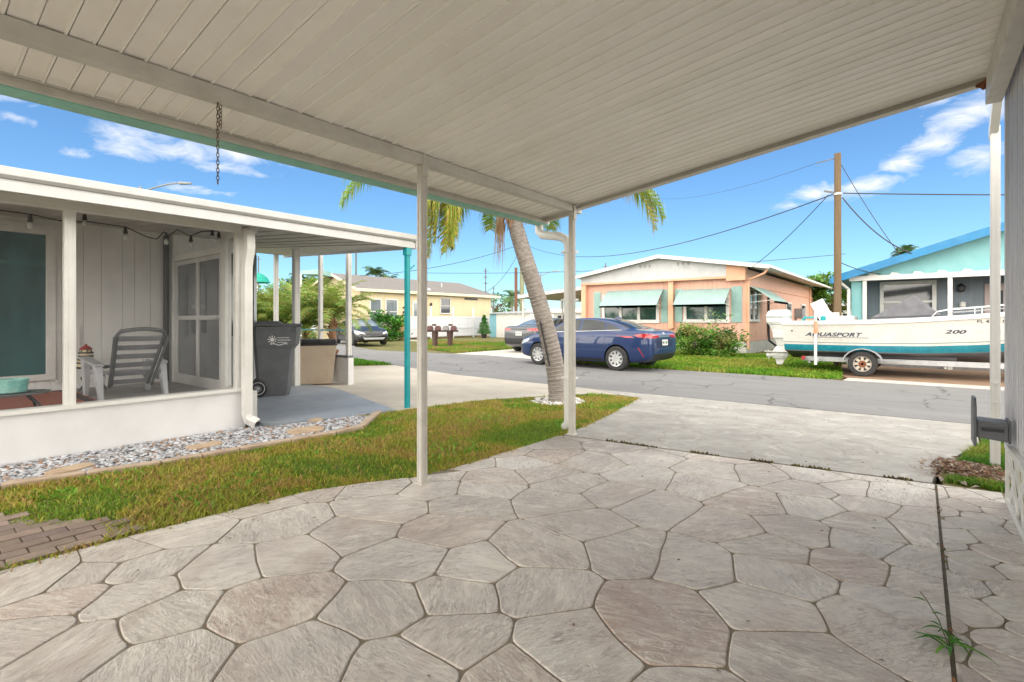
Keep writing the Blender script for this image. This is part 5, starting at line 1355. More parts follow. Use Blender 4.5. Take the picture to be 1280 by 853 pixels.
#PART4
# ------------------------------------------------------------------ house parts helpers
def vboards(mb, x0, x1, y, z0, z1, w, face=-1, th=.03, gap=.006, axis='X'):
    """vertical boards on a wall running along X (at y) or along Y (at x=y)"""
    q = x0
    while q < x1 - .01:
        e = min(q + w, x1)
        if axis == 'X': mb.box(q + gap / 2, e - gap / 2, y, y + th * -face, z0, z1)
        else: mb.box(y, y + th * -face, q + gap / 2, e - gap / 2, z0, z1)
        q = e
def win(parent, x0, x1, z0, z1, y, n=1, fr=.07, gm=GLG, axis='X', out=-1, name='window', hbar=False, depth=.06):
    """framed window standing proud of a wall; out = side the wall faces"""
    def B(mb, a, b, d0, d1, c, d):
        if axis == 'X': mb.box(a, b, y + out * d0, y + out * d1, c, d)
        else: mb.box(y + out * d0, y + out * d1, a, b, c, d)
    m = MB()
    B(m, x0, x1, .002, depth, z1 - fr, z1); B(m, x0 - .03, x1 + .03, .002, depth + .03, z0 - .02, z0 + fr)
    for i in range(n + 1):
        c = x0 + (x1 - x0 - fr) * i / n
        B(m, c, c + fr, .002, depth, z0 + fr, z1 - fr)
    if hbar:
        zc = (z0 + z1) / 2; 
        for i in range(n):
            c = x0 + (x1 - x0 - fr) * i / n
            B(m, c + fr, c + (x1 - x0 - fr) / n, .012, depth - .012, zc - fr * .3, zc + fr * .3)
    w_ = m.build(name, FRAMEW, parent, bevel=.004)
    m = MB(); B(m, x0 + fr * .5, x1 - fr * .5, .003, .014, z0 + fr * .5, z1 - fr * .5); m.build('pane', gm, w_)
    return w_
def awning(parent, x0, x1, z1, drop, proj, y, mat, axis='X', out=-1):
    """ribbed metal window awning with a rolled front edge and triangular sides"""
    m = MB(); prof = []
    for k in range(9):
        t = k / 8; prof.append((proj * (t ** .92), z1 - drop * (t ** 1.15)))
    prof.append((proj * 1.0, z1 - drop - .07))
    def P(a, d, z): return (a, y + out * (.03 + d), z) if axis == 'X' else (y + out * (.03 + d), a, z)
    n = max(4, int((x1 - x0) / .085)); 
    for i in range(n):
        a = x0 + (x1 - x0) * i / n; b = x0 + (x1 - x0) * (i + 1) / n
        for (d0, za), (d1, zb) in zip(prof[:-1], prof[1:]):
            m.hexa([P(a, d0, za), P(b, d0, za), P(b, d1, zb), P(a, d1, zb)], [P(a, d0, za + .012), P(b, d0, za + .012), P(b, d1, zb + .012), P(a, d1, zb + .012)])
            m.hexa([P(a + .002, d0, za + .0125), P(a + .028, d0, za + .0125), P(a + .028, d1, zb + .0125), P(a + .002, d1, zb + .0125)], [P(a + .006, d0, za + .024), P(a + .024, d0, za + .024), P(a + .024, d1, zb + .024), P(a + .006, d1, zb + .024)])
    o = m.build('awning', mat, parent)
    m = MB()
    for a in (x0 + .05, x1 - .05): m.bar(P(a, proj * .9, z1 - drop * .92), P(a, .0, z1 - drop * 1.05), .02, .02); m.bar(P(a, proj * .55, z1 - drop * .55), P(a, .0, z1 - drop * .6), .015, .015)
    m.build('awning_bracket', WHITEP, o)
    return o
# ------------------------------------------------------------------ peach house
PEACH = M('peach_paint', (.72, .42, .32), (.66, .37, .28), .65, 2.5, .12, 40, stretch=(1, 1, .4), dirt=.18, dirtc=(.40, .24, .18))
PEACHD = M('peach_trim', (.74, .42, .27), (.67, .36, .225), .6, 4, .1)
GABW = M('gable_white', (.54, .54, .55), (.46, .46, .475), .6, 3, .08, dirt=.3, dirtc=(.40, .40, .38))
AQUA = M('aqua_awning', (.33, .46, .44), (.27, .40, .38), .45, 3, .05, dirt=.2, dirtc=(.25, .34, .30))
AQUAS = M('aqua_shutter', (.30, .47, .44), (.25, .40, .37), .55, 5, .1)
ROOFW = M('roof_white', (.66, .645, .60), (.55, .53, .49), .7, 2, .2, 30, dirt=.4, dirtc=(.35, .32, .27))
BLOCK = M('block_base', (.56, .55, .52), (.47, .46, .43), .85, 4, .3, 40, dirt=.4, dirtc=(.28, .25, .2))
ph = thing('peach_house', 'peach painted house with white gable and pale aqua window awnings', 'house', (-9, 22, -.08))
YF, XL, XR, YB = 21.5, -12.75, -5.35, 38
def roofz(x): return 3.98 - .165 * abs(x + 8.75)
m = MB()
vboards(m, XL, XR, YF, .40, 3.02, .19, axis='X', th=.05); m.box(XL + .03, XR - .03, YF + .03, YF + .2, .3, 3.05)
vboards(m, YF, YB, XR, .40, 3.28, .19, face=1, axis='Y', th=.05); m.box(XR - .22, XR - .03, YF + .06, YB, .3, 3.3)
m.box(XL, XL + .2, YF + .06, YB, .3, 3.2); m.box(XL, XR, YB - .2, YB, .3, 3.3)
m.build('wall', PEACH, ph)
m = MB(); m.box(XL + .01, XR - .012, YF + .012, YB, -.2, .398); m.build('base_wall', BLOCK, ph)
m = MB()
m.prism([(XL, 3.03), (-6.05, 3.03), (-6.05, roofz(-6.05) - .02), (-8.75, roofz(-8.75) - .02), (XL, roofz(XL) - .02)], YF - .30, YF + .1, 'Y')
x = XL + .02
while x < -6.1:
    m.box(x, x + .012, YF - .306, YF - .3005, 3.06, roofz(x) - .06); x += .2
m.build('gable', GABW, ph)
m = MB()
for c in (-9.75, -8.05):
    for k in range(3): m.box(c + k * .22, c + k * .22 + .10, YF - .312, YF - .3, 3.64, 3.70); m.box(c + k * .22 + .02, c + k * .22 + .08, YF - .318, YF - .3, 3.58, 3.63)
m.build('gable_vent', M('vent_grey', (.30, .30, .30), None, .7, 5), ph)
m = MB(); m.box(-6.045, XR + .02, YF - .30, YF - .002, 3.0, 3.30); m.prism([(-6.045, 3.3), (XR + .02, 3.3), (XR + .02, roofz(XR) - .03), (-6.045, roofz(-6.045) - .03)], YF - .30, YF + .1, 'Y')
m.box(XL - .02, -6.05, YF - .31, YF - .21, 2.94, 3.028); m.box(-6.05, XR + .02, YF - .31, YF - .21, 2.84, 2.998)
m.box(XL - .02, XL + .22, YF - .26, YF - .012, .6, 2.938); m.box(-8.48, -8.26, YF - .2, YF - .012, .9, 2.938); m.box(XR - .06, XR + .016, YF - .05, YF + .08, .40, 3.0)
m.build('trim_post', PEACHD, ph)
m = MB()
for s in (-1, 1):
    xe = -8.75 + s * 4.3; a = (-8.75, roofz(-8.75)); b = (xe, roofz(xe))
    m.hexa([(a[0], YF - .62, a[1]), (b[0], YF - .62, b[1]), (b[0], YB + .5, b[1]), (a[0], YB + .5, a[1])], [(a[0], YF - .62, a[1] + .05), (b[0], YF - .62, b[1] + .05), (b[0], YB + .5, b[1] + .05), (a[0], YB + .5, a[1] + .05)])
    for k in range(36):
        y = YF + k * .48; m.bar((a[0], y, a[1] + .06), (b[0], y, b[1] + .06), .03, .03)
m.build('roof', ROOFW, ph)
m = MB()
for s in (-1, 1):
    xe = -8.75 + s * 4.34; m.hexa([(-8.75, YF - .66, roofz(-8.75) - .06), (xe, YF - .66, roofz(xe) - .06), (xe, YF - .622, roofz(xe) - .06), (-8.75, YF - .622, roofz(-8.75) - .06)], [(-8.75, YF - .66, roofz(-8.75) + .09), (xe, YF - .66, roofz(xe) + .09), (xe, YF - .622, roofz(xe) + .09), (-8.75, YF - .622, roofz(-8.75) + .09)])
m.box(-4.45, -4.36, YF - .62, YB + .5, roofz(-4.45) - .03, roofz(-4.45) + .07)
m.build('eaves_board', WHITEP, ph)
m = MB(); m.tube([(-4.5, YF - .45, 3.2), (-4.62, YF - .42, 3.05), (-5.22, YF - .1, 2.86), (-5.27, YF - .08, 2.7), (-5.27, YF - .08, .1)], .045, 8); m.build('downspout', PEACHD, ph)
m = MB(); m.box(-5.34, -5.31, YF + .3, YB, 2.62, 2.68); m.build('wall_band', PEACHD, ph)
win(ph, -11.75, -8.95, 1.15, 2.45, YF, 3, .13)
win(ph, -7.85, -6.0, 1.18, 2.45, YF, 2, .12)
AQ1 = awning(ph, -11.45, -8.72, 2.62, .72, .85, YF, AQUA)
AQ2 = awning(ph, -8.0, -5.95, 2.55, .66, .85, YF, AQUA)
for a, b, c, d in ((-12.2, -11.83, 1.16, 2.6), (-8.86, -8.52, 1.16, 2.6), (-8.24, -7.92, 1.18, 2.6), (-5.92, -5.52, 1.18, 2.62)):
    m = MB(); m.box(a, b, YF - .04, YF - .002, c, d)
    z = c + .06
    while z < d - .08: m.box(a + .04, b - .04, YF - .055, YF - .0405, z, z + .05); z += .075
    m.build('shutter', AQUAS, ph)
win(ph, 21.75, 23.3, 1.22, 2.55, XR, 2, .08, GLD, 'Y', 1, hbar=True)
awning(ph, 21.55, 24.2, 2.62, .62, .95, XR, AQUA, 'Y', 1)
win(ph, 28.9, 30.3, 1.1, 2.2, XR, 1, .1, GLD, 'Y', 1, hbar=True)
win(ph, 33.1, 34.6, 1.1, 2.2, XR, 1, .1, GLD, 'Y', 1, hbar=True)
m = MB(); m.box(XR, XR + .4, 31.3, 32.1, 1.35, 1.9); m.build('air_conditioner', M('ac_grey', (.25, .25, .26), None, .6, 5), ph, bevel=.02)
m = MB(); m.box(XR, XR + .1, 24.9, 25.15, 1.0, 1.5); m.tube([(XR + .05, 25.0, 2.3), (XR + .05, 25.0, .7), (XR + .1, 24.9, .35), (XR + .3, 25.2, .12), (XR + .6, 25.4, .0)], .05, 8); m.build('meter_pipe', BLACK, ph)
m = MB(); m.box(-5.345, -5.30, 36.0, 36.25, .3, 3.2); m.build('pilaster', PEACHD, ph)
# attached carport on its left
m = MB(); m.hexa([(-17.2, 21.9, 2.45), (XL - .32, 21.9, 2.78), (XL - .32, 31, 2.78), (-17.2, 31, 2.45)], [(-17.2, 21.9, 2.62), (XL - .32, 21.9, 2.95), (XL - .32, 31, 2.95), (-17.2, 31, 2.62)]); m.build('carport_roof', ROOFW, ph)
for q in (22.1, 26, 30.5):
    m = MB(); post(m, -16.95, q, -.1, 2.45, .08); m.build('carport_post', WHITEP, ph)

# ------------------------------------------------------------------ turquoise house
TURQ = M('turquoise_stucco', (.24, .50, .515), (.20, .44, .46), .8, 2, .3, 50, dirt=.25, dirtc=(.42, .62, .62))
TBLUE = M('blue_fascia', (.012, .20, .42), (.01, .16, .35), .4, 3, .05)
SLATE = M('slate_wall', (.19, .225, .26), (.15, .18, .21), .7, 3, .1, stretch=(4, 1, .4))
th_ = thing('turquoise_house', 'turquoise gabled house with bright blue roof edge and recessed slate porch wall', 'house', (2, 19, -.08))
TY = 18.4
def tz(x): return 2.62 + .318 * (x + 1.65) if x < 3.4 else 2.62 + .318 * (3.4 + 1.65) - .318 * (x - 3.4)
m = MB(); m.prism([(-1.62, 2.55), (8.3, 2.55), (8.3, tz(8.3) - .03), (3.4, tz(3.4) - .03), (-1.62, tz(-1.62) - .03)], TY, TY + .2, 'Y')
m.box(-1.62, -1.36, TY, TY + .25, -.2, 2.545); m.box(-1.62, -1.42, TY + .26, 30, -.2, 2.6); m.build('wall', TURQ, th_)
m = MB(); m.box(-1.42, 8.2, 19.6, 19.8, -.2, 2.6); x = -1.3
while x < 8: m.box(x, x + .015, 19.594, 19.6, .3, 2.5); x += .3
m.build('porch_wall', SLATE, th_)
m = MB(); m.box(-1.35, 8.2, TY - .03, TY + .3, -.2, .42); m.build('base_wall', M('base_grey', (.26, .26, .26), (.2, .2, .2), .85, 4, .2), th_)
m = MB()
for s, xe in ((-1, -2.05), (1, 8.8)):
    a = (3.4, tz(3.4)); zb = tz(xe)
    m.hexa([(3.4, TY - .42, a[1]), (xe, TY - .42, zb), (xe, 31, zb), (3.4, 31, a[1])], [(3.4, TY - .42, a[1] + .06), (xe, TY - .42, zb + .06), (xe, 31, zb + .06), (3.4, 31, a[1] + .06)])
m.build('roof', M('turq_roof', (.40, .44, .46), (.33, .36, .38), .8, 3, .2), th_)
m = MB()
for s, xe in ((-1, -2.08), (1, 8.83)):
    m.hexa([(3.4, TY - .46, tz(3.4) - .12), (xe, TY - .46, tz(xe) - .12), (xe, TY - .422, tz(xe) - .12), (3.4, TY - .422, tz(3.4) - .12)], [(3.4, TY - .46, tz(3.4) + .10), (xe, TY - .46, tz(xe) + .10), (xe, TY - .422, tz(xe) + .10), (3.4, TY - .422, tz(3.4) + .10)])
m.box(-2.14, -2.06, TY - .42, 31, tz(-2.08) - .1, tz(-2.08) + .04)
m.build('roof_edge', TBLUE, th_)
m = MB(); m.box(-1.66, 8.3, TY - .16, TY - .002, 2.44, 2.58)
x = -1.2
while x < 8: m.prism([(x, 2.582), (x + .24, 2.582), (x + .18, 2.63), (x + .04, 2.65)], TY - .14, TY - .02, 'Y'); x += .52
m.build('porch_header', WHITEP, th_)
for x in (-1.28, .64, 3.0, 5.5):
    m = MB(); m.box(x - .05, x + .05, TY - .13, TY - .035, -.1, 2.438); m.build('porch_post', WHITEP, th_, bevel=.005)
m = MB(); m.tube([(-1.95, TY - .3, 2.5), (-1.85, TY - .2, 2.38), (-1.68, TY - .06, 2.2), (-1.68, TY - .06, -.05)], .045, 8); m.build('downspout', WHITEP, th_)
win(th_, -.98, .38, 1.2, 2.46, 19.6, 1, .10, GLD, hbar=True)
m = MB(); m.box(1.42, 2.35, 19.56, 19.595, 0, 2.3); d_ = m.build('door', M('door_mauve', (.42, .34, .33), (.36, .29, .28), .6, 4), th_, bevel=.01)
m = MB(); m.box(1.56, 1.8, 19.55, 19.558, 1.2, 2.1); m.build('door_pane', GLD, d_)
m = MB(); m.lathe([(.04, -.1), (.09, -.06), (.10, .06), (.05, .12), (.02, .15)], 12, (.92, 19.48, 2.18)); m.bar((.92, 19.5, 2.2), (.92, 19.6, 2.2), .04, .04); m.build('wall_lamp', BLACK, th_, smooth='auto')
m = MB(); m.lathe([(.03, -.08), (.07, -.06), (.07, .06), (.03, .08)], 12, (.96, 19.53, 1.72)); m.build('house_bell', FRAMEW, th_, smooth='auto')

# ------------------------------------------------------------------ yellow house, fence, shed
YEL = M('yellow_paint', (.66, .56, .36), (.60, .50, .32), .7, 2, .1, stretch=(1, 1, .4), dirt=.15, dirtc=(.42, .35, .22))
SHING = M('grey_shingle', (.21, .195, .185), (.145, .135, .13), .9, 9, .5, 30, stretch=(1, 2, 1))
yh = thing('yellow_house', 'pale yellow house with grey shingle roof behind the white fence', 'house', (-31, 26, -.1))
m = MB(); m.box(-34.5, -29, 20, 33.2, -.2, 3.25); m.prism([(-34.5, 3.25), (-29, 3.25), (-31.75, 4.42)], 20.0, 20.2, 'Y')
m.build('wall', YEL, yh)
m = MB()
zr, ze = 4.52, 3.32
xr, xe, xw = -31.75, -28.55, -34.95
m.add([(xe, 19.4, ze), (xe, 33.8, ze), (xr, 32.2, zr), (xr, 19.4, zr)], [(0, 1, 2, 3)]); m.add([(xw, 19.4, ze), (xr, 19.4, zr), (xr, 32.2, zr), (xw, 33.8, ze)], [(0, 1, 2, 3)]); m.add([(xe, 33.8, ze), (xw, 33.8, ze), (xr, 32.2, zr)], [(0, 1, 2)])
o = m.build('roof', SHING, yh); so_ = o.modifiers.new('s', 'SOLIDIFY'); so_.thickness = .1; so_.offset = -1
m = MB(); m.box(xe - .03, xe + .03, 19.35, 33.85, ze - .16, ze + .03)
for s in (-1, 1):
    a = xe if s > 0 else xw
    m.hexa([(xr, 19.33, zr - .1), (a, 19.33, ze - .1), (a, 19.39, ze - .1), (xr, 19.39, zr - .1)], [(xr, 19.33, zr + .06), (a, 19.33, ze + .06), (a, 19.39, ze + .06), (xr, 19.39, zr + .06)])
m.build('eaves_board', M('cream_trim', (.76, .68, .48), None, .6, 4), yh)
m = MB(); m.lathe([(.05, 0), (.05, .35)], 8, (-30.2, 28.5, 3.9)); m.build('roof_pipe', STEEL, yh)
m = MB(); m.hexa([(-29.6, 25.8, 3.72), (-29.1, 25.8, 3.5), (-29.1, 26.4, 3.5), (-29.6, 26.4, 3.72)], [(-29.6, 25.8, 3.80), (-29.2, 25.8, 3.66), (-29.2, 26.4, 3.66), (-29.6, 26.4, 3.80)]); m.build('roof_vent', STEEL, yh)
win(yh, 20.7, 21.7, .95, 2.75, -29, 1, .09, GLY, 'Y', 1, hbar=True); win(yh, 22.0, 23.1, .95, 2.75, -29, 1, .09, GLY, 'Y', 1, hbar=True)
win(yh, 27.2, 28.3, 1.75, 3.0, -29, 1, .06, GLD, 'Y', 1, hbar=True)
m = MB(); m.box(-28.98, -28.93, 24.4, 25.4, .2, 2.7); d_ = m.build('door', M('door_pale', (.62, .64, .60), None, .5, 5), yh, bevel=.01)
m = MB(); m.box(-28.925, -28.915, 24.55, 25.25, 1.2, 2.5); m.build('door_pane', GLY, d_)
m = MB(); m.box(-28.99, -28.93, 23.55, 23.72, 1.75, 1.9); m.box(-28.99, -28.93, 23.55, 23.72, 2.1, 2.22); m.build('house_number', BLACK, yh)
m = MB(); m.lathe([(.06, -.1), (.09, 0), (.05, .12)], 10, (-28.9, 26.2, 2.45)); m.build('wall_lamp', BLACK, yh)
m = MB(); m.box(-28.98, -28.9, 29.9, 31.4, 2.93, 3.06); m.build('wall_vent', BLACK, yh)
VIN = M('white_vinyl', (.64, .65, .68), (.58, .59, .62), .35, 3, .03)
fc = thing('white_fence', 'white vinyl privacy fence in front of the yellow house', 'fence', (-28.3, 28, -.1))
FY = [23.3, 25.6, 27.9, 30.2, 32.4]
for i, y in enumerate(FY):
    m = MB(); m.box(-28.36, -28.23, y - .065, y + .065, -.1, 2.15 if i > 0 else 2.3); m.prism([(-28.38, 2.15 if i else 2.3), (-28.21, 2.15 if i else 2.3), (-28.295, 2.25 if i else 2.4)], y - .085, y + .085, 'Y'); m.build('fence_post', VIN, fc)
for a, b in zip(FY[:-1], FY[1:]):
    m = MB()
    for z in (.02, .62, 1.42): m.box(-28.34, -28.25, a + .066, b - .066, z, z + .12)
    q = a + .07
    while q < b - .08: m.box(-28.31, -28.28, q + .003, min(q + .18, b - .066) - .003, .141, 1.42); q += .18
    m.build('fence_panel', VIN, fc)
gt = thing('wooden_gate', 'narrow brown wooden gate post beside the white fence end', 'gate', (-28.2, 22.6, -.1))
m = MB()
for k in range(4): m.box(-28.2, -28.17, 22.45 + k * .14, 22.45 + k * .14 + .13, -.05, 1.25)
m.box(-28.17, -28.13, 22.45, 23.0, .2, .3); m.box(-28.17, -28.13, 22.45, 23.0, .9, 1.0); m.build('gate_boards', M('tan_wood', (.42, .27, .13), (.33, .2, .09), .85, 6, .3), gt)
sh = thing('garden_shed', 'low metal shed with blue end and white corrugated side beyond the fence', 'shed', (-25.5, 31, -.1))
m = MB(); m.box(-26.6, -25.9, 30.3, 33.5, -.1, 1.75); m.build('end_wall', M('shed_blue', (.20, .42, .50), (.16, .35, .42), .6, 4), sh)
m = MB(); x = -25.89
while x < -22.8: m.box(x, x + .11, 30.28, 33.5, -.1, 1.74); m.box(x + .112, x + .218, 30.31, 33.4, -.1, 1.74); x += .22
m.build('side_wall', WHITEP, sh)
m = MB(); m.hexa([(-26.8, 30.1, 1.76), (-22.6, 30.1, 1.76), (-22.6, 33.7, 1.95), (-26.8, 33.7, 1.95)], [(-26.8, 30.1, 1.82), (-22.6, 30.1, 1.82), (-22.6, 33.7, 2.01), (-26.8, 33.7, 2.01)]); m.build('roof', STEEL, sh)
# pale trailers farther off
def trailer_home(loc, L, W, H, label, roofm, wallm, axis='X', nw=3):
    t_ = thing('mobile_home', label, 'house', loc, group='pale trailer homes in the distance')
    x0, y0, z0 = loc
    m = MB(); m.box(x0, x0 + L, y0, y0 + W, z0, z0 + H); m.build('wall', wallm, t_)
    m = MB(); 
    n = 8; top = [(y0 - .25 + (W + .5) * k / n, z0 + H + .38 * math.sin(PI * k / n)) for k in range(n + 1)]
    m.prism(top + [(y, z - .1) for y, z in top[::-1]], x0 - .25, x0 + L + .25, 'X'); m.build('roof', roofm, t_)
    for k in range(nw): win(t_, x0 + (k + .5) * L / nw - .6, x0 + (k + .5) * L / nw + .6, z0 + 1.0, z0 + 1.9, y0, 2, .08, GLD)
    return t_
PALEW = M('pale_wall', (.60, .61, .62), (.53, .54, .55), .6, 2, .05, dirt=.2)
trailer_home((-33, 42.5, -.1), 10.5, 5, 2.15, 'long white trailer home behind the two leaning utility poles', ROOFW, PALEW)
trailer_home((-21.8, 40.5, -.1), 9, 5, 2.35, 'white trailer home seen under the peach house carport roof', PALEW, PALEW)
trailer_home((-7.2, 43.5, -.1), 7.5, 5, 2.3, 'grey white trailer home seen between the peach and turquoise houses', PALEW, PALEW, nw=4)
trailer_home((-58, 30, -.1), 12, 5, 2.7, 'pale distant trailer home left of the yellow house gable', PALEW, PALEW)

# ------------------------------------------------------------------ mailboxes, pots
mbx = thing('double_mailbox', 'dark brown mailbox row on two stout wooden posts', 'mailbox', (-18.9, 17.9, -.09))
WD = M('dark_wood', (.10, .055, .045), (.07, .04, .035), .8, 8, .3)
dirv_ = Vector((.78, .63, 0)); c0 = Vector((-18.9, 17.9, -.09)); pr = Vector((-.63, .78, 0))
for s in (-.38, .38):
    m = MB(); p = c0 + dirv_ * s; m.bar(p + Vector((0, 0, -.1)), p + Vector((0, 0, .74)), .19, .19); m.bar(p + Vector((0, 0, .5)), p + dirv_ * (.0) + Vector((0, 0, .84)), .23, .23); m.build('post', WD, mbx, bevel=.01)
m = MB(); m.bar(c0 - dirv_ * .80 + Vector((0, 0, .80)), c0 + dirv_ * .80 + Vector((0, 0, .80)), .3, .08)
for s in (-.42, .40): m.bar(c0 + dirv_ * (s - .1) + Vector((0, 0, 1.11)), c0 + dirv_ * (s + .1) + Vector((0, 0, 1.11)), .1, .1)
m.build('shelf', WD, mbx, bevel=.01)
for k in range(4):
    m = MB(); s = -.63 + k * .40; p = c0 + dirv_ * s
    prof = [(-.13, 0), (.13, 0), (.13, .12)] + [(.13 * math.cos(a), .12 + .11 * math.sin(a)) for a in (.4, .8, 1.2, 1.57, 1.94, 2.34, 2.74)] + [(-.13, .12)]
    b4 = [p + dirv_ * a - pr * .24 + Vector((0, 0, .842 + z)) for a, z in prof]; t4 = [p + dirv_ * a + pr * .22 + Vector((0, 0, .842 + z)) for a, z in prof]
    n = len(prof); m.add(b4 + t4, [tuple(range(n)), tuple(range(2 * n - 1, n - 1, -1))] + [(i, (i + 1) % n, (i + 1) % n + n, i + n) for i in range(n)])
    m.build('mailbox', M('mailbox_red', (.13, .05, .05), (.09, .04, .04), .5, 8) if k != 2 else M('mailbox_grey', (.25, .24, .24), None, .5, 8), mbx)

# ------------------------------------------------------------------ foliage
def leaves(parent, name, pts, size, cols, loc=None, elong=1.9, up=.3, seed=1):
    r = random.Random(seed); m = MB()
    for p, c in pts:
        a = r.uniform(0, 2 * PI); e = r.uniform(-.7, .9); s = size * r.uniform(.6, 1.35)
        d = Vector((math.cos(a) * math.cos(e), math.sin(a) * math.cos(e), math.sin(e)))
        q = d.cross(Vector((r.uniform(-1, 1), r.uniform(-1, 1), 1))).normalized()
        k = q * s / elong; p = Vector(p)
        m.add([p, p + d * s * .5 + k * .5, p + d * s, p + d * s * .5 - k * .5], [(0, 1, 2, 3)], 0, tuple(x * r.uniform(.75, 1.25) for x in c))
    return m.build(name, LEAF, parent, loc=loc, nrm=False)
def clump_pts(center, rad, n, ncl, cols, seed, flat=0, spread=.3):
    r = random.Random(seed); out = []; cl = []
    for _ in range(ncl):
        while True:
            q = Vector((r.uniform(-1, 1), r.uniform(-1, 1), r.uniform(-1, 1)))
            if .35 < q.length < 1: break
        cl.append((q, r.uniform(.55, 1.2), r.choice(cols)))
    for _ in range(n):
        q, s, c = r.choice(cl)
        p = q + Vector((r.gauss(0, spread), r.gauss(0, spread), r.gauss(0, spread * .8))) * s * .6
        pt = (center[0] + p.x * rad[0], center[1] + p.y * rad[1], max(flat, center[2] + p.z * rad[2]))
        out.append((pt, c))
    return out
G1 = [(.08, .20, .03), (.11, .27, .035), (.16, .33, .05), (.22, .37, .07), (.05, .13, .025)]
def bush(name, label, cat, loc, rad, n, ncl, cols, size, seed, group=None, stems=8):
    o = thing(name, label, cat, loc, group=group)
    m = MB(); r = random.Random(seed)
    for k in range(stems):
        a = r.uniform(0, 6.3); p = Vector(loc); q = p + Vector((math.cos(a) * rad[0] * .7, math.sin(a) * rad[1] * .7, rad[2] * r.uniform(.8, 1.5)))
        m.tube([p, (p + q) / 2 + Vector((0, 0, rad[2] * .2)), q], [.025, .018, .006], 5)
    m.build('stems', WOODR, o)
    leaves(o, 'foliage', clump_pts((loc[0], loc[1], loc[2] + rad[2] * .95), rad, n, ncl, cols, seed, loc[2] + .03), size, cols, seed=seed)
    return o
bush('flowering_bush', 'wide green bush in front of the peach house beside the blue car', 'bush', (-6.15, 18.9, -.09), (1.15, .9, .62), 9500, 40, G1 + [(.20, .22, .06)], .10, 21, stems=3)
tall = bush('leafy_shrub', 'tall thin stemmed shrub rising above the wide bush by the peach house', 'bush', (-5.9, 19.7, -.09), (1.0, .4, .85), 420, 16, [(.14, .24, .06), (.18, .24, .07), (.09, .22, .04)], .12, 22, stems=5)
bush('green_shrub', 'broad leaved bright green shrub beside the black car and yellow house', 'bush', (-28.0, 21.3, -.1), (1.1, 1.7, .95), 2200, 24, [(.07, .24, .03), (.11, .30, .04), (.05, .16, .03)], .26, 23)
cz_ = thing('potted_conifer', 'small cone shaped green shrub in a dark pot at the fence corner', 'potted plant', (-25.4, 28.3, -.09))
m = MB(); m.lathe([(.16, 0), (.22, .3), (.24, .32), (.2, .32)], 16, (-25.4, 28.3, -.09)); m.build('pot', BLACK, cz_)
r = random.Random(4); pts = []
for _ in range(1600):
    h = r.random() ** 1.3; w_ = .55 * (1 - h) ** .8 * r.uniform(.3, 1); a = r.uniform(0, 6.3)
    pts.append(((-25.4 + w_ * math.cos(a), 28.3 + w_ * math.sin(a), .25 + h * 1.35), r.choice([(.06, .20, .03), (.09, .26, .04), (.04, .13, .02)])))
leaves(cz_, 'foliage', pts, .12, None, seed=3)
# palms
def frond(m, base, az, elev, L, droop, nl, ll, cols, r, wid=.016, hang=.6, rach=.012, curl=0):
    p = Vector(base); n = 14; P = [p.copy()]; e = elev
    for i in range(n):
        d = Vector((math.cos(az) * math.cos(e), math.sin(az) * math.cos(e), math.sin(e)))
        p = p + d * (L / n); P.append(p.copy()); e -= droop / n * (.5 + 1.0 * i / n); az += curl / n
        if e < -1.5: e = -1.5
    c0_ = r.choice(cols)
    m.tube(P, [rach * (1 - .8 * i / n) for i in range(n + 1)], 5, 0, False, tuple(x * .9 for x in c0_))
    for k in range(nl):
        t = .14 + .85 * k / nl; f = t * n; i = min(int(f), n - 1); q = P[i].lerp(P[i + 1], f - i); d = (P[i + 1] - P[i]).normalized()
        sd = d.cross(Vector((0, 0, 1)));
        if sd.length < .1: sd = Vector((math.sin(az), -math.cos(az), 0))
        sd.normalize(); up = sd.cross(d)
        for s in (-1, 1):
            l = ll * (math.sin(PI * (.12 + .83 * t)) ** .6) * r.uniform(.8, 1.15)
            v = (sd * s * r.uniform(.7, 1) + d * r.uniform(.3, .7) + up * r.uniform(.0, .35)).normalized()
            m1 = q + v * l * .45; v2 = (v * (1 - hang) + Vector((0, 0, -1)) * hang).normalized(); e_ = m1 + v2 * l * .55
            w_ = wid * r.uniform(.8, 1.2); a_ = d * w_ * .5
            c = tuple(x * r.uniform(.75, 1.25) for x in r.choice(cols))
            m.add([q - a_, q + a_, m1 + a_ * 1.1, m1 - a_ * 1.1, e_], [(0, 1, 2, 3), (3, 2, 4)], 0, c)
def ringtrunk(m, pts, rs_, n=16, step=.07):
    """trunk with leaf-scar rings"""
    P = [Vector(p) for p in pts]; out = []; rr_ = []
    Ls = [0]
    for a, b in zip(P[:-1], P[1:]): Ls.append(Ls[-1] + (b - a).length)
    T = Ls[-1]; k = 0; s = 0
    while s < T:
        for ds, f in ((0, .985), (step * .72, 1.012), (step * .8, 1.04), (step * .98, .98)):
            q = min(s + ds, T); i = max(j for j in range(len(Ls) - 1) if Ls[j] <= q + 1e-9); t = (q - Ls[i]) / max(1e-6, Ls[i + 1] - Ls[i])
            out.append(P[i].lerp(P[i + 1], t)); rr_.append((rs_[i] + (rs_[i + 1] - rs_[i]) * t) * f * random.uniform(.99, 1.01))
        s += step
    m.tube(out, rr_, n)
TRK = M('palm_bark', (.37, .33, .30), (.22, .19, .17), .9, 14, 1.0, 45, stretch=(1, 1, 2.5), dirt=.6, dirtc=(.12, .10, .085))
FIB = M('palm_fibre', (.33, .18, .10), (.20, .11, .06), .95, 12, .5, 40, stretch=(4, 4, .6))
pm = thing('leaning_palm', 'tall palm with ringed leaning grey trunk and drooping yellow green fronds', 'palm tree', (-4.56, 6.85, gz(6.85)))
m = MB()
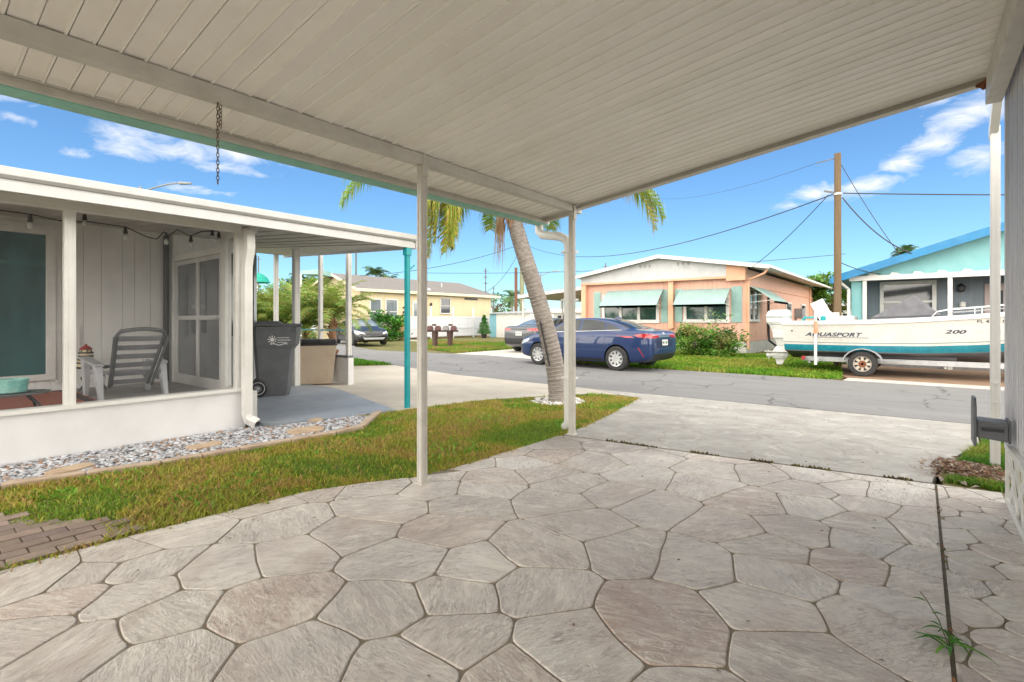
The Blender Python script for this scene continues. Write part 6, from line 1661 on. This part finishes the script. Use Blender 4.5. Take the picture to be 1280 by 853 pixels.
def catm(P, n=6):
    P = [Vector(p) for p in P]; o = []
    for i in range(len(P) - 1):
        a = P[max(i - 1, 0)]; b = P[i]; c = P[i + 1]; d = P[min(i + 2, len(P) - 1)]
        for k in range(n):
            t = k / n; o.append(.5 * ((2 * b) + (c - a) * t + (2 * a - 5 * b + 4 * c - d) * t * t + (3 * b - a - 3 * c + d) * t ** 3))
    return o + [P[-1]]
tp = catm([(-4.53, 6.87, -.08), (-4.57, 6.85, .3), (-4.64, 6.80, .8), (-4.76, 6.70, 1.4), (-4.89, 6.60, 1.95), (-5.02, 6.48, 2.5), (-5.12, 6.40, 2.95)])
tr_ = [np.interp(i / (len(tp) - 1), [0, .06, .2, .5, .8, 1], [.19, .168, .15, .138, .130, .122]) for i in range(len(tp))]
ringtrunk(m, tp, tr_, 18, .062); m.build('trunk', TRK, pm, smooth='auto')
m = MB(); m.bar((-4.585, 6.655, .55), (-4.70, 6.56, 1.25), .02, .02); m.build('trunk_scar', BLACK, pm)
m = MB(); ct_ = Vector((-5.14, 6.38, 2.92)); r = random.Random(9)
for k in range(46):
    a = r.uniform(0, 6.3); h = r.uniform(0, .55); p = ct_ + Vector((math.cos(a) * .12, math.sin(a) * .12, h - .12)); q = p + Vector((math.cos(a) * .07, math.sin(a) * .07, .22)); m.bar(p, q, .05, .02, up=(math.cos(a), math.sin(a), 0))
for k in range(14):
    a = r.uniform(0, 6.3); p = ct_ + Vector((math.cos(a) * .13, math.sin(a) * .13, r.uniform(-.1, .1))); m.tube([p, p + Vector((math.cos(a) * .08, math.sin(a) * .08, -.02)), p + Vector((math.cos(a) * .1, math.sin(a) * .1, -.14))], .007, 4)
m.build('crown_base', FIB, pm)
YG = [(.28, .36, .05), (.38, .41, .06), (.46, .42, .08), (.22, .31, .04), (.50, .38, .09)]
GG = [(.15, .25, .05), (.20, .31, .06), (.27, .35, .07)]
cb = Vector((-5.2, 6.34, 3.42)); r = random.Random(31)
fr = [(-2.05, .45, 2.0, 3.6, YG), (-2.15, .25, 1.7, 3.9, YG), (-2.25, .55, 2.25, 3.9, YG), (-1.75, .35, 1.9, 3.8, YG), (-2.0, .2, 1.9, 3.3, YG), (-2.55, .35, 2.2, 3.4, YG), (-2.42, .55, 3.0, 1.9, GG), (-2.2, .85, 3.1, 2.4, GG), (.52, .45, 2.9, 1.9, GG), (.66, .5, 3.0, 2.2, YG), (.35, .8, 2.2, 2.9, GG), (1.0, .9, 2.2, 2.6, GG), (-.4, .9, 2.2, 2.4, GG), (1.7, .7, 2.2, 2.8, GG), (2.4, .7, 2.2, 2.7, GG), (3.0, .6, 2.0, 3.0, GG), (-1.2, .8, 2.0, 2.6, GG), (-3.0, 1.0, 2.1, 2.2, GG), (.1, 1.2, 2.0, 1.8, GG), (2.0, 1.2, 2.0, 1.8, GG), (-1.7, 1.15, 1.9, 2.0, GG)]
for a, e, L, dr_, cs in fr:
    m = MB(); frond(m, cb, a, e, L, dr_, 130, .60, cs, r, .021, .72, .02, r.uniform(-.15, .15)); m.build('frond', LEAF, pm, nrm=False)
# dead hanging spray beside the trunk
m = MB()
for k in range(60):
    p = ct_ + Vector((r.uniform(-.12, .0), r.uniform(-.12, .0), r.uniform(-.05, .1))) ; l = r.uniform(.3, .95); d = Vector((r.uniform(-.12, .06), r.uniform(-.12, .05), -1)); q = p + Vector((-.06, -.06, -.06)); a_ = Vector((.004, .003, 0))
    m.add([q - a_, q + a_, q + d * l], [(0, 1, 2)], 0, r.choice([(.36, .24, .12), (.28, .17, .09), (.42, .30, .17)]))
m.build('dead_spray', LEAF, pm, nrm=False)
# small palm with brown trunk by the neighbouring driveway
def palm(name, label, loc, h, rt, nf, L, cols, seed, ll=.35, nl=40, group=None, wid=.022, el=(.2, 1.3), droop=(1.4, 2.4), trunkm=FIB, hang=.35, fib=True):
    o = thing(name, label, 'palm tree', loc, group=group); r = random.Random(seed); b = Vector(loc)
    m = MB(); ringtrunk(m, [b + Vector((0, 0, -.05)), b + Vector((r.uniform(-.03, .03), 0, h * .5)), b + Vector((r.uniform(-.05, .05), 0, h))], [rt, rt * .95, rt * .85], 10, .08)
    if fib:
        for k in range(40):
            a = r.uniform(0, 6.3); z = r.uniform(.1, h); p = b + Vector((math.cos(a) * rt, math.sin(a) * rt, z)); m.bar(p, p + Vector((math.cos(a) * .06, math.sin(a) * .06, .12)), .05, .02, up=(math.cos(a), math.sin(a), 0))
    m.build('trunk', trunkm, o)
    m = MB()
    for k in range(nf):
        t = (k + .5) / nf
        frond(m, b + Vector((0, 0, h)), k * 2.4 + r.uniform(-.3, .3), el[0] + (el[1] - el[0]) * r.random(), L * r.uniform(.75, 1.1), r.uniform(*droop), nl, ll, cols, r, wid, hang, .014)
    m.build('crown', LEAF, o, nrm=False)
    return o
AR = [(.15, .26, .05), (.20, .32, .06), (.27, .37, .07), (.33, .40, .10), (.40, .38, .13)]
palm('pygmy_palm', 'small palm with shaggy brown trunk in front of the black car', (-12.75, 7.9, -.08), 1.42, .11, 40, 1.45, AR, 3, .30, 40, wid=.02, el=(.3, 1.45), droop=(1.0, 2.0))
for i, (px, t_, hh, L) in enumerate([(326, 14.5, 1.1, 1.7), (345, 15.5, 1.3, 1.7), (362, 14.2, 1.0, 1.6), (383, 15.8, 1.3, 1.7)]):
    d = ray(px, 400); p = d * t_
    palm('areca_palm', ['yellow green clump palm nearest the corner downspout', 'second clump palm from the left seen through the screen frame', 'third clump palm from the left behind the grey bin', 'clump palm left of the shaggy brown trunk'][i], (p.x, p.y, -.08), hh, .09, 34, L, AR, 40 + i, .38, 40, 'clump palms behind the neighbouring porch', .024, (.3, 1.5), (1.0, 2.0))
# far palms and trees
def far_palm(label, px, py, t_, L, seed, trunkm=TRK):
    d = ray(px, py); p = Vector((0, 0, EYE)) + d * t_
    return palm('palm_tree', label, (p.x, p.y, -.1), p.z + .1, .16, 18, L, [(.09, .17, .06), (.12, .21, .07), (.07, .13, .05)], seed, .5, 26, None, .06, (-.3, 1.3), (1.2, 2.2), trunkm, .35, False)
far_palm('distant palm rising over the yellow house roof', 470, 346, 48, 1.6, 51)
far_palm('smaller distant palm right of another above the yellow roof', 486, 351, 50, 1.2, 52)
far_palm('distant round headed palm left of the two utility poles', 640, 372, 62, 2.0, 53)
far_palm('palm top peeking above the turquoise roof slope', 1133, 318, 36, 1.1, 54)
far_palm('tiny palm top just above the peach house carport', 702, 366, 75, 1.3, 55)
def tree(label, px, py, t_, rad, n, cols, seed, size=.3):
    d = ray(px, py); p = Vector((0, 0, EYE)) + d * t_
    o = thing('tree', label, 'tree', (p.x, p.y, -.1)); b = Vector((p.x, p.y, -.1)); r = random.Random(seed)
    m = MB(); m.tube([b, b + Vector((.1, 0, p.z * .5)), b + Vector((0, .1, p.z))], [.2, .15, .08], 8)
    for k in range(5):
        a = r.uniform(0, 6.3); q = b + Vector((0, 0, p.z * r.uniform(.5, .9))); m.tube([q, q + Vector((math.cos(a) * rad[0] * .6, math.sin(a) * rad[1] * .6, rad[2] * .5))], [.07, .02], 5)
    m.build('trunk', WOODP, o)
    leaves(o, 'crown', clump_pts((p.x, p.y, p.z), rad, n, 26, cols, seed, .3), size, cols, seed=seed)
    return o
TG = [(.07, .16, .035), (.11, .22, .045), (.15, .28, .06), (.045, .10, .025)]
tree('dark tree with pointed top behind the peach house rear corner', 1010, 362, 50, (1.3, 1.3, 1.1), 900, [(.04, .10, .03), (.06, .13, .035)], 61)
tree('bright green tree behind the tall wooden utility pole', 1040, 366, 33, (1.7, 1.7, 1.2), 2600, [(.07, .16, .025), (.11, .23, .04), (.15, .28, .05)], 62)
tree('tree beyond the pale trailer left of the wooden pole', 1027, 372, 58, (2.4, 2.4, 1.5), 1600, TG, 63)
tree('distant bushy tree right of the yellow house end', 621, 380, 70, (2.6, 2.6, 1.4), 1200, TG + [(.2, .13, .06)], 64)
tree('green tree left of the yellow house gable', 398, 372, 40, (2.4, 2.4, 1.8), 2200, TG, 65)
tree('dense tree behind the clump palms far left', 335, 385, 34, (3.2, 3.2, 1.6), 2600, TG + [(.16, .25, .06)], 66)
tree('leafy tree behind the clump palms and screen posts', 370, 385, 38, (3.2, 3.2, 1.7), 2600, TG + [(.16, .25, .06)], 67)
r = random.Random(77); pts = []
for _ in range(9000):
    a = r.uniform(-2.6, .9); d = r.uniform(120, 150); h = abs(mnoise.noise(Vector((a * 22, 1, 2)))) * 4 + 2.2
    pts.append(((math.sin(a) * d, math.cos(a) * d, r.uniform(0, h)), r.choice(TG)))
o = leaves(None, 'treeline', pts, 1.9, None, seed=8); tag(o, 'low far off line of trees along the horizon', 'trees', kind='stuff')

# ------------------------------------------------------------------ poles, wires, lamps, masts
up_ = thing('utility_pole', 'tall tan wooden utility pole behind the boat carrying the cables', 'utility pole', (-1.83, 17.1, -.09))
m = MB(); m.tube([(-1.83, 17.1, -.2), (-1.83, 17.1, 3), (-1.83, 17.1, 6.02)], [.10, .095, .085], 14); m.build('pole', WOODP, up_, smooth='auto')
m = MB(); m.bar((-1.80, 17.1, 5.9), (-2.35, 17.0, 5.82), .025, .025); m.build('crossarm', DGREY, up_)
m = MB(); m.bar((-1.90, 17.02, 4.9), (-2.15, 17.0, 4.98), .03, .05); m.build('bracket', DGREY, up_)
m = MB(); m.lathe([(.112, -.03), (.112, .03)], 14, (-1.83, 17.1, 4.86)); m.build('pole_band', STEEL, up_)
fp = thing('utility_pole', 'distant greenish utility pole right beside the reddish one', 'utility pole', (-27.5, 35.65, -.1))
m = MB(); m.tube([(-27.5, 35.65, -.2), (-27.5, 35.65, 8.35)], [.24, .17], 10); m.build('pole', M('pole_green', (.25, .27, .17), (.19, .2, .13), .85, 5), fp)
fp2 = thing('utility_pole', 'distant thin reddish pole left of the greenish one', 'utility pole', (-27.9, 35.3, -.1))
m = MB(); m.tube([(-27.9, 35.3, -.2), (-27.9, 35.3, 5.9)], [.15, .13], 10); m.build('pole', WOODR, fp2)
def wire(p, q, sag, rad, label, n=24):
    p = Vector(p); q = Vector(q); m = MB()
    m.tube([p.lerp(q, k / n) - Vector((0, 0, sag * 4 * (k / n) * (1 - k / n))) for k in range(n + 1)], rad, 5)
    tag(m.build('power_line', WIREM, loc=tuple(p)), label, 'cable', 'overhead cables')
HUB = (-1.95, 17.05, 4.86)
wire(HUB, (-27.5, 35.6, 8.1), 1.5, .017, 'long sagging cable from the tan pole over the peach house to the palm')
wire((-4.5, 47.0, 6.4), (-36.0, 31.0, 5.6), .5, .022, 'nearly level far cable crossing behind the palm trunk and the peach house')
wire((-1.7, 17.1, 4.87), (9, 16.6, 3.25), .10, .016, 'level cable running from the tan pole to the right past the white post')
wire((-1.75, 17.1, 5.7), (-.35, 18.05, 2.95), .1, .010, 'thin slack cable from the pole top down to the blue roof edge')
wire((-1.72, 17.1, 4.75), (.0, 18.05, 3.05), .28, .017, 'thick slack cable from the pole middle down to the blue roof edge')
wire((-2.05, 17.0, 4.85), (-5.1, 21.0, 3.25), .12, .012, 'cable dropping from the tan pole to the peach house eave')
wire((-2.33, 17.0, 5.82), (-16, 36, 10.5), .5, .006, 'very thin faint cable from the pole top toward the carport roof')
wire((-1.83, 17.1, 2.95), (-.9, 18.3, 2.62), .06, .012, 'short cable from the pole to the turquoise porch header')
wire((-27.5, 35.6, 8.0), (-30.5, 21.0, 4.35), .5, .022, 'cable from the greenish pole down to the yellow house roof')
wire((-27.6, 35.6, 7.6), (-29.6, 32.8, 3.6), .7, .022, 'steep slack cable from the greenish pole to the yellow house end')
LAMPM = M('lamp_grey', (.22, .23, .24), None, .5, 6)
def lamp(label, base, h, arm, dirn):
    o = thing('street_lamp', label, 'street lamp', base); b = Vector(base); d = Vector(dirn).normalized()
    m = MB(); m.tube([b, b + Vector((0, 0, h))], [.12, .08], 10); m.build('pole', LAMPM, o)
    m = MB(); pts = [b + Vector((0, 0, h - .35)) + d * (arm * t) + Vector((0, 0, .55 * math.sin(t * PI / 2))) for t in [k / 8 for k in range(9)]]; m.tube(pts, .045, 8); m.build('arm', LAMPM, o)
    e = pts[-1]; s = Vector((-d.y, d.x, 0)) * .14
    m = MB(); m.hexa([e - s - d * .1 + Vector((0, 0, -.06)), e + s - d * .1 + Vector((0, 0, -.06)), e + s * .7 + d * .6 + Vector((0, 0, -.05)), e - s * .7 + d * .6 + Vector((0, 0, -.05))], [e - s * .6 - d * .1 + Vector((0, 0, .09)), e + s * .6 - d * .1 + Vector((0, 0, .09)), e + s * .4 + d * .6 + Vector((0, 0, .04)), e - s * .4 + d * .6 + Vector((0, 0, .04))]); m.build('lamp_head', LAMPM, o)
lamp('street lamp whose curved arm rises above the screened porch roof', (-35.9, 9.65, -.1), 9.25, 2.4, (.78, .63, 0))
lamp('distant street lamp with curved arm between palm trunk and carport post', (-35.0, 49.0, -.1), 6.9, 1.7, (.78, .63, 0))
def mast(label, px, y1, t_, rad=.03, extra=2):
    d = ray(px, y1); p = Vector((0, 0, EYE)) + d * t_; b = Vector((p.x, p.y, -.1))
    o = thing('antenna_mast', label, 'antenna', tuple(b)); m = MB(); m.tube([b, p], rad, 6); m.build('mast', DGREY, o)
    for k in range(extra):
        m = MB(); z = p.z - .3 - k * .55; m.bar((p.x - .25, p.y - .15, z), (p.x + .25, p.y + .15, z), .03, .03); m.bar((p.x, p.y, z - .12), (p.x, p.y, z + .12), .11, .11)
        m.build('crossbar', DGREY, o)
mast('thin antenna mast above the yellow house gable', 445, 312, 50, .09, 0)
mast('slim mast with fittings above the right end of the yellow roof', 607, 335, 46, .045, 3)
mast('short antenna on the horizon beside the yellow house end', 617, 358, 60, .05, 1)
mast('small aerial behind the green umbrella seen past the downspout', 323, 320, 45, .06, 1)
mast('tiny aerial above the left slope of the peach house roof', 757, 329, 40, .04, 1)
# green umbrella, teal canopy
gu = thing('green_umbrella', 'bright green dome umbrella seen past the corner downspout', 'umbrella', tuple(Vector((ray(322, 400).x * 24, ray(322, 400).y * 24, -.1))))
bx_, by_ = ray(322, 400).x * 24, ray(322, 400).y * 24
m = MB(); m.rod((bx_, by_, -.1), (bx_, by_, 3.45), .03); m.build('pole', WHITEP, gu)
m = MB(); m.lathe([(.02, 3.5), (.22, 3.44), (.42, 3.28), (.55, 3.05), (.54, 3.03), (.41, 3.24), (.2, 3.4), (.02, 3.45)], 16, (bx_, by_, 0)); m.build('canopy', M('green_canvas', (.0, .30, .22), (.0, .24, .18), .6, 4), gu)
tc = thing('teal_canopy', 'small flat teal edged canopy seen between the porch screen posts', 'canopy', (-15.4, 9.2, -.1))
p0 = ray(376, 343) * 21; p1 = ray(401, 343) * 21; zc = EYE + p0.z
q0 = Vector((p0.x, p0.y, zc)); q1 = Vector((p1.x, p1.y, zc)); bk = Vector((-.63, .78, 0)) * 1.2
m = MB(); m.hexa([q0, q1, q1 + bk, q0 + bk], [q0 + Vector((0, 0, .16)), q1 + Vector((0, 0, .2)), q1 + bk + Vector((0, 0, .2)), q0 + bk + Vector((0, 0, .16))]); m.build('roof', M('canopy_teal', (.30, .50, .44), (.24, .42, .37), .6, 4), tc)
for q in (q0, q1):
    m = MB(); m.rod((q.x, q.y, -.1), (q.x, q.y, zc), .04); m.build('post', WHITEP, tc)
SKYTINT = (.61, .85, 1.0, 1); CLV = 6.4; FILLV = 21.5; SKYS = .12; SUNE = .5; SUNA = 10; EXPO = .64
# ------------------------------------------------------------------ sky, sun, camera
SUN_EL, SUN_DX, SUN_DY = 60, .35, -.80       # sun stands high behind the camera
w = bpy.data.worlds.new('World'); scene.world = w; w.use_nodes = True
t = NT(w.node_tree)
bg = t.n['Background']
sky = t.node('ShaderNodeTexSky', sky_type='NISHITA', sun_disc=False, sun_elevation=R(SUN_EL), sun_rotation=math.atan2(SUN_DX, SUN_DY), altitude=0, air_density=1.0, dust_density=.25, ozone_density=3.0)
dirv = t.node('ShaderNodeTexCoord').outputs['Generated']
sx = t.node('ShaderNodeSeparateXYZ', inp={0: dirv})
el = t.math('ARCSINE', sx.outputs[2]); az = t.math('ARCTAN2', sx.outputs[0], sx.outputs[1])
tint = t.mix(1.0, sky.outputs[0], SKYTINT, 'MULTIPLY')
def azel(u, v):
    d = ray(u, v).normalized(); return math.atan2(d.x, d.y), math.asin(d.z)
clouds = [(205, 182, 62, 14), (290, 190, 62, 11), (285, 211, 40, 6), (88, 192, 22, 6), (22, 148, 24, 8), (20, 125, 34, 8), (1222, 135, 58, 22), (1172, 180, 38, 10), (1225, 197, 34, 13), (1085, 232, 50, 10), (985, 258, 20, 5), (1020, 243, 26, 9), (1130, 205, 24, 10), (240, 236, 34, 5), (1180, 120, 30, 10)]
mask = None
for u, v, a, b in clouds:
    A, E_ = azel(u, v); A2, _ = azel(u + a, v); _, E2 = azel(u, v - b)
    ra, re = abs(A2 - A) * 1.15, abs(E2 - E_) * 1.3
    p = t.math('DIVIDE', t.math('SUBTRACT', az, A), ra); q = t.math('DIVIDE', t.math('SUBTRACT', el, E_), re)
    m_ = t.math('SUBTRACT', 1.0, t.math('SQRT', t.math('ADD', t.math('MULTIPLY', p, p), t.math('MULTIPLY', q, q))))
    mask = m_ if mask is None else t.math('MAXIMUM', mask, m_)
mask = t.math('MAXIMUM', mask, -1.2)
cv = t.node('ShaderNodeCombineXYZ', inp={0: az, 1: t.math('MULTIPLY', el, 2.2), 2: 0}).outputs[0]
n1 = t.noise(cv, 13, 10, .64, .5)
dens = t.ramp(t.math('ADD', t.math('MULTIPLY', mask, .55), t.math('MULTIPLY', t.math('SUBTRACT', n1, .5), 2.3)), -.05, .75)
# unseen bright clouds added overhead and behind the viewpoint to light the carport
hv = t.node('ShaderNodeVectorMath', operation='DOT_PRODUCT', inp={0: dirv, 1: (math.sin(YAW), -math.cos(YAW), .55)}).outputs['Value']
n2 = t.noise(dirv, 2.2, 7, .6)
fill_deck = t.math('MULTIPLY', t.ramp(hv, -.42, -.08), t.ramp(n2, .26, .46))
dens = t.math('MAXIMUM', dens, fill_deck)
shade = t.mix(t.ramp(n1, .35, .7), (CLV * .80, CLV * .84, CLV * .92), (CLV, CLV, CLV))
lowc = (FILLV * 1.45, FILLV * 1.37, FILLV * 1.24); highc = (FILLV * .62, FILLV * .59, FILLV * .545)  # added clouds raised near the horizon so more light gets under the carport
bright = t.mix(t.ramp(fill_deck, 0, .2), shade, t.mix(t.ramp(sx.outputs[2], .2, .75), lowc, highc))
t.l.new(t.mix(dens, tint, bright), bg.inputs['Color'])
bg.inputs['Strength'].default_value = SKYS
sun = bpy.data.lights.new('sun', 'SUN'); sun.energy = SUNE; sun.angle = R(SUNA); sun.color = (1, .95, .87)
so = bpy.data.objects.new('sun', sun); col.objects.link(so)
h = math.hypot(SUN_DX, SUN_DY)
dv = Vector((SUN_DX / h * math.cos(R(SUN_EL)), SUN_DY / h * math.cos(R(SUN_EL)), math.sin(R(SUN_EL))))
so.rotation_euler = dv.to_track_quat('Z', 'Y').to_euler(); so.location = (0, 0, 30)
cam = bpy.data.cameras.new('camera'); co_ = bpy.data.objects.new('camera', cam); col.objects.link(co_)
co_.location = (0, 0, EYE); co_.rotation_euler = (R(90), 0, YAW)
cam.sensor_width = 36; cam.lens = 36 * FPX / 1280; cam.shift_y = -(426.5 - HOR) / 1280
cam.clip_start = .02; cam.clip_end = 3000
scene.camera = co_
scene.view_settings.view_transform = 'Standard'; scene.view_settings.look = 'None'; scene.view_settings.gamma = 1
scene.view_settings.exposure = EXPO
scene.cycles.max_bounces = 10; scene.cycles.diffuse_bounces = 6; scene.cycles.transparent_max_bounces = 16
scene.cycles.use_denoising = True
